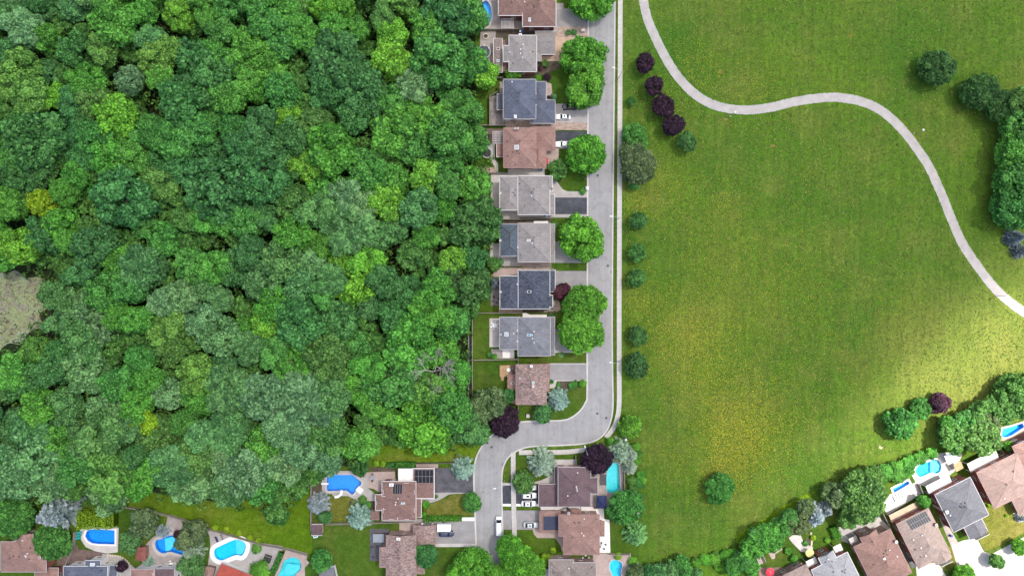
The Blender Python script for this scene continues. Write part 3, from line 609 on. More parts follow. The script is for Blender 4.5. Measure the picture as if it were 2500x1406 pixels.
# ------------------------------------------------------------------ houses
win_frame = mesh_of('window', MB().box(-.75, -.06, -.65, .75, .02, -.55).box(-.75, -.06, .55, .75, .02, .65).box(-.75, -.06, -.55, -.65, .02, .55).box(.65, -.06, -.55, .75, .02, .55).box(-.04, -.05, -.55, .04, .01, .55), 'trim_white')
win_pane = mesh_of('pane', MB().box(-.65, -.025, -.55, .65, .0, .55), 'glass_dark')
vent_me = mesh_of('roof_vent', MB().add([(-.22, -.22, -.15), (.22, -.22, -.15), (.22, .22, -.15), (-.22, .22, -.15), (-.16, -.16, .22), (.16, -.16, .22), (.16, .16, .22), (-.16, .16, .22)], [(4, 5, 6, 7), (0, 1, 5, 4), (1, 2, 6, 5), (2, 3, 7, 6), (3, 0, 4, 7)]), 'vent_dark')
pipe_me = mesh_of('vent_pipe', MB().lathe([(.2, -.2), (.19, .25), (.28, .3), (.28, .42), (.05, .5)], n=10), 'trim_white')
door_me = mesh_of('door', MB().box(-.5, -.06, 0, .5, .02, 2.05), 'trim_dark')

mat('trim_panel', (0.16, 0.16, 0.17), .5, .1, 1, 6, .1)
def house(label, pivot, theta, vols, roofm, wallm, gutm='trim_white', vents=(), pipes=(), skylights=(), chimneys=(), solar=(), garage=None, name='house'):
    """vols: (x0,y0,x1,y1) eave outline in photo pixels (turned by theta about pivot), eave height, roof kind, pitch[, roof material, options]"""
    th = math.radians(theta); px0, py0 = pivot
    root = thing(name, label, 'house', P(px0, py0), th)
    ro = P(px0, py0); ct, st_ = math.cos(th), math.sin(th)
    def toimg(u, v): return (px0 + u * ct + v * st_, py0 - u * st_ + v * ct) if theta else (u, v)
    def loc(u, v, z):
        q = P(*toimg(u, v), z) - ro
        return Vector((q.x * ct + q.y * st_, -q.x * st_ + q.y * ct, z))
    surf = []
    for k, V in enumerate(vols):
        (x0, y0, x1, y1), e, kind, pitch = V[:4]
        opt = V[4] if len(V) > 4 else {}
        e = e + 0.006 * k
        a, c_ = loc(x0, y1, e), loc(x1, y0, e)
        X0, Y0, X1, Y1 = a.x, a.y, c_.x, c_.y
        rm = opt.get('roof', roofm); wm = opt.get('wall', wallm); gm = opt.get('gutter', gutm); ov = opt.get('over', 0.45)
        W_, D_ = X1 - X0, Y1 - Y0
        wx0, wx1, wy0, wy1 = X0 + ov, X1 - ov, Y0 + ov, Y1 - ov
        MB().box(wx0, wy0, -.3, wx1, wy1, e - .1).build('wall', wm, root)
        r = MB(); eb = e - .2; lines = []
        base = [(X0, Y0, eb), (X1, Y0, eb), (X1, Y1, eb), (X0, Y1, eb)]; ev = [(X0, Y0, e), (X1, Y0, e), (X1, Y1, e), (X0, Y1, e)]
        sk = [(3, 2, 1, 0), (0, 1, 5, 4), (1, 2, 6, 5), (2, 3, 7, 6), (3, 0, 4, 7)]
        if kind == 'hip':
            h = min(W_, D_) / 2; z = e + pitch * h
            if W_ >= D_: r0, r1 = (X0 + h, (Y0 + Y1) / 2, z), (X1 - h - .01, (Y0 + Y1) / 2, z); fs = [(4, 5, 9, 8), (5, 6, 9), (6, 7, 8, 9), (7, 4, 8)]; lines = [(r0, r1), (ev[0], r0), (ev[3], r0), (ev[1], r1), (ev[2], r1)]
            else: r0, r1 = ((X0 + X1) / 2, Y0 + h, z), ((X0 + X1) / 2, Y1 - h - .01, z); fs = [(4, 5, 8), (5, 6, 9, 8), (6, 7, 9), (7, 4, 8, 9)]; lines = [(r0, r1), (ev[0], r0), (ev[1], r0), (ev[2], r1), (ev[3], r1)]
            r.add(base + ev + [r0, r1], sk + fs)
            surf.append((X0, Y0, X1, Y1, lambda x, y, X0=X0, Y0=Y0, X1=X1, Y1=Y1, e=e, p=pitch: e + p * min(x - X0, X1 - x, y - Y0, Y1 - y)))
        elif kind in ('gable_x', 'gable_y'):
            if kind == 'gable_x':
                ym = (Y0 + Y1) / 2; z = e + pitch * D_ / 2; r0, r1 = (X0, ym, z), (X1, ym, z); fs = [(4, 5, 9, 8), (6, 7, 8, 9), (5, 6, 9), (7, 4, 8)]
                fn = lambda x, y, Y0=Y0, Y1=Y1, e=e, p=pitch: e + p * min(y - Y0, Y1 - y)
            else:
                xm = (X0 + X1) / 2; z = e + pitch * W_ / 2; r0, r1 = (xm, Y0, z), (xm, Y1, z); fs = [(5, 6, 9, 8), (7, 4, 8, 9), (4, 5, 8), (6, 7, 9)]
                fn = lambda x, y, X0=X0, X1=X1, e=e, p=pitch: e + p * min(x - X0, X1 - x)
            r.add(base + ev + [r0, r1], sk + fs); lines = [(r0, r1)]; surf.append((X0, Y0, X1, Y1, fn))
        elif kind == 'flat':
            r.add(base + ev, sk + [(4, 5, 6, 7)]); surf.append((X0, Y0, X1, Y1, lambda x, y, e=e: e))
        else:   # shed, low on side w/e/n/s
            sd_ = kind[-1]; dz = {'w': lambda x, y: (x - X0), 'e': lambda x, y: (X1 - x), 's': lambda x, y: (y - Y0), 'n': lambda x, y: (Y1 - y)}[sd_]
            r.add(base + [(x, y, e + pitch * dz(x, y)) for x, y, _ in ev], sk + [(4, 5, 6, 7)])
            surf.append((X0, Y0, X1, Y1, lambda x, y, s=sd_, X0=X0, X1=X1, Y0=Y0, Y1=Y1, e=e, p=pitch: e + p * {'w': x - X0, 'e': X1 - x, 's': y - Y0, 'n': Y1 - y}[s]))
        ro_ = r.build('roof', rm, root)
        if lines and opt.get('cap', True):
            cp = MB()
            for p, q in lines:
                p, q = Vector(p), Vector(q); d = q - p
                if d.length < .3: continue
                d.normalize(); s_ = Vector((-d.y, d.x, 0)).normalized() * .16; up = Vector((0, 0, 1))
                lo = -.16 * pitch * .7 + .03
                cp.add([p + s_ + up * lo, p + up * .07, p - s_ + up * lo, q + s_ + up * lo, q + up * .07, q - s_ + up * lo], [(0, 3, 4, 1), (1, 4, 5, 2)])
            cp.build('ridge_cap', opt.get('capm', rm), ro_)
        if gm and kind != 'flat' and opt.get('gut', True):
            gt = MB(); g_ = .14
            if kind != 'gable_y': gt.box(X0 - g_, Y0 - g_, e - .17, X1 + g_, Y0 - .003, e - .02).box(X0 - g_, Y1 + .003, e - .17, X1 + g_, Y1 + g_, e - .02)
            if kind != 'gable_x': gt.box(X0 - g_, Y0, e - .16, X0 - .003, Y1, e - .021).box(X1 + .003, Y0, e - .16, X1 + g_, Y1, e - .021)
            gt.build('gutter', gm, ro_)
        elif gm and kind == 'flat':
            MB().box(X0 - .12, Y0 - .12, e - .2, X1 + .12, Y0 + .1, e + .09).box(X0 - .12, Y1 - .1, e - .2, X1 + .12, Y1 + .12, e + .09).box(X0 - .12, Y0 + .1, e - .2, X0 + .1, Y1 - .1, e + .09).box(X1 - .1, Y0 + .1, e - .2, X1 + .12, Y1 - .1, e + .09).build('parapet', gm, ro_)
        if opt.get('win', e > 2.9):
            for side in range(4):
                ln = (wx1 - wx0) if side in (0, 2) else (wy1 - wy0); nw = max(1, int(ln / 4.2))
                for i in range(nw):
                    s_ = (i + .5) / nw
                    if side == 0: p, rz = (wx0 + ln * s_, wy0 - .012), 0
                    elif side == 2: p, rz = (wx0 + ln * s_, wy1 + .012), math.pi
                    elif side == 1: p, rz = (wx1 + .012, wy0 + ln * s_), math.pi / 2
                    else: p, rz = (wx0 - .012, wy0 + ln * s_), -math.pi / 2
                    for zc in ((1.6, 4.2) if e > 4.5 else (1.7,)):
                        if any(t0[0] + .5 < p[0] < t0[2] - .5 and t0[1] + .5 < p[1] < t0[3] - .5 and False for t0 in surf): continue
                        wn = inst('window', win_frame, root, (p[0], p[1], zc), (0, 0, rz)); inst('pane', win_pane, wn)
    def top(u, v):
        z = 4.0
        for _ in range(4):
            q = loc(u, v, z); zs = [f(q.x, q.y) for X0, Y0, X1, Y1, f in surf if X0 - .1 <= q.x <= X1 + .1 and Y0 - .1 <= q.y <= Y1 + .1]
            z = max(zs) if zs else 3.0
        q = loc(u, v, z); q.z = z; return q
    def slope(q):
        zf = lambda x, y: max([f(x, y) for X0, Y0, X1, Y1, f in surf if X0 - .1 <= x <= X1 + .1 and Y0 - .1 <= y <= Y1 + .1] or [q.z])
        return ((zf(q.x + .3, q.y) - zf(q.x - .3, q.y)) / .6, (zf(q.x, q.y + .3) - zf(q.x, q.y - .3)) / .6)
    for u, v in vents: inst('roof_vent', vent_me, root, top(u, v), (0, 0, rnd.uniform(0, 3)), (1, 1, 1))
    for u, v in pipes: inst('vent_pipe', pipe_me, root, top(u, v), (0, 0, 0), (.75, .75, .9))
    for s_ in skylights:
        u, v, w_, d_ = s_[:4]; gl_ = s_[4] if len(s_) > 4 else 'glass_pale'
        q = top(u, v); sx, sy = slope(q); w2, d2 = w_ * S / 2, d_ * S / 2
        f_ = lambda x, y, h: (q.x + x, q.y + y, q.z + sx * x + sy * y + h)
        sky_ = MB(); c4 = [(-w2, -d2), (w2, -d2), (w2, d2), (-w2, d2)]
        sky_.add([f_(x, y, -.2) for x, y in c4] + [f_(x, y, .16) for x, y in c4], [(4, 5, 6, 7), (0, 1, 5, 4), (1, 2, 6, 5), (2, 3, 7, 6), (3, 0, 4, 7)])
        fo = sky_.build('skylight', 'trim_white', root)
        MB().add([f_(x * .72, y * .72, .17) for x, y in c4] + [f_(x * .7, y * .7, .2) for x, y in c4], [(4, 5, 6, 7), (0, 1, 5, 4), (1, 2, 6, 5), (2, 3, 7, 6), (3, 0, 4, 7)]).build('pane', gl_, fo)
    for c_ in chimneys:
        u, v, w_, d_ = c_[:4]; cm = c_[4] if len(c_) > 4 else 'brick_brown'
        q = top(u, v); w2, d2 = w_ * S / 2, d_ * S / 2
        ch = MB().box(q.x - w2, q.y - d2, 0.0, q.x + w2, q.y + d2, q.z + 1.0).build('chimney', cm, root)
        MB().box(q.x - w2 - .08, q.y - d2 - .08, q.z + 1.0, q.x + w2 + .08, q.y + d2 + .08, q.z + 1.12).build('chimney_cap', c_[5] if len(c_) > 5 else 'concrete_light', ch)
        MB().lathe([(.14, q.z + 1.12), (.14, q.z + 1.5), (.03, q.z + 1.52)], q.x, q.y, 8).build('flue', 'vent_dark', ch)
    for sa in solar:
        (u0, v0, u1, v1), nu, nv = sa[:3]; mt = sa[3] if len(sa) > 3 else 'solar_cell'
        q = top((u0 + u1) / 2, (v0 + v1) / 2); sx, sy = slope(q)
        for i in range(nu):
            for j in range(nv):
                xa, xb = ((i / nu) - .5) * (u1 - u0) * S, (((i + 1) / nu) - .5) * (u1 - u0) * S - .05
                ya, yb = ((j / nv) - .5) * (v1 - v0) * S, (((j + 1) / nv) - .5) * (v1 - v0) * S - .05
                f_ = lambda x, y, h: (q.x + x, q.y + y, q.z + sx * x + sy * y + h)
                c4 = [(xa, ya), (xb, ya), (xb, yb), (xa, yb)]; i4 = [(xa + .05, ya + .05), (xb - .05, ya + .05), (xb - .05, yb - .05), (xa + .05, yb - .05)]
                pf = MB().add([f_(x, y, .06) for x, y in c4] + [f_(x, y, .12) for x, y in c4], [(4, 5, 6, 7), (3, 2, 1, 0), (0, 1, 5, 4), (1, 2, 6, 5), (2, 3, 7, 6), (3, 0, 4, 7)]).build('solar_panel', 'trim_panel', root)
                MB().add([f_(x, y, .124) for x, y in i4], [(0, 1, 2, 3)]).build('cell_face', mt, pf)
    if garage:
        u, v, wd, sd_ = garage   # centre of the door on the wall, width in metres, side
        q = loc(u, v, 0); rz = {'e': math.pi / 2, 'w': -math.pi / 2, 's': 0, 'n': math.pi}[sd_]
        gd = MB()
        for i in range(4): gd.box(-wd / 2, -.07 + .0, .05 + i * .55, wd / 2, .03, .05 + i * .55 + .53)
        g_ = gd.build('garage_door', 'trim_white', root); g_.location = (q.x, q.y, 0); g_.rotation_euler = (0, 0, rz)
    return root

def R(*a): return a
house('brown roofed house with slatted patio cover, furthest up the street beside oval blue pool', (1300, 10), 0, [
    (R(1276, -70, 1357, 65), 5.5, 'hip', .34), (R(1217, -60, 1290, 38), 5.3, 'hip', .34)], 'roof_brown', 'brick_red',
    vents=[(1250, 7), (1288, 13), (1302, 13), (1304, 18), (1267, 28)], pipes=[(1281, 6)], skylights=[(1293, 49, 6, 8)], garage=(1353, 42, 5, 'e'))
house('grey roofed house with long low rear roof and two small skylights', (1280, 130), 0, [
    (R(1243, 87, 1310, 175), 5.3, 'hip', .3), (R(1229, 112, 1262, 151), 5.2, 'hip', .3), (R(1205, 95, 1226, 177), 2.8, 'shed_w', .12, {'roof': 'roof_tan'}), (R(1225, 99, 1246, 176), 2.6, 'shed_w', .2, {'roof': 'roof_brown', 'gut': False}),
    (R(1306, 77, 1355, 133), 2.9, 'gable_x', .32), (R(1306, 128, 1323, 151), 2.85, 'shed_e', .15, {'gut': False})], 'roof_grey', 'brick_red',
    vents=[(1253, 155), (1301, 127)], pipes=[(1277, 110), (1271, 122), (1271, 132), (1276, 142), (1244, 129)], skylights=[(1216, 120, 7, 6, 'glass_dark'), (1216, 149, 7, 6, 'glass_blue')], chimneys=[(1270, 89, 6, 6, 'brick_brown', 'concrete_white')], garage=(1351, 104, 5, 'e'))
house('blue grey hip roofed house with black and white cars on its drive', (1285, 245), 0, [
    (R(1229, 194.5, 1308, 290.5), 5.5, 'hip', .36), (R(1296, 200, 1333, 247), 3.0, 'hip', .3), (R(1296, 245, 1355, 301), 2.9, 'hip', .3), (R(1214, 230, 1230, 268), 2.7, 'shed_w', .12), (R(1292, 231, 1309.5, 255), 5.45, 'gable_x', .5, {'cap': True})], 'roof_blue_grey', 'siding_white', 'trim_grey',
    vents=[(1268, 228), (1264, 237), (1263, 247), (1268, 254), (1290, 279), (1249, 233)], pipes=[(1250, 201)], chimneys=[(1258, 287, 5, 6, 'concrete_light', 'concrete_white')], garage=(1351, 275, 5, 'e'))
house('reddish brown roofed house with lattice pergola and large white skylight', (1285, 362), 0, [
    (R(1229.6, 313, 1308.5, 409.5), 5.5, 'hip', .36), (R(1296, 311, 1355, 367), 3.0, 'hip', .3), (R(1296, 350, 1333, 411), 2.95, 'hip', .3), (R(1213, 351, 1232, 383), 2.7, 'shed_w', .1, {'gutter': 'trim_white'}), (R(1292, 350, 1309.5, 376), 5.45, 'gable_x', .45)], 'roof_rose', 'brick_pink', 'trim_brown',
    vents=[(1238, 345), (1268, 345), (1262, 353), (1262, 369), (1252, 372), (1240, 381), (1268, 375), (1258, 402), (1310, 398), (1298, 344)], skylights=[(1261.5, 360, 11, 11)], chimneys=[(1261, 316, 9, 4, 'brick_pink', 'concrete_light')], garage=(1351, 338, 5, 'e'))
house('taupe grey roofed house with curved walk and fresh black driveway', (1285, 478), 0, [
    (R(1265, 430, 1342, 524), 5.5, 'hip', .36), (R(1220.5, 431, 1268, 513), 5.2, 'hip', .33), (R(1330, 430, 1348, 466), 5.3, 'hip', .4), (R(1340, 475, 1354, 525), 3.0, 'shed_e', .25)], 'roof_grey', 'concrete_light', 'trim_white',
    vents=[(1269, 449), (1303, 461), (1258, 464), (1253, 470), (1257, 476), (1303, 488), (1281, 502), (1298, 470), (1348, 461)], pipes=[(1298, 479)], skylights=[(1221.5, 472, 5, 5)], garage=(1350, 502, 5, 'e'))
house('two tone house, slate blue rear roof joined to taupe grey front roof', (1285, 592), 0, [
    (R(1265, 545.5, 1343, 639.5), 5.5, 'hip', .36), (R(1221, 547.5, 1268, 625), 5.2, 'hip', .33, {'roof': 'roof_teal_grey', 'capm': 'vent_dark'}), (R(1340, 547.5, 1354, 640), 3.0, 'shed_e', .25)], 'roof_grey', 'siding_white', 'trim_grey',
    vents=[(1269, 564), (1303, 579), (1253, 585), (1304, 604), (1271, 622), (1299, 588)], pipes=[(1299, 594), (1264, 604)], skylights=[(1291, 587, 9, 6), (1221.5, 587, 5, 5)], garage=(1350, 618, 5, 'e'))
house('dark slate shingled house with crisp white gutters and rear gazebo', (1285, 707), 0, [
    (R(1265.6, 660.5, 1342, 753.6), 5.5, 'hip', .36), (R(1221, 674.4, 1268, 753.4), 5.2, 'hip', .33), (R(1330, 721, 1349, 750), 5.35, 'hip', .4), (R(1338, 660.5, 1355, 711.5), 3.0, 'shed_e', .25)], 'roof_slate', 'concrete_light', 'trim_white',
    vents=[(1303, 695), (1253, 714), (1303, 721), (1262, 711)], pipes=[(1263, 694)], skylights=[(1292, 712, 10, 6, 'glass_dark'), (1222, 712.5, 5, 4)], garage=(1351, 685, 5, 'e'))
house('cool grey roofed house with square white skylight and concrete rear patio', (1285, 820), 0, [
    (R(1265, 775, 1343, 868.5), 5.5, 'hip', .36), (R(1220.5, 774.5, 1268, 852.5), 5.2, 'hip', .33), (R(1340, 774, 1354, 866.5), 3.0, 'shed_e', .25)], 'roof_cool_grey', 'brick_brown', 'trim_grey',
    vents=[(1269, 792), (1272, 847), (1262, 815)], pipes=[(1263, 807), (1254, 814), (1304, 809), (1299, 818), (1300, 826), (1304, 836), (1263, 833)], skylights=[(1236.5, 816, 10, 10), (1291.5, 818, 10, 6, 'glass_blue'), (1222.5, 816.5, 4, 4)], garage=(1350, 830, 5, 'e'))
house('speckled brown hip roofed corner house with wooden deck', (1290, 938), 0, [
    (R(1260, 890, 1333.6, 987), 5.4, 'hip', .36), (R(1322, 888, 1341, 955), 3.0, 'shed_e', .25, {'gutter': 'brick_red'}), (R(1240, 915, 1264, 955), 2.8, 'shed_w', .15, {'roof': 'roof_rose'}), (R(1250, 953, 1264, 983.5), 2.75, 'shed_w', .15, {'roof': 'roof_rose'})], 'roof_speckled', 'brick_red', 'trim_brown',
    vents=[(1265, 902), (1317, 922), (1279, 944)], pipes=[(1269, 923)], skylights=[(1302, 934, 5, 6, 'glass_blue'), (1302, 943, 5, 5), (1251.5, 935.5, 9, 5, 'glass_dark')], chimneys=[(1297, 893, 5, 5, 'brick_red', 'concrete_white')], garage=(1339, 910, 5, 'e'))
# ---- foot of the street, east side
house('plum brown roofed house beside turquoise pool and navy gazebo', (1400, 1188), 0, [
    (R(1363, 1141, 1442, 1236), 5.4, 'hip', .34), (R(1405, 1166, 1459, 1204), 5.3, 'hip', .34), (R(1315.5, 1182, 1366, 1236), 3.0, 'hip', .15), (R(1354, 1139, 1366, 1192), 2.9, 'shed_w', .2, {'win': False})], 'roof_brown_dark', 'brick_pink', 'trim_grey',
    vents=[(1403, 1177), (1378, 1165), (1398, 1206)], pipes=[(1386, 1209), (1407, 1187), (1408, 1192), (1409, 1197), (1410, 1153)], chimneys=[(1416, 1235, 4, 4, 'brick_pink')], garage=(1319, 1210, 5, 'w'))
house('rosy brown roofed house with dark flat membrane over its garage', (1410, 1300), 0, [
    (R(1364.5, 1256, 1463, 1308), 5.4, 'hip', .34), (R(1376, 1282, 1463, 1353), 5.3, 'hip', .34), (R(1318, 1248, 1368, 1300), 3.0, 'hip', .08), (R(1455, 1272, 1475, 1308), 2.9, 'hip', .3, {'win': False}), (R(1395, 1243, 1418, 1262), 2.9, 'hip', .3, {'win': False})], 'roof_rose', 'brick_pink', 'trim_brown',
    vents=[(1403, 1275), (1413, 1275), (1456, 1267)], pipes=[(1426, 1265), (1420, 1300), (1425, 1306)], solar=[((1327, 1259, 1363, 1293), 1, 1, 'membrane_navy')], chimneys=[(1388, 1250, 5, 5, 'brick_brown')], garage=(1322, 1270, 5, 'w'))
house('pale taupe roofed house with pink rear terrace at the foot of the street', (1400, 1410), 0, [
    (R(1341, 1366, 1400, 1440), 5.2, 'hip', .36), (R(1385, 1373, 1455, 1440), 5.3, 'hip', .36), (R(1346, 1384, 1369, 1402), 5.6, 'hip', .6)], 'roof_tan', 'brick_pink', 'trim_grey', vents=[(1445, 1384)], pipes=[(1389, 1386)])
# ---- foot of the street, west side
house('brown roofed house with solar panels on garage and white flat roof', (975, 1215), 0, [
    (R(933, 1175, 1015, 1270), 4.6, 'hip', .22), (R(917, 1207, 960, 1245), 4.5, 'hip', .22), (R(1008, 1143, 1060, 1216), 3.0, 'flat', 0), (R(1012, 1212, 1028, 1262), 2.9, 'shed_e', .12), (R(973, 1144, 1009, 1175), 2.8, 'flat', 0, {'roof': 'concrete_white', 'win': False})], 'roof_brown', 'brick_red', 'trim_white',
    vents=[(969, 1257), (997, 1211), (922, 1221)], pipes=[(967, 1225), (966, 1231), (971, 1264), (972, 1216)], skylights=[(984, 1228, 9, 4, 'glass_blue')], chimneys=[(957, 1181, 9, 6, 'trim_white', 'concrete_white')], solar=[((1013, 1146, 1058, 1178), 5, 2), ((960, 1181, 982, 1204), 4, 1)], garage=(1056, 1190, 5, 'e'))
house('speckled pinkish shingled house with charcoal deck and hot tub', (975, 1345), 0, [
    (R(943, 1305, 1015, 1440), 5.0, 'gable_y', .25), (R(927, 1336, 970, 1384), 4.9, 'hip', .25), (R(1009, 1281, 1063, 1328), 3.0, 'gable_y', .2), (R(1012, 1326, 1036, 1400), 2.9, 'shed_e', .15)], 'roof_speckled', 'brick_pink', 'trim_brown',
    vents=[(972, 1342), (967, 1348), (997, 1342)], pipes=[], chimneys=[(974, 1312, 8, 5, 'brick_pink', 'concrete_white')], garage=(1059, 1304, 5, 'e'))
house('garden house with small grey shingled roof beside fenced lawn', (800, 1398), 12, [(R(-20, -12, 18, 26), 2.4, 'gable_x', .4, {'win': False, 'over': .2})], 'roof_cool_grey', 'siding_white', 'trim_white', name='garden_house')
# ---- south west corner
house('mauve brown roofed house with orange brick side, below large green trees', (60, 1360), 0, [
    (R(2, 1322, 112, 1395), 5.4, 'hip', .36), (R(38, 1302, 80, 1360), 5.3, 'gable_y', .4, {'gut': True}), (R(85, 1386, 142, 1430), 3.0, 'hip', .25)], 'roof_rose', 'brick_red', 'trim_grey',
    vents=[(24, 1362), (47, 1358), (71, 1364), (75, 1337), (33, 1357)], pipes=[(56, 1318), (63, 1355), (68, 1350), (65, 1358), (96, 1360)], chimneys=[(103, 1357, 4, 5, 'brick_red')])
house('slate blue roofed house with white windowed bay facing the pool', (220, 1400), 0, [
    (R(155, 1382, 262, 1450), 5.4, 'hip', .36), (R(208, 1368, 245, 1410), 5.0, 'hip', .3), (R(255, 1379, 285, 1450), 3.2, 'shed_n', .2)], 'roof_blue_grey', 'siding_white', 'trim_white', vents=[(168, 1395), (247, 1392)], skylights=[(226, 1377, 11, 7, 'glass_pale')])
house('reddish brown roofed house with salmon coloured bay below kidney pool', (388, 1410), 0, [
    (R(320, 1389, 375, 1450), 5.2, 'hip', .34), (R(378, 1388, 425, 1450), 5.4, 'hip', .4, {'roof': 'roof_brown_dark'}), (R(364, 1390, 386, 1430), 5.0, 'hip', .3, {'roof': 'brick_pink'})], 'roof_rose', 'siding_white', 'trim_grey')
house('bright red roofed garden pavilion between two pools', (570, 1395), -22, [
    (R(-34, -8, 48, 50), 2.7, 'gable_x', .3, {'win': False, 'over': .3})], 'roof_red', 'siding_white', 'trim_brown', pipes=[(10, 12)], name='pool_pavilion')
house('small reddish shed roof beside the red pavilion', (508, 1398), -12, [(R(-8, -14, 12, 14), 2.3, 'hip', .3, {'win': False, 'over': .2})], 'roof_rose', 'brick_brown', 'trim_brown', name='garden_shed')
# ---- south east corner, turned against the street
T = 26.5
house('pale grey white roofed house beside yellow parasol', (2045, 1385), T, [
    (R(-60, -23, 38, 75), 5.4, 'hip', .34), (R(-31, -43, 8, 5), 5.3, 'gable_y', .38)], 'roof_pale', 'brick_red', 'trim_white', vents=[(-6, -20), (-20, -26), (-14, 4), (6, 12), (10, 18), (14, 12)], pipes=[(-12, -30)])
house('mauve brown roofed house with balcony bays, beside pale roofed house', (2150, 1345), T, [
    (R(-54, -38, 45, 80), 5.4, 'hip', .34), (R(-30, -53, 12, 0), 5.3, 'gable_y', .34)], 'roof_brown', 'brick_brown', 'trim_brown',
    vents=[(-8, -30), (12, 4), (4, 8), (10, 14), (0, 16), (-30, 20)], pipes=[(20, 6), (30, 28)], skylights=[(0, 20, 5, 5)], chimneys=[(42, -8, 5, 5, 'brick_brown', 'concrete_white')])
house('beige roofed house with solar array above its tan terrace', (2250, 1310), T, [
    (R(-41, -55, 46, 66), 5.4, 'hip', .3), (R(2, 6, 44, 78), 5.2, 'gable_y', .3)], 'roof_beige', 'brick_red', 'trim_brown',
    vents=[(-28, 20), (-24, 42)], pipes=[(-22, -4), (2, -4), (-14, 22), (-12, 44)], solar=[((-15, -51, 37, -28), 9, 2)], chimneys=[(42, -14, 5, 6, 'brick_red')], garage=(20, 76, 4, 's'))
house('mid grey hip roofed house with white rear sunroom', (2350, 1230), T, [
    (R(-50, -50, 46, 52), 5.5, 'hip', .36), (R(-22, 30, 26, 86), 3.0, 'gable_y', .3)], 'roof_dim_grey', 'brick_red', 'trim_grey',
    vents=[(-8, 2), (-6, 6), (-2, -2), (2, 8), (6, 0)], pipes=[(-40, 10)], chimneys=[(-46, -4, 5, 6, 'concrete_light', 'concrete_white')], garage=(2, 84, 4.5, 's'))
house('large pink tiled roof house with white veranda roof', (2462, 1172), T, [
    (R(-61, -51, 48, 47), 5.5, 'hip', .34), (R(-14, 30, 60, 90), 3.0, 'hip', .3)], 'roof_pink', 'brick_red', 'trim_brown', vents=[(20, -14), (-10, 6)], pipes=[(-30, 34)])
house('red brick house with salmon roof beside narrow blue pool', (2528, 1100), T, [(R(-46, -34, 60, 60), 5.4, 'hip', .34)], 'roof_rose', 'brick_red', 'trim_brown')
house('brown roofed house with red parasol on its terrace', (1940, 1420), T, [(R(-30, -26, 44, 60), 5.0, 'hip', .3), (R(8, -34, 36, 10), 3.0, 'shed_n', .2)], 'roof_beige', 'brick_brown', 'trim_brown')
def canopy(name, label, cx, cy, w_, d_, z, theta, m, post='trim_white', cat='awning'):
    r_ = thing(name, label, cat, P(cx, cy, z) - Vector((0, 0, z)), math.radians(theta)); X, Y = w_ * S / 2, d_ * S / 2
    MB().add([(-X, -Y, z - .25), (X, -Y, z - .25), (X, Y, z + .1), (-X, Y, z + .1), (-X, -Y, z - .15), (X, -Y, z - .15), (X, Y, z + .2), (-X, Y, z + .2)], [(3, 2, 1, 0), (4, 5, 6, 7), (0, 1, 5, 4), (1, 2, 6, 5), (2, 3, 7, 6), (3, 0, 4, 7)]).build('canopy_roof', m, r_)
    for sx in (-1, 1):
        for sy in (-1, 1): MB().box(sx * (X - .15) - .06, sy * (Y - .15) - .06, 0, sx * (X - .15) + .06, sy * (Y - .15) + .06, z - .2).build('post', post, r_)
    return r_
canopy('veranda_roof', 'bright white veranda roof behind the pink roofed house', 2400, 1125, 76, 24, 3.0, T, 'concrete_white')
canopy('sunroom_roof', 'white sunroom roof behind the mid grey house', 2292, 1182, 62, 22, 3.0, T, 'concrete_white')
canopy('garden_canopy', 'small white square canopy between sunny pool and orange awning', 2322, 1118, 26, 24, 2.6, T, 'plastic_white')
canopy('garden_canopy', 'orange brown awning beside the small white canopy', 2340, 1138, 20, 20, 2.4, T, 'deck_tan')
canopy('balcony_roof', 'white balcony deck beside the yellow parasol', 1982, 1372, 26, 18, 2.9, T, 'siding_white')
canopy('balcony_roof', 'white balcony deck behind pale grey roof beside clipped hedge', 2046, 1338, 20, 18, 2.9, T, 'siding_white')
canopy('balcony_roof', 'pale balcony on the mauve house beside white patio', 2084, 1318, 20, 18, 2.9, T, 'concrete_light')
canopy('terrace_deck', 'tan terrace deck with furniture behind solar roofed house', 2212, 1248, 84, 22, 2.2, T, 'paving_beige')

# ------------------------------------------------------------------ plants
def np_mesh(name, V, F4, tone, m):
    """V (n,3), F4 (k,4) quads, tone (k,) one value per face"""
    me = bpy.data.meshes.new(name); k = len(F4)
    me.vertices.add(len(V)); me.vertices.foreach_set('co', np.asarray(V, np.float32).ravel())
    me.loops.add(4 * k); me.loops.foreach_set('vertex_index', np.asarray(F4, np.int32).ravel())
    me.polygons.add(k); me.polygons.foreach_set('loop_start', np.arange(0, 4 * k, 4, dtype=np.int32)); me.polygons.foreach_set('loop_total', np.full(k, 4, np.int32))
    me.update(calc_edges=True)
    at = me.attributes.new('tone', 'FLOAT', 'FACE'); at.data.foreach_set('value', np.asarray(tone, np.float32))
    me.materials.append(MATS[m]); return me
def unit(a): return a / np.maximum(np.linalg.norm(a, axis=1, keepdims=True), 1e-9)
def leaf_quads(pos, nrm, size, tone, asp=1.5, axis=None, g=None):
    """one folded diamond leaf spray per point"""
    g = g or rng; n = len(pos)
    a = axis if axis is not None else g.normal(size=(n, 3))
    nrm = unit(nrm); a = unit(a - nrm * (a * nrm).sum(1, keepdims=True)); b_ = np.cross(nrm, a)
    s = size[:, None]
    V = np.stack([pos - a * s * asp * .5, pos - b_ * s * .5 + nrm * s * .12, pos + a * s * asp * .5 - nrm * s * .1, pos + b_ * s * .5 + nrm * s * .12], 1).reshape(-1, 3)
    F = np.arange(4 * n).reshape(n, 4)
    return V, F, tone
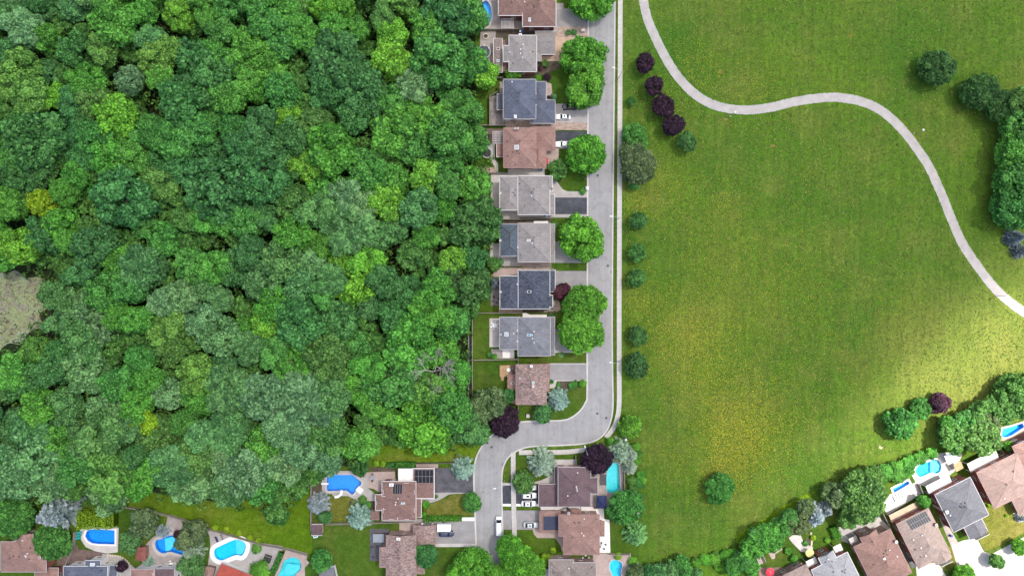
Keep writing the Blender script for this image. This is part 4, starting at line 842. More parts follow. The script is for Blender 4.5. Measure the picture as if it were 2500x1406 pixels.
def sph(n, g, zmin=-0.45):
    z = g.uniform(zmin, 1, n); a = g.uniform(0, 2 * np.pi, n); r = np.sqrt(np.maximum(0, 1 - z * z))
    return np.stack([r * np.cos(a), r * np.sin(a), z], 1)
def lump(c, r, g, k=10, rings=6):
    """closed leafy core of one clump"""
    th = np.linspace(0, np.pi, rings + 1); ph = np.arange(k) * 2 * np.pi / k
    T_, H_ = np.meshgrid(th, ph, indexing='ij')
    rr = r * (1 + .18 * g.normal(size=T_.shape).clip(-1, 1)); rr[:, :] *= 1
    V = np.stack([np.sin(T_) * np.cos(H_) * rr, np.sin(T_) * np.sin(H_) * rr, np.cos(T_) * rr], -1).reshape(-1, 3) + c
    F = np.array([(i * k + j, (i + 1) * k + j, (i + 1) * k + (j + 1) % k, i * k + (j + 1) % k) for i in range(rings) for j in range(k)])
    return V, F
def crown_mesh(name, seed, nl=24, per=230, leaf=.085, lobe=(.26, .42), flat=.75, asp=1.5, feather=0.0, spread=.72, core=.8, contrast=.5, sep=.55, heart=.55):
    """a crown of leafy clumps: radius 1, centre at 0"""
    g = np.random.default_rng(seed); Vs, Fs, Ts, n0 = [], [], [], 0
    sq = 1 + .16 * g.normal(size=2).clip(-1, 1)
    cen = []
    tries = 0
    while len(cen) < nl and tries < 3000:
        tries += 1
        d = sph(1, g, -.25)[0]; rad = spread * g.uniform(.72, 1.0); rl = g.uniform(*lobe)
        p = d * rad * np.array([sq[0], sq[1], flat]); p[2] = max(p[2], -.35)
        if all(np.linalg.norm(p - q) > sep * (rl + r2) for q, r2 in cen): cen.append((p, rl))
    cen.append((np.array([0, 0, -.05]), heart))
    for p, rl in cen:
        V, F = lump(p, rl * core, g); lt = np.clip(.45 + .2 * g.normal(), .08, .85)
        Vs.append(V); Fs.append(F + n0); Ts.append(np.full(len(F), lt * .7)); n0 += len(V)
        n = int(per * (rl / .34) ** 2); d = sph(n, g, -.3)
        wob = 1 + .2 * np.sin(d[:, 0] * 7 + seed) * np.sin(d[:, 1] * 8 + 2) + .12 * g.normal(size=n)
        pos = p + d * rl * (.86 + .2 * g.random(n))[:, None] * wob[:, None]
        nrm = d + .55 * g.normal(size=(n, 3)) + np.array([0, 0, .5])
        ax = None
        if feather: ax = d * np.array([1, 1, .2]) + p * .8 + (1 - feather) * g.normal(size=(n, 3)); nrm = np.array([0, 0, 1.0]) + .5 * d + .35 * g.normal(size=(n, 3))
        V, F, _ = leaf_quads(pos, nrm, leaf * g.uniform(.65, 1.35, n), None, asp, ax, g)
        Vs.append(V); Fs.append(F + n0); Ts.append(np.clip(lt + contrast * .4 * g.normal(size=n), 0, 1)); n0 += len(V)
    return np_mesh(name, np.concatenate(Vs), np.concatenate(Fs), np.concatenate(Ts), 'leaf')
def dome_crown(name, seed, nd=8, dr=(.3, .46), nsub=9, sub=(.38, .55), per=105, leaf=.075, flat=.8, asp=1.5, contrast=1.1, feather=0.0):
    """a broad crown of several leafy domes, each dome made of smaller leaf clumps; radius 1, centre at 0"""
    g = np.random.default_rng(seed); Vs, Fs, Ts, n0 = [], [], [], 0; domes = []; tries = 0
    sq = 1 + .14 * g.normal(size=2).clip(-1, 1)
    while len(domes) < nd and tries < 4000:
        tries += 1; a = g.uniform(0, 6.283); q = g.uniform(0, 1) ** .5 * .68; r_ = g.uniform(*dr)
        z = (1 - q * q) ** .5 * flat * .62 + g.uniform(-.22, .16) - .12
        p = np.array([np.cos(a) * q * sq[0], np.sin(a) * q * sq[1], z])
        if all(np.linalg.norm((p - o)[:2]) > .68 * (r_ + s_) for o, s_ in domes): domes.append((p, r_))
    def put(V, F, T_):
        nonlocal n0
        Vs.append(V); Fs.append(F + n0); Ts.append(T_); n0 += len(V)
    V, F = lump(np.array([0, 0, 0.0]), .72, g, 16, 8); V = V * np.array([sq[0], sq[1], .5 * flat]) - np.array([0, 0, .25]); put(V, F, np.full(len(F), .4))
    n = int(per * 13); d = sph(n, g, -.1); pos = d * np.array([sq[0], sq[1], .5 * flat]) * (.72 + .2 * g.random(n))[:, None] - np.array([0, 0, .22])
    V, F, _ = leaf_quads(pos, d + .5 * g.normal(size=(n, 3)) + np.array([0, 0, .5]), leaf * g.uniform(.7, 1.4, n), None, asp, None, g); put(V, F, np.clip(.42 + contrast * .35 * g.normal(size=n), 0, 1))
    for p, r_ in domes:
        td = np.clip(.45 + .13 * g.normal(), .15, .8)
        V, F = lump(p - np.array([0, 0, .1 * r_]), r_ * .72, g); put(V, F, np.full(len(F), td))
        subs = []; k = 0
        while len(subs) < nsub and k < 300:
            k += 1; d = sph(1, g, -.15)[0]; rs = r_ * g.uniform(*sub)
            c = p + d * r_ * .68
            if all(np.linalg.norm(c - o) > .62 * (rs + s_) for o, s_ in subs): subs.append((c, rs))
        for c, rs in subs:
            ts = np.clip(td + .12 * g.normal(), .1, .9); n = int(per * (rs / .18) ** 2); d = sph(n, g, -.25)
            pos = c + d * rs * (.8 + .32 * g.random(n))[:, None]
            nrm = d + .5 * g.normal(size=(n, 3)) + np.array([0, 0, .55]); ax = None
            if feather: ax = (c - np.array([0, 0, -.3])) + d * .5 + (1 - feather) * g.normal(size=(n, 3)); nrm = np.array([0, 0, 1.0]) + .5 * d + .35 * g.normal(size=(n, 3))
            V, F, _ = leaf_quads(pos, nrm, leaf * g.uniform(.65, 1.35, n), None, asp, ax, g); put(V, F, np.clip(ts + contrast * .35 * g.normal(size=n), 0, 1))
    return np_mesh(name, np.concatenate(Vs), np.concatenate(Fs), np.concatenate(Ts), 'leaf')
def spruce_mesh(name, seed, levels=15, hgt=2.5, nb=13):
    g = np.random.default_rng(seed); Vs, Fs, Ts, n0 = [], [], [], 0
    for l in range(levels):
        t_ = l / levels; R_ = (1 - t_) ** .85; n = max(4, int(nb * (1 - t_ * .6)))
        a0 = g.uniform(0, 6.28)
        for k in range(n):
            a = a0 + 6.283 * k / n + g.normal() * .1; rr = R_ * g.uniform(.78, 1.1); tb = np.clip(.5 + .2 * g.normal(), 0, 1)
            z0 = t_ * hgt * .95; dirx = np.array([np.cos(a), np.sin(a), 0.0]); side = np.array([-np.sin(a), np.cos(a), 0.0])
            ns = max(3, int(11 * rr))
            s = (np.arange(ns) + .6) / ns
            base = dirx * (s * rr)[:, None] + np.array([0, 0, 1.0]) * (z0 - .22 * rr * s ** 1.6 + .1 * s ** 3)[:, None]
            wl = (.2 * (1 - .55 * s) + .05) * (.5 + .6 * R_)
            for sg in (-1, 0, 1):
                ax = dirx * (.9 if sg else 1.4) + side * sg * 1.0 + g.normal(size=(ns, 3)) * .12
                pos = base + unit(ax) * (wl * .5)[:, None] * (1 if sg else .4)
                nr = np.array([0, 0, 1.0]) + .3 * g.normal(size=(ns, 3)) + side * sg * .35
                V, F, _ = leaf_quads(pos, nr, wl * .5, None, 2.3, ax, g)
                Vs.append(V); Fs.append(F + n0); Ts.append(np.clip(tb + .12 * g.normal(size=ns) + .25 * (s > .75), 0, 1)); n0 += len(V)
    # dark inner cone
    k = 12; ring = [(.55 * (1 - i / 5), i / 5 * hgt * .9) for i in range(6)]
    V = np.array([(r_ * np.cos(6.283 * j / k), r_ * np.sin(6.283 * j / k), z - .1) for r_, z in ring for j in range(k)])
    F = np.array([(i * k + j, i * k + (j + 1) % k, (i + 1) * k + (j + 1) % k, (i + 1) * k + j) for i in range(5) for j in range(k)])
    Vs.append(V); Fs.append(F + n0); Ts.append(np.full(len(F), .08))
    return np_mesh(name, np.concatenate(Vs), np.concatenate(Fs), np.concatenate(Ts), 'needle')
def trunk_mesh(name, seed, dead=False):
    """trunk of height 1 with limbs, thickness for a 14 m tree"""
    g = random.Random(seed); mb = MB()
    pts = [Vector((0, 0, -.02))]
    for i in range(1, 6): pts.append(Vector((g.uniform(-.015, .015) * i, g.uniform(-.015, .015) * i, i * .13)))
    for i in range(5): mb.tube(pts[i], pts[i + 1], .02 * (1 - i * .13), .02 * (1 - (i + 1) * .13), 7, False)
    def limb(p, d, L, r, lev):
        q = p + d * L; mb.tube(p, q, r, r * .6, 5, lev == 0)
        if lev > 0:
            for _ in range(3 if not dead else 4):
                nd = (d + Vector((g.uniform(-.8, .8), g.uniform(-.8, .8), g.uniform(-.2, .5)))).normalized(); limb(p + d * L * g.uniform(.6, 1), nd, L * g.uniform(.5, .75), r * .58, lev - 1)
    for i in range(6 if not dead else 8):
        a = i * 1.05 + g.uniform(-.3, .3); limb(pts[2 + i % 4], Vector((math.cos(a) * .9, math.sin(a) * .9, .7)).normalized(), .2 if not dead else .26, .0085, 1 if not dead else 3)
    return mesh_of(name, mb, 'bark_dead' if dead else 'bark')
BIG = [dome_crown('crown', 10 + i, nd=[7, 9, 12, 8, 6, 10, 9, 13][i], dr=[(.32, .46), (.28, .4), (.22, .36), (.28, .44), (.36, .5), (.25, .38), (.28, .42), (.2, .34)][i], nsub=[9, 9, 8, 9, 12, 9, 9, 8][i], leaf=[.08, .075, .07, .078, .082, .072, .075, .068][i], flat=[.8, .9, .75, 1.0, .85, .8, .9, .82][i]) for i in range(8)]
FEA = [dome_crown('crown', 30 + i, nd=9 + i, dr=(.26, .4), nsub=9, leaf=.075, asp=2.3, feather=.6, per=105) for i in range(4)]
FILLER = [dome_crown('crown', 40 + i, nd=7, dr=(.3, .46), nsub=7, per=60, leaf=.12) for i in range(2)]
STREET = [crown_mesh('crown', 50 + i, nl=80, per=600, leaf=.062, lobe=(.12, .22), spread=.87, flat=.8, contrast=.9, core=.74, sep=.64, heart=.68) for i in range(4)]
SMALL = [crown_mesh('crown', 70 + i, nl=30, per=240, leaf=.12, lobe=(.2, .34), flat=.85, spread=.76, sep=.62, core=.74, contrast=.8, heart=.58) for i in range(4)]
BALL = [crown_mesh('foliage', 80 + i, nl=12, per=130, leaf=.12, lobe=(.35, .45), flat=.9, spread=.5, contrast=.35) for i in range(2)]
SPRUCE = [spruce_mesh('crown', 90 + i, 14 + i, 2.4 + .2 * i, 12 + i) for i in range(3)]
TRUNK = [trunk_mesh('trunk', 5 + i) for i in range(3)]; DEAD = [trunk_mesh('branches', 25 + i, True) for i in range(2)]
STEM = mesh_of('stem', MB().tube((0, 0, -.02), (0, 0, .45), .05, .03, 6).tube((0, 0, .3), (.25, .1, .7), .03, .015, 5).tube((0, 0, .3), (-.2, .18, .7), .03, .015, 5).tube((0, 0, .3), (0, -.25, .7), .03, .015, 5), 'bark')

COL = {'L': (0.118, 0.315, 0.03), 'B': (0.078, 0.255, 0.034), 'M': (0.064, 0.218, 0.04), 'D': (0.052, 0.172, 0.044), 'G': (0.08, 0.212, 0.06), 'S': (0.115, 0.252, 0.092), 'O': (0.082, 0.2, 0.04), 'Y': (0.112, 0.265, 0.046),
       'R': (0.034, 0.015, 0.03), 'P': (0.08, 0.028, 0.045), 'A': (0.105, 0.165, 0.06), 'N': (0.046, 0.13, 0.03), 'T': (0.088, 0.27, 0.024), 'H': (0.06, 0.18, 0.038), 'U': (0.15, 0.205, 0.21), 'V': (0.14, 0.245, 0.195), 'W': (0.105, 0.228, 0.088), 'F': (0.2, 0.34, 0.016), 'Z': (0.145, 0.215, 0.14), 'K': (0.07, 0.1, 0.105)}
def jit(c, k=.12):
    f = 1 + rnd.uniform(-k, k); return (c[0] * f * (1 + rnd.uniform(-k, k)), c[1] * f, c[2] * f * (1 + rnd.uniform(-k, k)), 1)
def tree(px, py, r, h, col, label, group=None, kind=None, name='tree', cat='tree', flat=.85, low=None):
    """px, py: crown centre in the photo; r: crown radius in pixels; h: height in metres"""
    kind = kind or BIG; rm = r * S
    rz = rm * flat; zc = max(rz * .75, h - rz) if low is None else low
    f = (CAMH - zc) / CAMH; rm *= f
    b_ = P(px, py, zc)
    o = thing(name, label, cat, (b_.x, b_.y, 0), rnd.uniform(0, 6.28), group)
    inst('trunk', rnd.choice(TRUNK), o, (0, 0, 0), (0, 0, 0), (max(h, 4) * 1.0 * min(1, r / 30 + .2),) * 2 + (max(h, 1.2) * .93,))
    c = inst('crown', rnd.choice(kind), o, (0, 0, zc), (0, 0, rnd.uniform(0, 6.28)), (rm * 1.04, rm * 1.04, rz)); c.color = jit(COL[col], .1) if isinstance(col, str) else (*col, 1)
    return o
def spruce(px, py, r, h, col, label, group=None):
    rm = r * S; zc = h * .3; b_ = P(px, py, zc); k = rnd.randrange(3)
    o = thing('spruce_tree', label, 'spruce', (b_.x, b_.y, 0), rnd.uniform(0, 6.28), group)
    inst('trunk', mesh_trunk_spruce, o, (0, 0, 0), (0, 0, 0), (rm, rm, h))
    c = inst('crown', SPRUCE[k], o, (0, 0, h * .08), (0, 0, 0), (rm, rm, h * .92 / (2.4 + .2 * k))); c.color = jit(COL[col], .08)
    return o
mesh_trunk_spruce = mesh_of('trunk', MB().tube((0, 0, -.01), (0, 0, .95), .06, .01, 7), 'bark')
def shrub(px, py, r, h, col, label, group=None, name='shrub'):
    rm = r * S; b_ = P(px, py, h * .5)
    o = thing(name, label, 'shrub', (b_.x, b_.y, 0), rnd.uniform(0, 6.28), group)
    inst('stem', STEM, o, (0, 0, 0), (0, 0, 0), (rm * .8, rm * .8, h * .9))
    c = inst('foliage', rnd.choice(BALL), o, (0, 0, h * .5), (0, 0, rnd.uniform(0, 6)), (rm * 1.06, rm * 1.06, h * .55)); c.color = jit(COL[col])
    return o
def hedge(p, q, width, h, col, label):
    """clipped or loose hedge between two photo pixels"""
    a, b_ = P(*p), P(*q); d = b_ - a; L_ = d.length; g = np.random.default_rng(int(L_ * 100))
    o = thing('hedge', label, 'hedge', ((a.x + b_.x) / 2, (a.y + b_.y) / 2, 0), math.atan2(d.y, d.x))
    n = int(L_ * (width + 2 * h) * 26); u = g.uniform(-.5, .5, n) * L_; t_ = g.uniform(-1, 1, n) * (width / 2 + h)
    y = np.clip(t_, -width / 2, width / 2); z = h - np.maximum(0, np.abs(t_) - width / 2)
    wob = .12 * np.sin(u * 2.1) + .1 * np.sin(u * 5.3 + 1)
    pos = np.stack([u, y * (1 + wob * .5), z * (1 + wob * .4) + .08 * g.normal(size=n)], 1)
    nr = np.stack([np.zeros(n), np.sign(t_) * (np.abs(t_) > width / 2), (np.abs(t_) <= width / 2) * 1.0], 1) + .6 * g.normal(size=(n, 3))
    V, F, _ = leaf_quads(pos, nr, .22 * g.uniform(.7, 1.3, n), None, 1.5, None, g)
    c = bpy.data.objects.new('foliage', np_mesh('foliage', V, F, np.clip(.5 + .25 * g.normal(size=n), 0, 1), 'leaf')); C.objects.link(c); c.parent = o; c.color = jit(COL[col], .05)
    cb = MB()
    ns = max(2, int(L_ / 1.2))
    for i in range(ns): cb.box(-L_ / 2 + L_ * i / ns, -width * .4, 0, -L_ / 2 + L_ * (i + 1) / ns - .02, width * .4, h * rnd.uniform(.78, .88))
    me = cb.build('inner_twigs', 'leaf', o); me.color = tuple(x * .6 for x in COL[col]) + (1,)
    return o

# ---- the wood: crowns one can pick out in the photo (x, y, radius, kind of green)
WOOD = '''280 55 50 B;440 40 34 L;350 30 36 B;60 70 46 S;40 18 30 G;70 122 24 X;180 16 36 G;150 62 26 D;212 80 28 D;190 122 38 D;50 168 42 Y;20 212 40 Y;80 238 42 Y;132 235 30 L;122 180 32 G;210 200 42 B;252 165 26 O;315 196 32 W;242 250 40 O;330 245 26 W;380 148 36 Y;372 102 38 G;470 142 46 D;505 200 64 D;440 252 56 D;570 160 34 B;560 240 40 B;603 200 32 B;282 282 48 L;100 345 72 D;58 305 32 M;172 322 42 D;240 335 42 M;292 348 42 B;270 392 40 B;210 385 36 D;372 325 42 M;422 342 46 M;482 322 46 M;575 315 36 M;470 365 46 D;440 404 42 D;590 362 36 D;388 404 40 D;
740 8 28 L;785 14 30 L;832 12 32 L;872 16 26 L;912 12 24 O;990 10 32 Y;1090 42 56 D;1148 40 46 M;640 55 42 M;690 95 46 M;742 85 42 B;652 158 46 B;820 150 66 D;885 218 60 D;802 228 46 D;902 122 26 L;956 85 34 L;962 152 44 L;1010 212 44 S;1042 72 44 B;1072 150 60 M;1135 160 50 M;1178 178 34 L;1130 268 46 M;1020 248 36 B;1052 300 52 B;970 322 56 B;706 290 32 L;640 308 42 D;712 342 46 D;812 362 56 B;762 356 32 M;772 300 36 O;862 292 38 D;625 212 36 B;690 222 42 M;735 206 26 O;652 382 52 D;752 404 42 L;862 392 32 M;892 408 36 M;1100 332 50 M;1148 352 44 M;1012 362 42 M;
640 440 58 D;720 495 42 O;800 462 46 B;842 482 40 S;902 432 50 M;962 442 36 B;1036 436 38 L;952 502 44 L;1022 510 42 G;1080 515 34 B;1160 540 66 N;1152 450 42 B;650 532 36 D;712 570 42 B;855 562 56 G;746 592 28 B;792 592 36 B;766 642 36 S;692 642 46 G;640 684 46 G;732 692 42 G;872 692 56 L;898 640 40 L;836 640 30 L;942 692 38 D;962 560 32 G;1040 577 32 B;1084 577 24 B;1060 642 28 L;1110 632 36 L;1012 622 38 O;1136 690 54 N;1066 702 42 B;1056 762 50 B;1148 752 26 L;732 782 56 D;650 792 34 L;822 782 46 D;880 776 20 L;962 772 42 D;1022 792 42 B;1100 792 42 M;982 822 30 L;
105 497 32 F;190 437 36 B;245 430 28 Y;30 500 42 B;50 602 42 L;12 632 30 B;60 442 46 D;310 482 66 D;540 470 78 D;400 450 42 O;430 490 20 X;470 532 36 O;502 532 32 B;282 572 24 L;322 592 28 B;382 602 24 L;465 596 28 L;150 542 38 B;112 572 46 D;232 602 50 D;160 642 28 L;292 642 38 B;352 652 46 G;412 582 38 M;470 652 42 M;522 652 38 B;572 652 42 D;600 542 38 M;182 702 24 B;140 724 36 G;202 742 46 S;266 712 46 M;322 706 40 M;452 722 42 S;342 782 38 B;422 802 46 Y;232 802 46 S;148 788 30 G;
90 854 32 Y;200 838 44 G;212 905 56 S;432 846 44 O;482 912 42 Y;362 932 34 B;408 920 22 L;416 962 36 S;342 882 38 M;492 972 42 B;562 952 50 G;542 822 46 S;266 992 46 S;160 992 38 G;96 992 38 B;352 1032 30 F;384 1062 46 O;252 1062 56 G;80 1112 60 S;122 1162 50 S;40 1170 50 S;272 1152 60 Y;372 1152 42 B;422 1142 46 G;482 1112 38 O;472 1182 46 S;600 1152 54 W;492 1062 38 G;270 1202 46 W;
732 852 56 B;802 872 56 O;1000 852 60 B;972 832 28 L;1082 862 42 B;1022 882 24 L;762 982 68 W;652 972 60 W;812 972 46 G;872 942 42 B;952 932 56 M;1046 952 42 Y;1066 906 34 X;330 190 20 X;640 560 20 X;480 840 18 X;150 960 20 X;1020 665 16 X;600 905 18 X;986 976 20 F;892 1026 24 L;942 1012 30 B;1036 1042 62 T;1110 1002 46 M;1148 1046 42 G;1086 1072 26 X;770 1026 16 X;802 1056 50 O;692 1052 38 W;732 1092 42 W;800 1124 38 W;702 1132 46 W;652 1142 42 W;764 1158 28 W;682 1206 28 L;632 1182 42 M;675 1248 26 M;150 860 30 D;40 905 40 B;70 930 50 D;30 1040 40 G;560 1050 45 G;560 1190 40 G;540 1120 38 S;330 1180 44 B'''
LAB = {'L': 'lime green leafy tree in the dense wood', 'B': 'fresh green leafy tree in the dense wood', 'M': 'mid green leafy tree in the dense wood', 'D': 'dark green rounded tree in the dense wood', 'G': 'greyish green leafy tree in the dense wood', 'S': 'silvery green leafy tree in the dense wood',
       'W': 'silver feathery willow like tree in the dense wood', 'O': 'olive green leafy tree in the dense wood', 'Y': 'yellowish green leafy tree in the dense wood', 'A': 'dull grey brown leafy tree in the dense wood', 'N': 'very dark wide tree at the wood\'s edge behind the houses', 'T': 'broad deep green maple at the wood\'s edge by the meadow', 'F': 'bright yellow green tree in the dense wood', 'X': 'bare grey dead tree in the dense wood'}
trees = [(float(a), float(b_), float(c), d) for a, b_, c, d in (s.split() for s in WOOD.replace('\n', '').split(';') if s.strip())]
MARSH = [(-60, 655), (60, 665), (116, 688), (122, 738), (100, 800), (52, 840), (-60, 860)]
SWAMP = [(-60, 628), (70, 640), (140, 672), (150, 740), (125, 820), (60, 870), (-60, 890)]
fill = random.Random(11); k = 0
inner = [(x * .985 - 5 if x > 900 else x, y - 18) for x, y in FOREST]
while len(trees) < 385 and k < 60000:
    k += 1
    r_ = fill.uniform(26, 44) if k < 12000 else fill.uniform(20, 32); x, y = fill.uniform(-40, 1195), fill.uniform(-30, 1210)
    if (x > 1135 and y < 120) or not inside((x, y), inner) or inside((x, y), SWAMP): continue
    if any((x - a) ** 2 + (y - b_) ** 2 < (.66 * (r_ + c)) ** 2 for a, b_, c, _ in trees): continue
    near = min((t_ for t_ in trees if t_[3] not in 'XNTF'), key=lambda t_: (x - t_[0]) ** 2 + (y - t_[1]) ** 2)
    trees.append((x, y, r_, (near[3] if fill.random() < .6 else fill.choice('MDGB')).replace('L', 'B')))
trees.sort(key=lambda t_: -t_[2]); rest = trees[300:]; trees = trees[:300]
WORD = {'L': 'lime green', 'B': 'fresh green', 'M': 'mid green', 'D': 'dark green', 'G': 'grey green', 'S': 'silvery', 'W': 'feathery', 'O': 'olive', 'Y': 'yellowish', 'A': 'brownish', 'N': 'blackish', 'T': 'maple', 'F': 'golden', 'X': 'dead'}
for x, y, r_, c in trees:
    h = 8.5 + r_ * .14 + fill.uniform(-2.2, 2.2)
    edge_d = 1.0 if inside((x + 55, y), FOREST) and inside((x, y + 45), FOREST) else .8
    h *= edge_d
    gp = 'trees of the wood, ' + WORD[c]
    near2 = sorted((t_ for t_ in trees if (t_[0], t_[1]) != (x, y)), key=lambda t_: (x - t_[0]) ** 2 + (y - t_[1]) ** 2)[:2]
    size = 'small' if r_ < 30 else 'medium' if r_ < 44 else 'large' if r_ < 54 else 'very large'
    zone = 'by the marsh' if x < 210 and 600 < y < 900 else 'by the gardens' if not inside((x + 85, y), FOREST) else 'by the lawns' if not inside((x, y + 85), FOREST) else 'inside the wood'
    what = {'X': 'bare grey dead tree', 'W': 'feathery silver tree', 'T': 'broad deep green maple', 'N': 'very dark broad tree'}.get(c, WORD[c] + ' leafy tree')
    LAB[c] = size + ' ' + what + ' ' + zone + ', beside ' + ' and '.join(WORD[t_[3]].split()[0] for t_ in near2) + ' trees'
    if c == 'X':
        h += 3.5
        b_ = P(x, y, h * .7); o = thing('dead_tree', LAB[c], 'tree', (b_.x, b_.y, 0), fill.uniform(0, 6), gp); inst('branches', fill.choice(DEAD), o, (0, 0, 0), (0, 0, 0), (h * .95, h * .95, h)); continue
    tree(x, y, r_ * 1.13, h, c, LAB[c], gp, FEA if c in 'WSG' and fill.random() < .4 else BIG, flat=fill.uniform(.75, 1.0))
Vs, Fs, Ts, n0 = [], [], [], 0
for i, (x, y, r_, c) in enumerate(rest):
    me = FILLER[i % len(FILLER)]; nv = len(me.vertices); V = np.empty(nv * 3, np.float32); me.vertices.foreach_get('co', V); V = V.reshape(-1, 3)
    F = np.empty(len(me.loops), np.int32); me.loops.foreach_get('vertex_index', F); T_ = np.empty(len(me.polygons), np.float32); me.attributes['tone'].data.foreach_get('value', T_)
    h = 6.5 + fill.uniform(0, 3); rm = r_ * S * 1.1; q = P(x, y, h - rm * .8); a = fill.uniform(0, 6.28); ca, sa = math.cos(a), math.sin(a)
    V = np.stack([V[:, 0] * ca - V[:, 1] * sa, V[:, 0] * sa + V[:, 1] * ca, V[:, 2] * .9], 1) * rm + np.array(q); Vs.append(V); Fs.append(F.reshape(-1, 4) + n0); Ts.append(np.clip(T_ + fill.uniform(-.12, .12), 0, 1)); n0 += nv
us = bpy.data.objects.new('understorey', np_mesh('understorey', np.concatenate(Vs), np.concatenate(Fs), np.concatenate(Ts), 'leaf')); C.objects.link(us); us.color = (.078, .205, .04, 1)
tag(us, 'smaller green trees of the wood crowded between the larger crowns', 'understorey', kind='stuff')
# undergrowth below and between the trees
g = np.random.default_rng(5); pts = []
while len(pts) < 3600:
    x, y = g.uniform(-60, 1210), g.uniform(-40, 1262)
    if inside((x, y), FOREST) and not inside((x, y), MARSH) and not (x > 1150 and y < 170): pts.append((x, y))
Vs, Fs, Ts, n0 = [], [], [], 0
for x, y in pts:
    hh = g.uniform(2.0, 8.5); c = np.array(P(x, y, 0)); n = 26; d = sph(n, g, 0); rr = g.uniform(1.1, 2.4)
    pos = c + np.array([0, 0, hh * .4]) + d * np.array([rr, rr, hh * .6]); V, F, _ = leaf_quads(pos, d + .6 * g.normal(size=(n, 3)) + np.array([0, 0, .6]), g.uniform(.4, .8, n), None, 1.5, None, g)
    Vs.append(V); Fs.append(F + n0); Ts.append(np.clip(.35 + .25 * g.normal(size=n) + .15 * g.normal(), 0, 1)); n0 += len(V)
ug = bpy.data.objects.new('undergrowth', np_mesh('undergrowth', np.concatenate(Vs), np.concatenate(Fs), np.concatenate(Ts), 'leaf')); C.objects.link(ug); ug.color = (.075, .17, .03, 1)
tag(ug, 'low leafy undergrowth filling the gaps between the wood\'s trees', 'undergrowth', kind='stuff')
# weeds and dead reeds on the marsh
V, F, T_ = [], [], []
n = 900; xs = g.uniform(-30, 112, n); ys = g.uniform(668, 838, n); ok = [i for i in range(n) if inside((xs[i], ys[i]), MARSH) and g.random() < (.9 if math.sin(xs[i] * .09) + math.sin(ys[i] * .07 + 2) > -.1 else .2)]
pos = np.array([P(xs[i], ys[i], 0) for i in ok]) + np.array([0, 0, .25]); V, F, _ = leaf_quads(pos, g.normal(size=pos.shape) * .5 + np.array([0, 0, 1]), g.uniform(.12, .3, len(ok)), None, 5, None, g)
rd = bpy.data.objects.new('marsh_reeds', np_mesh('marsh_reeds', V, F, g.random(len(ok)), 'leaf')); C.objects.link(rd); rd.color = (.16, .13, .1, 1); tag(rd, 'dry brown reeds and sticks lying on the marsh', 'reeds', kind='stuff')

# ---- street trees in the front gardens
sg = 'maples in the front gardens along the street'
for x, y, r_, h, lab in [(1443, 0, 52, 10, 'rounded bright green maple in front of the furthest brown roofed house'), (1424, 138, 54, 10.5, 'bright green maple over the beige driveway of the grey roofed house'), (1431, 213, 53, 11, 'bright green maple shading the lawn of the blue grey roofed house'),
                         (1432, 377, 52, 10.5, 'round bright green maple beside the white pickup truck'), (1420, 582, 55, 10.5, 'bright green maple in front of the two tone roofed house'), (1427, 742, 52, 10.5, 'bright green maple beside the purple leaved shrub'), (1418, 812, 52, 10.5, 'bright green maple in front of the cool grey roofed house'),
                         (1242, 1334, 34, 9, 'bright green tree by the parked van\'s rear'), (1262, 1370, 46, 9, 'big bright green tree at the street foot on the pavement side'), (1160, 1380, 46, 9, 'big bright green tree at the street foot by the charcoal deck house'), (1222, 1410, 34, 9, 'bright green tree overhanging the road at the street foot'), (1300, 1385, 32, 8, 'bright green tree beside the dark red shrub'), (1118, 1392, 28, 7, 'bright green tree on the lawn by the speckled roof house')]:
    tree(x, y, r_, h, 'T', lab, sg, STREET if y % 3 else BIG[1:4], 'maple_tree', flat=.8)
# ---- park trees
bt = 'dark burgundy round tree in the row beside the park path'
for x, y, r_ in [(1575, 155, 24), (1596, 210, 24), (1620, 259, 27), (1644, 306, 27)]: tree(x, y, r_, 6.5, 'R', bt, 'burgundy trees by the park path', SMALL, 'plum_tree')
tree(1677, 347, 26, 6, 'H', 'compact bluish green tree beside the last burgundy park tree', None, SMALL, name='park_tree')
tree(1550, 335, 34, 7, 'M', 'green tree tucked behind the large grey olive tree', None, BIG, name='park_tree'); tree(1556, 402, 46, 9, 'A', 'large grey olive tree overhanging the pavement by the park', None, STREET, name='park_tree'); tree(1540, 372, 30, 7, 'A', 'dusty brown topped tree beside the large grey olive tree', None, BIG, name='park_tree'); tree(1550, 448, 15, 4, 'M', 'small green tree below the large grey olive tree', None, SMALL, name='park_tree')
for x, y, r_ in [(1558, 540, 24), (1555, 617, 23), (1554, 680, 25), (1556, 820, 26)]: tree(x, y, r_, 5.5, 'H', 'young rounded green tree in the park row along the pavement', 'young trees along the pavement', SMALL, name='park_tree')
tree(1553, 892, 31, 6.5, 'N', 'larger blue green tree ending the young row along the pavement', None, SMALL, name='park_tree'); tree(1538, 1040, 27, 6, 'L', 'round lime green tree where the pavement curves', None, SMALL, name='park_tree'); tree(1542, 248, 10, 3, 'H', 'tiny pale sapling between pavement and burgundy trees', None, SMALL, name='park_tree')
tree(2286, 168, 47, 9, 'N', 'large dark green tree standing alone north of the path', None, STREET, name='park_tree'); tree(2390, 224, 46, 9, 'N', 'dark green tree left of the pair beyond the path bend', None, STREET, name='park_tree'); tree(2438, 258, 38, 9, 'N', 'darker smaller tree of the pair beyond the path bend', None, STREET, name='park_tree')
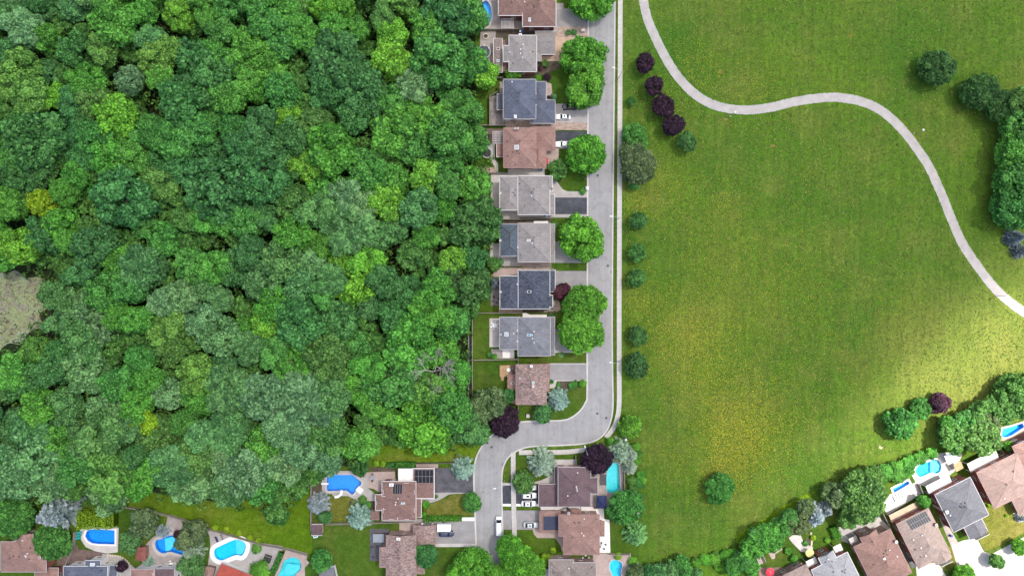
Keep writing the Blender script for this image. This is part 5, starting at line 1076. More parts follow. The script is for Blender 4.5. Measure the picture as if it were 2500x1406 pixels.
for x, y, r_, c in [(2485, 250, 36, 'O'), (2492, 312, 46, 'M'), (2478, 372, 48, 'B'), (2474, 440, 52, 'M'), (2470, 512, 52, 'M'), (2520, 400, 50, 'M'), (2520, 470, 50, 'M')]:
    tree(x, y, r_, 11, c, 'tall ' + WORD[c] + ' leafy tree in the line at the park\'s eastern edge', 'trees along the park\'s eastern edge', BIG, name='park_tree')
spruce(2478, 580, 22, 7, 'K', 'blue spruce below the eastern tree line, upper of two'); spruce(2492, 612, 20, 6, 'K', 'blue spruce below the eastern tree line, lower of two')
tree(2197, 1032, 37, 6, 'M', 'sunlit round green tree in the park casting a broad shadow', None, SMALL, name='park_tree'); tree(2247, 998, 25, 5, 'M', 'smaller sunlit green tree beside burgundy tree', None, SMALL, name='park_tree'); tree(2294, 983, 24, 5, 'P', 'sunlit burgundy tree beside small green tree', None, SMALL, 'plum_tree')
tree(1757, 1192, 36, 7, 'M', 'lone green tree among the yellow flowers of the meadow', None, STREET, name='park_tree')
ge = 'trees behind the south eastern gardens'
for x, y, r_, h, c, lab in [(2482, 958, 52, 9, 'O', 'biggest olive tree above the narrow blue pool'), (2445, 998, 40, 9, 'O', 'olive tree left of the narrow blue pool\'s tip'), (2395, 1005, 34, 8, 'O', 'olive tree on the park side of the garden clump'), (2328, 1062, 44, 8, 'O', 'wide olive tree above the small white canopy'), (2390, 1058, 52, 9, 'O', 'wide olive tree above the white veranda roof'), (2412, 1035, 28, 8, 'A', 'greyish small tree within the olive garden clump'), (2508, 1000, 28, 8, 'O', 'small olive tree right above the narrow blue pool'), (2350, 1030, 30, 7, 'M', 'mid green tree within the olive garden clump')]:
    tree(x, y, r_, h, c, lab, ge, BIG, name='park_tree')
tree(2312, 1036, 22, 6, 'B', 'bright green small tree at the tip of the olive clump', None, SMALL, name='park_tree')
for x, y, r_ in [(2272, 1106, 18), (2245, 1118, 20), (2218, 1130, 22), (2190, 1142, 22), (2165, 1152, 22), (2148, 1166, 20), (2190, 1160, 22), (2215, 1150, 18)]: shrub(x, y, r_, 3.2, 'B', 'leafy green hedge shrub above the sunlit cyan pool', 'hedge shrubs above the sunny pool')
tree(2102, 1212, 62, 10, 'O', 'huge olive green tree beside the small blue pool', None, STREET, name='park_tree'); tree(2050, 1208, 34, 8, 'A', 'brownish tree leaning out from the huge olive tree', None, BIG, name='park_tree'); tree(2130, 1165, 34, 8, 'O', 'olive tree between hedge shrubs and huge tree', None, BIG, name='park_tree')
for x, y, r_, c, lab in [(1905, 1288, 28, 'M', 'mid green tree in the belt above the planter beds'), (1930, 1264, 24, 'M', 'small mid green tree left of the grey green belt tree'), (1966, 1238, 22, 'A', 'dusty tree above the pale blue spruce'), (2030, 1202, 26, 'A', 'dusty tree between blue spruces and huge olive tree'), (1790, 1384, 22, 'M', 'small mid green tree at the southern park fence'), (2068, 1264, 24, 'O', 'olive tree beside the clipped bright hedge'), (1848, 1304, 22, 'M', 'small tree on the park side of the corner trees')]: tree(x, y, r_, 6.5, c, lab, None, BIG, name='park_tree')
spruce(1986, 1258, 32, 9, 'U', 'pale blue spruce with long branches by the park edge'); spruce(2016, 1244, 20, 6, 'U', 'smaller blue spruce behind the long branched spruce'); tree(1948, 1276, 32, 7, 'A', 'grey green tree beside the pale blue spruce', None, BIG, name='park_tree')
tree(1872, 1312, 40, 8, 'B', 'broad bright green tree at the park corner', None, STREET, name='park_tree'); tree(1838, 1336, 30, 7, 'B', 'bright green tree beside the broad corner tree', None, BIG, name='park_tree'); tree(1812, 1368, 24, 6, 'M', 'mid green tree below the corner trees', None, SMALL, name='park_tree'); tree(1835, 1382, 20, 5, 'B', 'small green tree by the wooden planters', None, SMALL, name='park_tree')
for x, y, r_ in [(1790, 1352, 16), (1768, 1356, 16), (1746, 1362, 17), (1722, 1366, 16), (1700, 1372, 14), (1782, 1372, 16), (1758, 1380, 16)]: shrub(x, y, r_, 2.2, 'T', 'bright green shrub in the loose row along the park\'s foot', 'shrubs along the park\'s foot')
for x, y, r_, c in [(1665, 1372, 20, 'M'), (1640, 1388, 24, 'G'), (1610, 1396, 22, 'G'), (1672, 1396, 22, 'M'), (1700, 1402, 18, 'G'), (1585, 1398, 22, 'D')]: tree(x, y, r_, 5, c, 'dull green small tree along the park\'s southern fence', 'small trees along the southern fence', SMALL, name='park_tree')
hedge((2030, 1282), (2042, 1312), 2.6, 1.6, 'T', 'clipped bright green hedge beside the white balcony')
shrub(1985, 1312, 8, 1.2, 'F', 'golden yellow shrub in the curved garden bed'); shrub(2020, 1318, 8, 1.2, 'L', 'lime green shrub below the clipped hedge'); shrub(1966, 1326, 8, 1.0, 'M', 'low dark green shrub by the stepping stones')
for x, y, r_ in [(1924, 1345, 10), (1938, 1362, 10), (1950, 1380, 11), (1834, 1398, 12)]: shrub(x, y, r_, 1.8, 'B', 'green boundary shrub between the south eastern gardens', 'boundary shrubs of the south eastern gardens')
tree(2254, 1224, 16, 5, 'B', 'small green tree between solar roofed and grey roofed houses', None, SMALL, name='park_tree'); tree(2462, 1088, 14, 4, 'L', 'lime green bush beside the red brick house', None, SMALL, name='park_tree')
tree(2295, 1358, 15, 4, 'P', 'reddish purple small tree on the front of the solar roofed house', None, SMALL, 'plum_tree'); tree(2432, 1368, 20, 5, 'O', 'small olive tree casting a shadow on the white driveway', None, SMALL, name='park_tree'); tree(2352, 1404, 28, 6, 'T', 'bright green tree at the white driveway\'s foot', None, STREET, name='park_tree'); tree(2488, 1335, 20, 5, 'T', 'bright green tree by the white footway', None, STREET, name='park_tree')
spruce(2494, 1262, 14, 4, 'U', 'dark blue spruce on the sunlit front lawn'); shrub(2458, 1258, 5, .9, 'F', 'yellow round shrub beside the dark blue spruce'); shrub(2480, 1244, 6, 1, 'L', 'lime green shrub at the pink house\'s porch'); shrub(2470, 1230, 6, 1, 'L', 'lime green shrub at the pink house\'s corner'); shrub(2416, 1232, 7, 1, 'F', 'yellow green shrub between grey and pink houses')
# ---- gardens of the foot of the street
spruce(1515, 1103, 32, 9, 'Z', 'grey blue spruce above the turquoise pool'); spruce(1540, 1110, 20, 7, 'Z', 'smaller grey blue spruce beside the turquoise pool\'s spruce'); spruce(1538, 1140, 20, 6, 'Z', 'low grey spruce outside the pool fence'); spruce(1553, 1306, 30, 8, 'G', 'dark grey spruce beside the white patio'); spruce(1552, 1242, 20, 7, 'Z', 'grey spruce behind the round green tree by the pool')
tree(1527, 1237, 43, 8, 'M', 'round deep green tree below the turquoise pool', None, STREET, name='garden_tree'); tree(1456, 1121, 39, 8, 'R', 'large burgundy tree shading the turquoise pool', None, STREET, 'plum_tree'); spruce(1323, 1131, 36, 9, 'Z', 'silver grey spruce in the plum roofed house\'s front garden'); tree(1278, 1178, 28, 6, 'O', 'olive green tree over the white cars\' driveway', None, BIG, name='garden_tree')
for x, y, r_, c in [(1490, 1078, 12, 'B'), (1502, 1082, 10, 'M'), (1553, 1090, 12, 'L'), (1558, 1108, 11, 'B'), (1556, 1125, 11, 'L'), (1565, 1160, 13, 'B'), (1560, 1180, 14, 'M'), (1545, 1175, 14, 'O'), (1545, 1195, 14, 'O'), (1568, 1172, 12, 'L'), (1560, 1210, 12, 'M')]: shrub(x, y, r_, 2.2, c, 'leafy shrub in the border between turquoise pool and park', 'border shrubs between pool and park')
shrub(1509, 1357, 10, 1.6, 'F', 'golden shrub above the bulb shaped pool'); shrub(1546, 1372, 14, 2, 'L', 'lime shrub beside the golden shrub'); tree(1552, 1397, 26, 5, 'A', 'dusty grey bush right of the bulb shaped pool', None, SMALL, name='garden_tree'); shrub(1333, 1366, 17, 3, 'F', 'golden yellow tree like shrub at the pale taupe house'); shrub(1312, 1392, 15, 2.4, 'P', 'dark red shrub beside the golden shrub'); shrub(1350, 1342, 9, 1.2, 'F', 'low yellow variegated shrub on the rosy house\'s lawn')
spruce(1130, 1145, 30, 8, 'V', 'blue green spruce beside the patched dark driveway'); tree(1152, 1226, 25, 5.5, 'M', 'round green tree overhanging the street by the dry lawn', None, STREET, name='garden_tree'); hedge((1036, 1263), (1127, 1262), 1.7, 1.4, 'T', 'bright green clipped hedge below the dry lawn'); shrub(1040, 1231, 11, 1.6, 'T', 'round green shrub at the porch corner'); shrub(1034, 1254, 9, 1.6, 'T', 'green shrub at the end of the clipped hedge'); shrub(1064, 1211, 6, 1, 'M', 'small shrub by the curved walkway')
hedge((968, 1133), (1016, 1133), 2.1, 1.8, 'B', 'rounded olive green hedge above the white flat roof'); hedge((945, 1133), (966, 1133), 1.6, 1.5, 'M', 'dark green hedge beside the yellow flowers'); shrub(918, 1131, 9, 1, 'F', 'yellow flowering shrub in the bed above the deck, left of two'); shrub(934, 1131, 9, 1, 'F', 'yellow flowering shrub in the bed above the deck, beside the dark hedge')
tree(876, 1140, 26, 6, 'N', 'dark green tree overhanging the angular blue pool', None, BIG, name='garden_tree'); spruce(776, 1231, 28, 8, 'U', 'pale blue spruce at the fence corner by the lawn'); spruce(876, 1264, 32, 9, 'V', 'large blue green spruce on the garden fence line'); tree(795, 1262, 17, 5, 'G', 'dull green tree below the pale blue spruce', None, SMALL, name='garden_tree'); shrub(885, 1220, 12, 1.4, 'O', 'mixed flowering shrub below the pool deck'); shrub(864, 1226, 9, 1.2, 'A', 'pale dry shrub below the pool deck'); shrub(898, 1232, 9, 1.2, 'B', 'green shrub beside the pool deck bed')
tree(1040, 1355, 32, 7, 'D', 'dark green tree beside the speckled roof house', None, STREET, name='garden_tree'); tree(785, 1368, 27, 6, 'M', 'green tree above the small grey roofed garden house', None, BIG, name='garden_tree'); tree(675, 1253, 28, 6, 'M', 'small dark green tree on the open lawn', None, SMALL, name='garden_tree')
# ---- south west gardens
spruce(140, 1248, 50, 14, 'U', 'large pale blue spruce below the wood'); tree(38, 1262, 52, 11, 'M', 'big dark green tree above the mauve roofed house', None, STREET, name='garden_tree'); tree(130, 1322, 45, 8, 'M', 'glossy green tree beside the big blue spruce', None, STREET, name='garden_tree'); hedge((200, 1262), (290, 1262), 5.5, 3.0, 'F', 'tall loose yellow green hedge above the rounded pool')
tree(352, 1276, 36, 7, 'A', 'dusty olive tree between rounded and kidney pools', None, BIG, name='garden_tree'); tree(318, 1320, 32, 6.5, 'G', 'grey green tree right of the rounded pool', None, BIG, name='garden_tree'); spruce(394, 1298, 17, 4, 'U', 'small blue spruce overhanging the kidney pool'); shrub(436, 1305, 14, 2.4, 'P', 'dark red shrub beside the kidney pool'); tree(470, 1304, 38, 8, 'A', 'dusty grey tree between the two curved pools', None, BIG, name='garden_tree'); spruce(470, 1345, 28, 7, 'Z', 'grey spruce between kidney pool and free form pool'); tree(468, 1382, 36, 7, 'G', 'silver green tree below the grey spruce', None, BIG, name='garden_tree'); spruce(362, 1372, 15, 3, 'V', 'small rounded blue spruce on the taupe patio'); tree(297, 1382, 16, 4, 'R', 'small burgundy tree beside the slate blue roof', None, SMALL, 'plum_tree')
shrub(635, 1393, 28, 3, 'L', 'big lime green shrub beside the red pavilion'); shrub(626, 1338, 14, 2, 'Y', 'variegated shrub beside the free form pool steps'); hedge((668, 1395), (690, 1345), 1.6, 1.5, 'M', 'dark green hedge between the free form and turquoise pools')
for x, y in [(525, 1286), (552, 1292), (582, 1302), (612, 1312), (632, 1320)]: shrub(x, y, 9, 1.1, 'F', 'yellow flowering shrub along the garden fence by the lawn', 'flowering shrubs along the garden fence')
# ---- west row gardens
shrub(1331, 156, 10.5, 2, 'O', 'clipped round shrub beside the beige driveway'); tree(1254, 181, 21, 5, 'T', 'small bright green tree between grey and blue grey houses', None, SMALL, name='garden_tree'); shrub(1314, 190, 9, 1.6, 'L', 'yellow green shrub at the grey house\'s corner'); shrub(1336, 189, 11, 1.8, 'R', 'nearly black shrub between the grey and blue grey houses'); shrub(1319, 168, 7, 1.2, 'P', 'red leaved shrub by the clipped round shrub'); shrub(1352, 237, 9, 1.2, 'S', 'pale green hosta like shrub at the blue grey house\'s walk'); shrub(1340, 238, 5, 1, 'R', 'small dark shrub beside the pale one'); shrub(1387, 80, 8, 1, 'G', 'rose bush in the gravel strip, left of two'); shrub(1402, 79, 8, 1, 'G', 'rose bush in the gravel strip, beside the grey utility box')
tree(1362, 414, 26, 5, 'O', 'brownish olive tree on the rose roofed house\'s lawn', None, SMALL, name='garden_tree'); shrub(1422, 468, 9, 1.4, 'B', 'low shrub at the end of the curved walk'); shrub(1355, 550, 10, 1.6, 'M', 'green shrub at the two tone house\'s corner'); tree(1372, 713, 23, 4.5, 'P', 'purple leaved shrub like tree beside the slate shingled house', None, SMALL, 'plum_tree'); shrub(1345, 771, 8, 1.4, 'N', 'dark shrub by the white walk'); tree(1205, 645, 18, 4, 'O', 'olive bush on the patio corner behind the two tone house', None, SMALL, name='garden_tree'); shrub(1221, 641, 10, 2, 'S', 'pale green shrub behind the two tone house'); shrub(1208, 871, 8, 1.2, 'L', 'bright green shrub behind the white patio square'); shrub(1196, 866, 8, 1.2, 'M', 'dark shrub behind the white patio square'); shrub(1371, 866, 8, .5, 'S', 'low silvery plant on the strip lawn')
shrub(1422, 936, 11, 2, 'L', 'clipped round lime green shrub by the corner house drive'); shrub(1396, 941, 10, 1.5, 'M', 'dark green shrub beside the lime ball'); shrub(1404, 936, 9, 1.5, 'M', 'mid green shrub touching the lime ball'); shrub(1347, 932, 6, 1.1, 'M', 'small shrub at the corner house\'s garage'); shrub(1364, 938, 6, 1, 'B', 'small green shrub by the corner house\'s walk')
spruce(1362, 976, 29, 8, 'V', 'blue green spruce beside the speckled corner house'); tree(1325, 1009, 24, 6, 'G', 'grey green tree at the road bend below the corner house', None, SMALL, name='garden_tree'); tree(1195, 986, 46, 8, 'A', 'wide dusty olive tree behind the corner house', None, BIG, name='garden_tree'); tree(1232, 1029, 37, 8, 'R', 'dark burgundy tree overhanging the road bend', None, STREET, 'plum_tree'); tree(1243, 965, 18, 5, 'D', 'dark small tree at the corner house\'s rear wall', None, SMALL, name='garden_tree')

# ---- flowers and grass of the meadow
PARK = [(1522, -40), (2520, -40), (2520, 985), (2440, 1000), (2300, 1040), (2190, 1140), (2050, 1210), (1960, 1262), (1850, 1330), (1700, 1380), (1570, 1395), (1572, 1180), (1520, 1060), (1522, 900)]
CL = [(1760, 910, 80, .5), (1790, 1000, 60, 1.0), (1790, 1070, 40, 3.2), (1680, 930, 60, .6), (1640, 800, 60, .6), (1690, 820, 50, .8), (1560, 740, 30, 1.0), (1552, 505, 26, 1.2), (1620, 450, 60, .5), (1780, 500, 40, .5), (1700, 150, 40, .6), (1650, 250, 50, .5), (1830, 220, 60, .4), (1870, 1040, 60, 1.0), (1830, 1120, 60, .9), (1650, 1120, 50, .5), (1980, 700, 90, .25), (2200, 770, 50, .3), (1750, 700, 120, .4), (1900, 500, 250, .15), (1950, 900, 120, .3), (1760, 1150, 40, 1.0)]
def scatter(n, dens, zz, sz, m, name, label, cat, tonef, asp=1.0, up=.35):
    pos = []
    while len(pos) < n:
        x, y = g.uniform(1522, 2500), g.uniform(0, 1400)
        if g.random() < dens(x, y) and inside((x, y), PARK):
            if min((x - a) ** 2 + (y - b_) ** 2 for a, b_ in path[::2]) > 17 ** 2: pos.append(tuple(P(x, y, 0)))
    pos = np.array(pos) + np.array([0, 0, zz]); n = len(pos)
    V, F, _ = leaf_quads(pos, np.array([0, 0, 1.0]) + up * g.normal(size=(n, 3)), g.uniform(*sz, n), None, asp, None, g)
    o = bpy.data.objects.new(name, np_mesh(name, V, F, tonef(n), m)); C.objects.link(o); tag(o, label, cat, kind='stuff')
scatter(42000, lambda x, y: min(1, -.02 + .36 * sum(w_ * math.exp(-((x - a) ** 2 + (y - b_) ** 2) / (2 * r_ * r_)) for a, b_, r_, w_ in CL)), .12, (.09, .18), 'petal', 'wildflowers', 'yellow wildflowers scattered through the park grass', 'flowers', lambda n: g.random(n))
scatter(70000, lambda x, y: .6, .06, (.16, .46), 'tuft', 'grass_tufts', 'uneven tufts of grass across the park', 'grass', lambda n: np.clip(.5 + .26 * g.normal(size=n), 0, 1), 1.6, .45)

# ------------------------------------------------------------------ vehicles (front towards +X, metres)
wheel_me = mesh_of('wheel', MB().add(*(lambda n: ([(.33 * math.cos(6.2832 * i / n), y, .33 * math.sin(6.2832 * i / n)) for y in (-.11, .11) for i in range(n)], [tuple(range(n)), tuple(range(2 * n - 1, n - 1, -1))] + [(i, i + n, (i + 1) % n + n, (i + 1) % n) for i in range(n)]))(16)), 'tyre')
rim_me = mesh_of('rim', MB().add(*(lambda n: ([(.2 * math.cos(6.2832 * i / n), y, .2 * math.sin(6.2832 * i / n)) for y in (-.125, .125) for i in range(n)], [tuple(range(n)), tuple(range(2 * n - 1, n - 1, -1))] + [(i, i + n, (i + 1) % n + n, (i + 1) % n) for i in range(n)]))(12)), 'metal_grey')
def loft(mb, secs):
    k = len(secs[0]); n0 = len(mb.v)
    for s_ in secs: mb.v += [tuple(p) for p in s_]
    for i in range(len(secs) - 1):
        for j in range(k): mb.f.append((n0 + i * k + j, n0 + i * k + (j + 1) % k, n0 + (i + 1) * k + (j + 1) % k, n0 + (i + 1) * k + j))
    mb.f.append(tuple(n0 + j for j in range(k))[::-1]); mb.f.append(tuple(n0 + (len(secs) - 1) * k + j for j in range(k)))
SHAPE = {  # length, width, belt profile (x, half width factor, belt height), cabin (rear base, rear top, front top, front base), roof height
 'sedan': (4.75, 1.85, [(-1, .72, .72), (-.94, .9, .86), (-.8, .97, .95), (-.4, 1, .93), (.1, 1, .92), (.45, .98, .9), (.8, .93, .82), (.94, .84, .74), (1, .66, .62)], (-.78, -.45, .12, .42), 1.43),
 'suv': (4.7, 1.9, [(-1, .8, .85), (-.96, .93, 1.0), (-.7, .99, 1.05), (-.2, 1, 1.04), (.3, 1, 1.03), (.55, .98, 1.0), (.85, .93, .93), (.95, .85, .86), (1, .7, .75)], (-.95, -.82, .14, .42), 1.68),
 'van': (5.7, 2.05, [(-1, .9, 1.1), (-.98, .97, 1.2), (-.5, 1, 1.22), (.2, 1, 1.22), (.6, .98, 1.18), (.85, .92, 1.05), (.95, .86, .95), (1, .74, .82)], (-.985, -.97, .42, .7), 2.2),
 'pickup': (5.6, 1.98, [(-1, .88, .98), (-.97, .97, 1.02), (-.5, 1, 1.03), (.0, 1, 1.04), (.4, 1, 1.05), (.65, .98, 1.03), (.88, .94, .96), (.96, .86, .88), (1, .74, .78)], (-.22, -.12, .22, .42), 1.85)}
def vehicle(kind, px, py, heading, pm, label):
    L_, W_, prof, cab, rh = SHAPE[kind]; hl, hw = L_ / 2, W_ / 2
    root = thing('parked_' + ('van' if kind == 'van' else 'pickup' if kind == 'pickup' else 'car'), label, 'van' if kind == 'van' else 'truck' if kind == 'pickup' else 'car', P(px, py) + Vector((0, 0, .1)), math.radians(heading), 'vehicles parked along the street')
    mb = MB(); secs = []
    for x, wf, bz in prof:
        X, w_ = x * hl, hw * wf
        secs.append([(X, -w_ * .9, .24), (X, -w_, .42), (X, -w_ * .985, bz * .72), (X, -w_ * .9, bz - .03), (X, -w_ * .55, bz + .035), (X, w_ * .55, bz + .035), (X, w_ * .9, bz - .03), (X, w_ * .985, bz * .72), (X, w_, .42), (X, w_ * .9, .24)])
    loft(mb, secs); mb.build('body', pm, root, True)
    belt = lambda x: np.interp(x / hl, [p[0] for p in prof], [p[2] for p in prof])
    rb, rt, ft, fb = (c * hl for c in cab); wb, wt = hw * .87, hw * .7
    A = [(rb, -wb, belt(rb) - .03), (fb, -wb, belt(fb) - .03), (fb, wb, belt(fb) - .03), (rb, wb, belt(rb) - .03)]; B = [(rt, -wt, rh - .08), (ft, -wt, rh - .08), (ft, wt, rh - .08), (rt, wt, rh - .08)]
    Cc = [(rt + .18, -wt * .8, rh), (ft - .25, -wt * .8, rh), (ft - .25, wt * .8, rh), (rt + .18, wt * .8, rh)]
    MB().add(A + B, [(0, 1, 5, 4), (1, 2, 6, 5), (2, 3, 7, 6), (3, 0, 4, 7)]).build('cabin', pm, root)
    MB().add(B + Cc, [(4, 5, 6, 7), (0, 1, 5, 4), (1, 2, 6, 5), (2, 3, 7, 6), (3, 0, 4, 7)]).build('roof', pm, root, True)
    def pane(nm, a, b_, c_, d, k=.1):
        a, b_, c_, d = map(Vector, (a, b_, c_, d)); ce = (a + b_ + c_ + d) / 4; nr = (b_ - a).cross(d - a).normalized() * .008
        MB().add([p + (ce - p) * k + nr for p in (a, b_, c_, d)], [(0, 1, 2, 3)]).build(nm, 'glass_dark', root)
    pane('windscreen', A[1], A[2], B[2], B[1], .07)
    if kind != 'van': pane('rear_window', A[3], A[0], B[0], B[3], .1)
    for s_, q in ((0, (A[0], A[1], B[1], B[0])), (1, (A[2], A[3], B[3], B[2]))):
        if kind == 'van':
            f_ = lambda p, r_, u: tuple(Vector(p) * (1 - u) + Vector(r_) * u)
            q = (f_(q[0], q[1], .68), q[1], q[2], f_(q[3], q[2], .62)) if s_ == 0 else (q[0], f_(q[0], q[1], .32), f_(q[3], q[2], .38), q[3])
        pane('side_window', *q)
    if kind == 'pickup':
        MB().box(-hl * .93, -hw * .8, 1.055, -hl * .27, hw * .8, 1.075).build('cargo_bed', 'plastic_black', root)
        MB().box(-hl * .6, -wt * .6, rh + .004, -hl * .6 + .01, wt * .6, rh + .006)
    if kind in ('sedan', 'suv', 'pickup'): MB().box((rt + ft) / 2 - .15, -wt * .45, rh + .002, ft - .4, wt * .45, rh + .012).build('sunroof', 'glass_dark', root)
    for sx in (-.6, .62):
        for sy in (-1, 1):
            wh = inst('wheel', wheel_me, root, (sx * hl, sy * (hw - .1), .33)); inst('rim', rim_me, wh)
    for sy in (-1, 1):
        zb = belt(hl * .95)
        MB().cbox(hl * .93, sy * hw * .66, zb - .07, .28, .36, .14, sy * -.35).build('headlight', 'light_lens', root); MB().cbox(-hl * .965, sy * hw * .72, belt(-hl * .95) - .1, .14, .3, .16).build('tail_light', 'tail_lens', root)
        MB().cbox(fb - .25, sy * (hw + .08), belt(fb) + .1, .14, .22, .16).build('mirror', pm, root)
    return root
vehicle('suv', 1390, 263, 180, 'paint_black', 'black car reflecting the trees on the pale concrete drive')
vehicle('sedan', 1374.5, 287, 180, 'paint_white', 'white saloon car beside the black car')
vehicle('pickup', 1377, 354, 180, 'paint_white', 'white pickup truck half under the round maple')
vehicle('sedan', 1291, 1188, 0, 'paint_white', 'white car mostly hidden beneath the olive green tree')
vehicle('suv', 1292, 1207, 0, 'paint_white', 'middle white car on the dark driveway of the plum roofed house')
vehicle('sedan', 1291, 1227, 0, 'paint_white', 'white car with large dark rear glass on the edge of the dark driveway')
vehicle('sedan', 1296, 1279, 0, 'paint_silver', 'silver white saloon on the grey drive beside flat garage roof')
vehicle('van', 1218, 1280, 90, 'paint_white', 'white delivery van parked on the street')
vehicle('suv', 1091, 1300, 0, 'paint_navy', 'dark navy car beside the white cargo trailer')
tr_ = thing('cargo_trailer', 'white box trailer on the grey drive beside the navy car', 'trailer', P(1085, 1283))
MB().prism([(-2.1, -1.15), (1.9, -1.15), (2.15, -.9), (2.15, .9), (1.9, 1.15), (-2.1, 1.15)], .5, 2.1).build('box', 'plastic_white', tr_); MB().box(-2.05, -1.1, 2.1, 1.85, 1.1, 2.16).build('roof', 'paint_white', tr_); MB().box(2.1, -.06, .45, 3.2, .06, .57).build('tow_bar', 'metal_grey', tr_)
for sy in (-1, 1): inst('wheel', wheel_me, tr_, (-.2, sy * 1.2, .33))

# ------------------------------------------------------------------ lamps, fences, street things
def lamp(px, py, to, label, h=8.5, arm=2.6):
    b_ = P(px, py); q = P(*to); d = Vector((q.x - b_.x, q.y - b_.y, 0)).normalized(); r_ = thing('street_lamp', label, 'street lamp', b_, math.atan2(d.y, d.x), 'street lamps')
    MB().tube((0, 0, 0), (0, 0, h), .11, .07, 8).build('pole', 'metal_grey', r_); MB().tube((0, 0, h - .1), (arm, 0, h + .35), .05, .04, 6).build('arm', 'metal_grey', r_); MB().add(*_boxy(arm - .15, -.17, h + .28, arm + .65, .17, h + .46)).build('lamp_head', 'trim_white', r_)
def _boxy(x0, y0, z0, x1, y1, z1):
    b_ = MB().box(x0, y0, z0, x1, y1, z1); return b_.v, b_.f
for x, y, to, lab in [(1509, 194, (1490, 188), 'street lamp by the pavement opposite the blue grey roofed house'), (1504, 537, (1480, 535), 'street lamp by the pavement opposite the taupe grey house'), (1503, 879, (1480, 877), 'street lamp by the pavement opposite the speckled corner house'), (1428, 1095, (1423, 1080), 'street lamp at the road bend beside burgundy tree'), (1231, 1168, (1210, 1172), 'street lamp at the kerb beside the silver spruce garden')]: lamp(x, y, to, lab)
for x, y, a, lab in [(1783, 284, 60, 'park lamp on the path\'s lower edge near the burgundy trees'), (2232, 326, 20, 'park lamp beside the path below the lone dark tree'), (2432, 722, 10, 'park lamp on the path beside the sunlit grass'), (1522, 1065, 60, 'park lamp at the pavement end beside the lime tree')]:
    r_ = thing('park_lamp', lab, 'lamp', P(x, y), math.radians(a), 'park lamps'); MB().tube((0, 0, 0), (0, 0, 4.6), .08, .06, 8).build('pole', 'trim_dark', r_); MB().lathe([(.2, 4.6), (.34, 4.8), (.34, 4.9), (.08, 5.05)], n=12).build('lamp_head', 'trim_white', r_); MB().lathe([(.25, 0), (.25, .12), (.1, .2)], n=10).build('base_plate', 'concrete_light', r_)
ms = mesh_of('bin_lid', MB().lathe([(.3, 0), (.3, .02)], n=18), 'vent_dark')
for x, y in [(1200, 1091), (1190, 1081), (1458, 1009), (1480, 1020), (1432, 436), (1459, 429), (1484, 649)]:
    o = MB().lathe([(.4, .0), (.4, .012)], n=20).build('manhole_cover', 'asphalt_dark'); o.location = P(x, y) + Vector((0, 0, .081)); tag(o, 'round iron manhole cover set in the road', 'manhole cover', 'manhole covers in the road')
for x, y in [(1168, 1110), (1226, 1133), (1439, 664), (1492.5, 664)]:
    r_ = thing('drain_grate', 'rectangular iron drain grate at the kerb', 'drain', P(x, y) + Vector((0, 0, .08)), math.radians(70 if y > 1000 else 90), 'drain grates along the kerb')
    MB().box(-.5, -.35, 0, .5, .35, .02).build('pit', 'vent_dark', r_)
    for i in range(5): MB().box(-.45 + i * .2, -.33, .02, -.38 + i * .2, .33, .05).build('bar', 'metal_grey', r_)
rail_me = {}
def fence(line, label, h=1.7, m='wood_fence'):
    pts = [P(*p) for p in line]; r_ = thing('fence', label, 'fence', pts[0])
    for a, b_ in zip(pts, pts[1:]):
        d = b_ - a; n = max(1, round(d.length / 2.4)); ang = math.atan2(d.y, d.x)
        for i in range(n + 1):
            p = a + d * (i / n) - pts[0]; key = ('post', h, m)
            if key not in rail_me: rail_me[key] = mesh_of('post', MB().box(-.09, -.09, 0, .09, .09, h + .1).box(-.11, -.11, h + .1, .11, .11, h + .16), m)
            inst('post', rail_me[key], r_, (p.x, p.y, 0), (0, 0, ang))
            if i < n:
                L_ = d.length / n; c = a + d * ((i + .5) / n) - pts[0]; key = ('panel', h, m)
                if key not in rail_me:
                    mb = MB()
                    for k_ in range(10): mb.box(-.5 + k_ * .1, -.025, .08, -.5 + k_ * .1 + .094, .005, h)
                    mb.box(-.5, .005, .3, .5, .07, .4).box(-.5, .005, h - .4, .5, .07, h - .3).box(-.5, -.07, h, .5, .07, h + .05); rail_me[key] = mesh_of('panel', mb, m)
                inst('panel', rail_me[key], r_, (c.x, c.y, 0), (0, 0, ang), (L_ - .19, 1, 1))
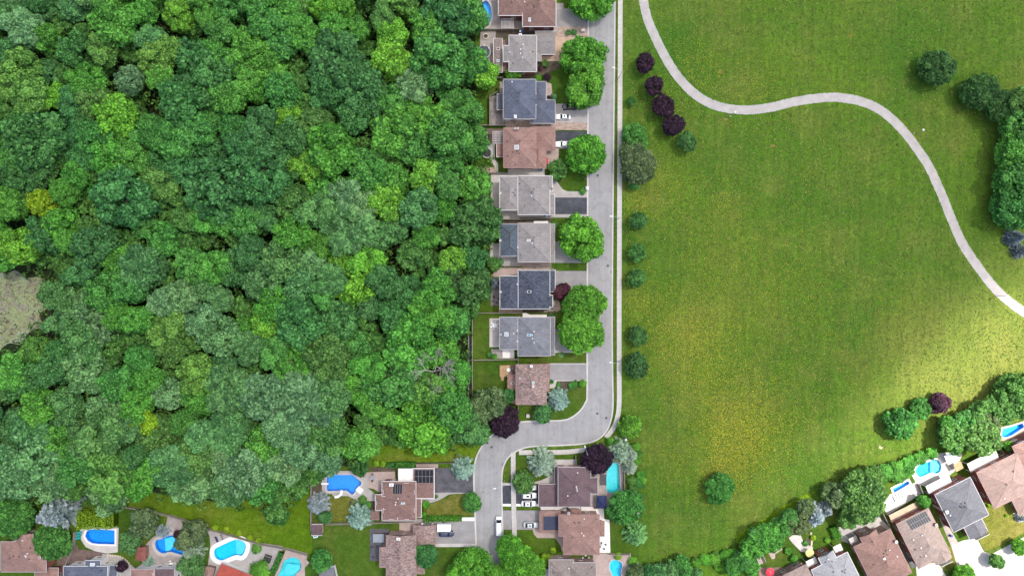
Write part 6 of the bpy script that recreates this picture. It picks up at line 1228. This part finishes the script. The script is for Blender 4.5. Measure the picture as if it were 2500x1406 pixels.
for ln, lab in [([(1172, 76), (1307, 76)], 'weathered board fence between the two topmost street gardens'), ([(1198, 194), (1228, 193)], 'short fence above the dark lawn of the blue grey house'), ([(1164, 309), (1234, 309)], 'fence between dark lawn and brown deck'), ([(1196, 309), (1196, 238), (1214, 228)], 'low fence round the blue grey house\'s deck'),
                ([(1168, 424), (1240, 424), (1240, 410)], 'fence between trampoline lawn and white patio'), ([(1226, 537), (1268, 537), (1344, 534)], 'fence between taupe and two tone houses'), ([(1232, 651), (1344, 649)], 'fence above the slate shingled house'), ([(1155, 764), (1275, 764), (1275, 753)], 'fence between slate shingled and cool grey houses'),
                ([(1153.5, 766), (1153.5, 985)], 'long rear fence beside the narrow dark strip'), ([(1144, 820), (1144, 985)], 'rear fence on the wood side of the narrow dark strip'), ([(1144, 878.5), (1265, 876)], 'fence between cool grey house and corner house gardens'), ([(1265, 870), (1265, 892)], 'short fence beside the corner house chimney'), ([(1265, 988), (1265, 1003)], 'short fence stub below the corner house'),
                ([(762, 1155), (762, 1290)], 'fence on the open lawn side of the angular pool'), ([(800, 1276), (870, 1274), (1012, 1270)], 'fence below the large blue green spruce'), ([(300, 1232), (420, 1256), (465, 1270)], 'fence between open lawn and south western gardens'), ([(505, 1286), (640, 1325), (690, 1334), (752, 1351)], 'fence behind the free form and turquoise pools'),
                ([(1523, 1122), (1523, 1196)], 'wooden fence between turquoise pool and border shrubs'), ([(1405, 1110), (1405, 1135)], 'short fence under the burgundy tree'), ([(1486, 1349), (1536, 1350)], 'fence above the bulb shaped pool'), ([(1450, 1237), (1478, 1236)], 'fence below the navy gazebo'), ([(188, 1296), (184, 1330), (166, 1378)], 'fence left of the rounded pool'), ([(2150, 1250), (2164, 1278)], 'fence between mauve and solar roofed houses'), ([(2238, 1180), (2246, 1200)], 'short fence between small pool and grey house'), ([(2430, 1085), (2448, 1112)], 'fence beside the veranda roof')]: fence(ln, lab)
fence([(1016, 1129), (1110, 1127), (1114, 1108)], 'black metal fence along the meadow above the dark driveway', 1.3, 'trim_dark')

# ------------------------------------------------------------------ garden things
def gazebo(px, py, w_, d_, h, m1, label, m2=None):
    r_ = thing('gazebo', label, 'gazebo', P(px, py)); X, Y = w_ * S / 2, d_ * S / 2; e = h - 1.0
    MB().add([(-X, -Y, e), (X, -Y, e), (X, Y, e), (-X, Y, e), (0, 0, h)], [(0, 1, 4), (1, 2, 4), (2, 3, 4), (3, 0, 4)]).add([(-X, -Y, e - .25), (X, -Y, e - .25), (X, Y, e - .25), (-X, Y, e - .25), (-X, -Y, e - .001), (X, -Y, e - .001), (X, Y, e - .001), (-X, Y, e - .001)], [(0, 1, 5, 4), (1, 2, 6, 5), (2, 3, 7, 6), (3, 0, 4, 7)]).build('canopy', m1, r_)
    for sx in (-1, 1):
        for sy in (-1, 1): MB().box(sx * (X - .2) - .06, sy * (Y - .2) - .06, 0, sx * (X - .2) + .06, sy * (Y - .2) + .06, e).build('post', 'trim_dark', r_)
    for sx, sy in ((-1, -1), (1, -1), (1, 1), (-1, 1)): MB().tube((sx * X, sy * Y, e + .02), (0, 0, h + .02), .035, .035, 5).build('roof_rib', 'trim_grey' if m2 is None else m2, r_)
gazebo(1211, 691, 22, 24, 3.2, 'fabric_slate', 'dark slate pyramid gazebo behind the slate shingled house'); gazebo(1466.5, 1220, 23, 30, 3.3, 'fabric_navy', 'navy pyramid gazebo beside the turquoise pool', 'fabric_navy')
def pergola(px, py, w_, d_, h, n, m, label, cross=True):
    r_ = thing('pergola', label, 'pergola', P(px, py, h) - Vector((0, 0, h))); X, Y = w_ * S / 2, d_ * S / 2
    for sx in (-1, 1):
        for sy in (-1, 1): MB().box(sx * X - .07, sy * Y - .07, 0, sx * X + .07, sy * Y + .07, h - .2).build('post', m, r_)
    for sy in (-1, 1): MB().box(-X - .2, sy * Y - .06, h - .2, X + .2, sy * Y + .06, h).build('beam', m, r_)
    me = mesh_of('slat', MB().box(-.07, -Y - .2, 0, .07, Y + .2, .14), m)
    for i in range(n): inst('slat', me, r_, (-X + 2 * X * i / (n - 1), 0, h))
    if cross:
        me2 = mesh_of('cross_slat', MB().box(-X - .15, -.05, 0, X + .15, .05, .06), m)
        for i in range(6): inst('cross_slat', me2, r_, (0, -Y + 2 * Y * i / 5, h + .14))
pergola(1216, 336, 25, 28, 2.8, 9, 'trim_grey', 'pale lattice pergola over the brown deck'); pergola(1239, 58, 28, 22, 2.7, 10, 'trim_grey', 'grey slatted patio cover behind the furthest brown house', False); pergola(1473, 1171, 13, 22, .45, 8, 'deck_charcoal', 'dark slatted bench deck beside the turquoise pool', False)
def chair_m(m='plastic_white'):
    return mesh_of('seat', MB().box(-.24, -.24, .4, .24, .24, .46), m), mesh_of('backrest', MB().box(-.26, -.24, .46, -.2, .24, .92), m), mesh_of('leg', MB().box(-.025, -.025, 0, .025, .025, .4), m)
CH = {m: chair_m(m) for m in ('plastic_white', 'plastic_black', 'deck_brown')}
def chair(px, py, rz, m, label, group):
    r_ = thing('garden_chair', label, 'chair', P(px, py) + Vector((0, 0, .13)), rz, group); s_, b_, l_ = CH[m]; inst('seat', s_, r_); inst('backrest', b_, r_)
    for sx in (-.2, .2):
        for sy in (-.2, .2): inst('leg', l_, r_, (sx, sy, 0))
def dining(px, py, r, n, tm, cm, label, where, rectt=None, rz=0):
    t_ = thing('garden_table', label, 'table', P(px, py) + Vector((0, 0, .13)), rz)
    if rectt:
        MB().box(-rectt[0] / 2, -rectt[1] / 2, .7, rectt[0] / 2, rectt[1] / 2, .76).build('table_top', tm, t_)
        for sx in (-1, 1):
            for sy in (-1, 1): MB().box(sx * rectt[0] * .42 - .04, sy * rectt[1] * .4 - .04, 0, sx * rectt[0] * .42 + .04, sy * rectt[1] * .4 + .04, .7).build('leg', tm, t_)
    else:
        MB().lathe([(r, .7), (r + .02, .73), (r, .76)], n=22).build('table_top', tm, t_); MB().lathe([(.3, 0), (.06, .06), (.05, .7)], n=10).build('pedestal', tm, t_)
    for i in range(n):
        if rectt:
            sd_ = -1 if i % 2 else 1; u = ((i // 2) + .5) / (n / 2) - .5; x, y = u * rectt[0] * .95, sd_ * (rectt[1] / 2 + .35); a = math.atan2(-sd_, 0)
        else: a0 = 6.283 * i / n + .4; x, y = (r + .4) * math.cos(a0), (r + .4) * math.sin(a0); a = a0 + math.pi
        c_, s_ = math.cos(rz), math.sin(rz); chair(px + (x * c_ - y * s_) / S, py - (x * s_ + y * c_) / S, a + rz, cm, 'garden chair at ' + where, 'chairs at ' + where)
dining(1208, 794, .75, 6, 'plastic_white', 'plastic_white', 'round white table on the pale rear patio', 'the round white patio table'); dining(1187, 335, 0, 6, 'fabric_grey', 'plastic_black', 'grey rectangular table on the brown deck', 'the grey deck table', (1.9, 1.0), math.pi / 2); dining(421, 1375, .7, 4, 'plastic_white', 'plastic_white', 'oval white table below the kidney pool', 'the white table below the kidney pool'); dining(655, 1361, 0, 8, 'plastic_black', 'plastic_black', 'long dark dining table beside the free form pool', 'the dark poolside dining table', (2.4, 1.1), -.3); dining(1242, 902, .6, 5, 'plastic_white', 'plastic_white', 'white table on the tan deck', 'the tan deck table'); dining(1471, 1330, .6, 4, 'plastic_white', 'plastic_black', 'pale round table on the bright white patio', 'the white patio table'); dining(1210, 732, .6, 4, 'deck_grey', 'plastic_black', 'small grey table on the weathered deck', 'the weathered deck table'); dining(1430, 1361, .6, 5, 'plastic_black', 'plastic_white', 'dark table on the pink terrace', 'the pink terrace table'); dining(910, 1164, 0, 2, 'fabric_grey', 'plastic_black', 'square grey fire table on the tan deck', 'the fire table', (1.3, 1.3))
dining(2208, 1246, .6, 4, 'plastic_black', 'deck_brown', 'dark table on the sunlit terrace deck', 'the terrace deck table')
for x, y, a_ in [(909, 1333, 0), (912, 1357, .5), (934, 1340, 3.1)]: chair(x, y, a_, 'plastic_black', 'black garden chair on the charcoal deck', 'chairs on the charcoal deck')
def lounger(px, py, a, m, label, group, z=.13):
    r_ = thing('sun_lounger', label, 'lounger', P(px, py) + Vector((0, 0, z)), math.radians(a), group); MB().box(-.95, -.3, .28, .35, .3, .36).build('seat', m, r_); MB().add([(.35, -.3, .28), (.35, .3, .28), (.95, .3, .62), (.95, -.3, .62), (.35, -.3, .36), (.35, .3, .36), (.92, .3, .7), (.92, -.3, .7)], [(0, 1, 2, 3), (7, 6, 5, 4), (0, 3, 7, 4), (1, 5, 6, 2), (3, 2, 6, 7)]).build('backrest', m, r_)
    for sx in (-.8, .3):
        for sy in (-.25, .25): MB().box(sx - .03, sy - .03, 0, sx + .03, sy + .03, .28).build('leg', 'metal_grey', r_)
lounger(530, 1314, 110, 'fabric_navy', 'navy sun lounger beside the free form pool', 'loungers by the free form pool'); lounger(543, 1309, 110, 'deck_grey', 'grey sun lounger with white towel beside navy one', 'loungers by the free form pool')
for i in range(4): lounger(2184 + i * 6.5, 1216 - i * 3.2, -65, 'plastic_white', 'white sun lounger in the row beside the small blue pool', 'white loungers by the small pool')
for i in range(3): lounger(194 + i * 1.5, 1312 - i * 7, 15, 'plastic_teal', 'teal sun lounger left of the rounded pool', 'teal loungers by the rounded pool')
lounger(1430, 1367, 20, 'plastic_white', 'white lounger on the pink terrace', 'loungers on the pink terrace')
def parasol(px, py, r, h, m, label):
    r_ = thing('parasol', label, 'parasol', P(px, py, h) - Vector((0, 0, h))); n = 8; vs = [(0, 0, h + .1)]
    for k in range(n * 2):
        a = math.pi * k / n; q = r * (1 if k % 2 == 0 else .965); vs.append((q * math.cos(a), q * math.sin(a), h - .55 - (0 if k % 2 == 0 else .05)))
    MB().add(vs, [(0, 1 + k, 1 + (k + 1) % (2 * n)) for k in range(2 * n)]).build('canopy', m, r_); MB().tube((0, 0, 0), (0, 0, h + .2), .03, .03, 6).build('pole', 'metal_grey', r_); MB().lathe([(.3, 0), (.3, .1), (.05, .15)], n=12).build('base', 'concrete', r_)
    for k in range(n): MB().tube((0, 0, h + .1), (r * math.cos(math.pi * 2 * k / n), r * math.sin(math.pi * 2 * k / n), h - .54), .012, .012, 4).build('rib', 'metal_grey', r_)
parasol(1881.5, 1398, 1.35, 2.6, 'fabric_red', 'bright red parasol on the brown terrace'); parasol(1979, 1351, 1.35, 2.6, 'fabric_yellow', 'pale yellow parasol beside the white balcony')
def bin_(px, py, lid, label, group):
    r_ = thing('wheelie_bin', label, 'bin', P(px, py) + Vector((0, 0, .13)), rnd.uniform(-.3, .3), group); MB().add([(-.24, -.26, .06), (.24, -.26, .06), (.24, .26, .06), (-.24, .26, .06), (-.3, -.33, 1.0), (.3, -.33, 1.0), (.3, .33, 1.0), (-.3, .33, 1.0)], [(3, 2, 1, 0), (0, 1, 5, 4), (1, 2, 6, 5), (2, 3, 7, 6), (3, 0, 4, 7)]).build('body', 'plastic_black' if lid != 'plastic_blue' else 'plastic_blue', r_)
    MB().add([(-.32, -.35, 1.0), (.32, -.35, 1.0), (.32, .35, 1.0), (-.32, .35, 1.0), (-.26, -.3, 1.09), (.26, -.3, 1.09), (.26, .3, 1.09), (-.26, .3, 1.09)], [(4, 5, 6, 7), (0, 1, 5, 4), (1, 2, 6, 5), (2, 3, 7, 6), (3, 0, 4, 7), (3, 2, 1, 0)]).build('lid', lid, r_)
    for sy in (-.2, .2): MB().tube((-.24, sy - .03, .1), (-.24, sy + .03, .1), .1, .1, 8).build('wheel', 'tyre', r_)
for x, y, c, lab in [(1270, 80, 'plastic_white', 'white lidded bin beside the chimney wall'), (1276, 81, 'plastic_blue', 'blue bin beside the white lidded one'), (1314, 415, 'plastic_teal', 'teal lidded bin below the rose roofed house'), (1322, 415, 'plastic_blue', 'blue bin below the rose roofed house'), (1331, 527, 'plastic_blue', 'blue bin beside the fresh black driveway'), (1334, 528, 'plastic_white', 'white lidded bin beside the fresh black driveway'), (1032, 1275, 'plastic_white', 'white lidded bin at the speckled house garage'), (1046, 1275, 'plastic_green', 'green lidded bin at the speckled house garage'), (1057, 1274, 'concrete', 'grey lidded bin at the speckled house garage'), (2318, 1305, 'plastic_blue', 'blue bin beside the white driveway'), (2219, 1360, 'plastic_blue', 'blue bin between mauve and solar roofed houses'), (2222, 1366, 'plastic_white', 'white lidded bin between mauve and solar roofed houses')]: bin_(x, y, c, lab, 'bins beside the houses')
# trampoline, covered pool, hot tub, fire pit, sheds and small things
r_ = thing('trampoline', 'round black trampoline on the rear lawn', 'trampoline', P(1189, 375)); MB().lathe([(1.35, .78), (1.35, .8)], n=28).build('jumping_mat', 'plastic_black', r_)
rm = MB(); n = 28; prof = [(1.35, .8), (1.4, .84), (1.62, .84), (1.66, .78), (1.35, .76)]
rm.add([(q * math.cos(6.2832 * i / n), q * math.sin(6.2832 * i / n), z) for q, z in prof for i in range(n)], [(k * n + i, k * n + (i + 1) % n, ((k + 1) % 5) * n + (i + 1) % n, ((k + 1) % 5) * n + i) for k in range(5) for i in range(n)]); rm.build('rim', 'trim_grey', r_)
for i in range(6): MB().tube((1.5 * math.cos(i * 1.047), 1.5 * math.sin(i * 1.047), 0), (1.5 * math.cos(i * 1.047), 1.5 * math.sin(i * 1.047), .78), .03, .03, 6).build('leg', 'metal_grey', r_)
r_ = thing('covered_pool', 'oval above ground pool under a dark cover at the wood\'s edge', 'pool', P(1182, 130)); MB().lathe([(2.1, 0), (2.1, 1.2), (2.2, 1.22), (2.2, 1.3), (2.05, 1.3)], n=28, sx=.95, sy=.95).build('pool_wall', 'metal_grey', r_); MB().lathe([(2.04, 1.31), (1.2, 1.36), (.05, 1.38)], n=28, sx=.95, sy=.95).build('cover', 'cover_dark', r_)
for a in (.6, 1.5, 4.4): MB().cbox(1.9 * math.cos(a), 1.9 * math.sin(a), 1.4, .35, .22, .12, a).build('water_bag', 'plastic_white', r_)
r_ = thing('fire_pit', 'round stone fire pit on the paved corner by the wood', 'fire pit', P(1186, 90) + Vector((0, 0, .13)))
for i in range(12): MB().cbox(.8 * math.cos(i * .5236), .8 * math.sin(i * .5236), .2, .3, .4, .4, i * .5236).build('stone', 'stone_step', r_)
MB().lathe([(.62, .05), (.3, .12), (.05, .2)], n=14).build('ash_bed', 'vent_dark', r_)
r_ = thing('hot_tub', 'grey covered hot tub on the charcoal deck', 'hot tub', P(926, 1310) + Vector((0, 0, .14))); MB().prism([(-1.7, -1.3), (1.7, -1.3), (1.8, -1.2), (1.8, 1.2), (1.7, 1.3), (-1.7, 1.3), (-1.8, 1.2), (-1.8, -1.2)], 0, .85).build('shell', 'deck_brown', r_); MB().box(-1.82, -1.32, .85, -.01, 1.32, .98).box(.01, -1.32, .85, 1.82, 1.32, .98).build('cover', 'fabric_grey', r_)
house('small brown roofed shed beside the brown house and spruce', (916, 1257), 0, [(R(907, 1247, 925, 1268), 2.2, 'shed_s', .1, {'win': False, 'over': .1})], 'roof_brown', 'brick_brown', 'trim_brown', name='garden_shed')
house('brown roofed playhouse standing on the garden corner post', (774, 1292), 0, [(R(761, 1280, 786, 1306), 2.4, 'gable_x', .5, {'win': False, 'over': .2})], 'roof_brown_dark', 'paving_beige', 'trim_white', name='playhouse')
house('small reddish hut on the taupe pool patio', (342, 1352), 0, [(R(331, 1335, 356, 1368), 2.3, 'hip', .25, {'win': False, 'over': .2})], 'brick_red', 'brick_brown', None, name='garden_hut')
r_ = thing('table_tennis_table', 'white and blue table tennis style table beside the playhouse', 'table', P(771, 1302) + Vector((0, 0, .1)), .25); MB().box(-.7, -1.0, .74, .7, 1.0, .8).build('table_top', 'plastic_white', r_); MB().box(-.55, -.8, .801, .55, .8, .812).build('playing_surface', 'glass_blue', r_)
for sx in (-.5, .5):
    for sy in (-.8, .8): MB().box(sx - .03, sy - .03, 0, sx + .03, sy + .03, .74).build('leg', 'metal_grey', r_)
r_ = thing('garden_bench', 'bright red bench on the pink porch paving', 'bench', P(1336, 394) + Vector((0, 0, .14)), math.pi / 2); MB().box(-.95, -.25, .4, .95, .25, .47).build('seat', 'plastic_red', r_); MB().box(-.95, .2, .47, .95, .27, .95).build('backrest', 'plastic_red', r_)
for sx in (-.85, .85): MB().box(sx - .04, -.22, 0, sx + .04, .22, .4).build('leg', 'trim_dark', r_)
r_ = thing('utility_box', 'grey utility box in the gravel strip', 'utility box', P(1423, 77) + Vector((0, 0, .07))); MB().prism([(-.55, -.4), (.55, -.4), (.55, .4), (-.55, .4)], 0, .9).build('cabinet', 'metal_grey', r_); MB().box(-.6, -.45, .9, .6, .45, .97).build('lid', 'trim_grey', r_)
r_ = thing('utility_box', 'grey utility box on the lawn at the road bend', 'utility box', P(1289, 1014)); MB().prism([(-.5, -.5), (.5, -.5), (.5, .5), (-.5, .5)], 0, .8).build('cabinet', 'metal_grey', r_); MB().box(-.55, -.55, .8, .55, .55, .86).build('lid', 'trim_grey', r_)
r_ = thing('mailbox', 'grey community mailbox on a pad by the curved walk', 'mailbox', P(1433, 461) + Vector((0, 0, .1))); MB().box(-.35, -.55, .35, .35, .55, 1.45).build('cabinet', 'metal_grey', r_); MB().box(-.6, -.7, -.1, .6, .7, .06).build('pad', 'concrete_light', r_); MB().box(-.25, -.4, .06, .25, .4, .35).build('pedestal', 'trim_dark', r_)
# wooden deck stairs and deck of the corner house
r_ = thing('garden_deck', 'tan and brown wooden deck behind the corner house', 'deck', P(1240, 905)); MB().box(-2.6, -1.8, 0, .8, 1.8, .75).build('tan_platform', 'deck_tan', r_); MB().box(.82, -1.8, 0, 2.7, 1.8, .74).build('brown_platform', 'deck_brown', r_)
for i in range(4): MB().box(-2.2, -1.8 - .32 * (i + 1), 0, -1.2, -1.8 - .32 * i, .6 - i * .15).build('step', 'deck_tan', r_)
r_ = thing('planter_beds', 'white framed wooden planter beds in the park corner garden', 'planter', P(1856, 1362), math.radians(25))
for i in range(2):
    MB().box(-1.1 + i * 1.2, -1.6, 0, -.1 + i * 1.2, 1.6, .35).build('soil_bed', 'paving_pink' if i == 0 else 'soil', r_)
    for s_ in (-1.14, -.1): MB().box(s_ + i * 1.2, -1.65, 0, s_ + i * 1.2 + .06, 1.65, .45).build('side_board', 'trim_white', r_)
# stepping stones
r_ = bpy.data.objects.new('stepping_path', None); C.objects.link(r_); tag(r_, kind='structure')
st_me = mesh_of('stepping_stone', MB().prism([(-.28, -.3), (.26, -.32), (.32, .25), (-.3, .3)], 0, .06), 'stone_step')
for x, y in [(264, 1353), (270, 1354), (276, 1354.5), (282, 1355), (288, 1356), (294, 1357.5), (300, 1360), (306, 1364), (311, 1368), (315, 1373)]: inst('stepping_stone', st_me, r_, P(x, y) + Vector((0, 0, .14)), (0, 0, rnd.uniform(-.2, .2)))
r_ = bpy.data.objects.new('stepping_path', None); C.objects.link(r_); tag(r_, kind='structure')
for i in range(11): inst('stepping_stone', st_me, r_, P(1980 + 1.5 * math.sin(i * .3), 1300 + i * 3.4) + Vector((0, 0, .12)), (0, 0, rnd.uniform(-.2, .2)), (.9, .8, 1))
# rocks edging the beds of the slate shingled house and gravel strips
for k_, (x0, y0, x1, y1, n) in enumerate([(1202, 672, 1215, 660, 6), (1290, 655, 1342, 657, 14), (1346, 655, 1360, 662, 5), (1330, 760, 1352, 757, 8)]):
    for i in range(n):
        u = i / max(1, n - 1); rr = rnd.uniform(.18, .34); g2 = np.random.default_rng(i + 50 * k_); V, F = lump(np.zeros(3), rr, g2, 7, 4)
        o = MB().add(V.tolist(), F.tolist()).build('rock', 'rock'); o.location = P(x0 + (x1 - x0) * u + rnd.uniform(-1, 1), y0 + (y1 - y0) * u + rnd.uniform(-1, 1)) + Vector((0, 0, .12)); tag(o, 'pale edging rock beside the slate shingled house', 'rock', 'edging rocks round the slate shingled house')
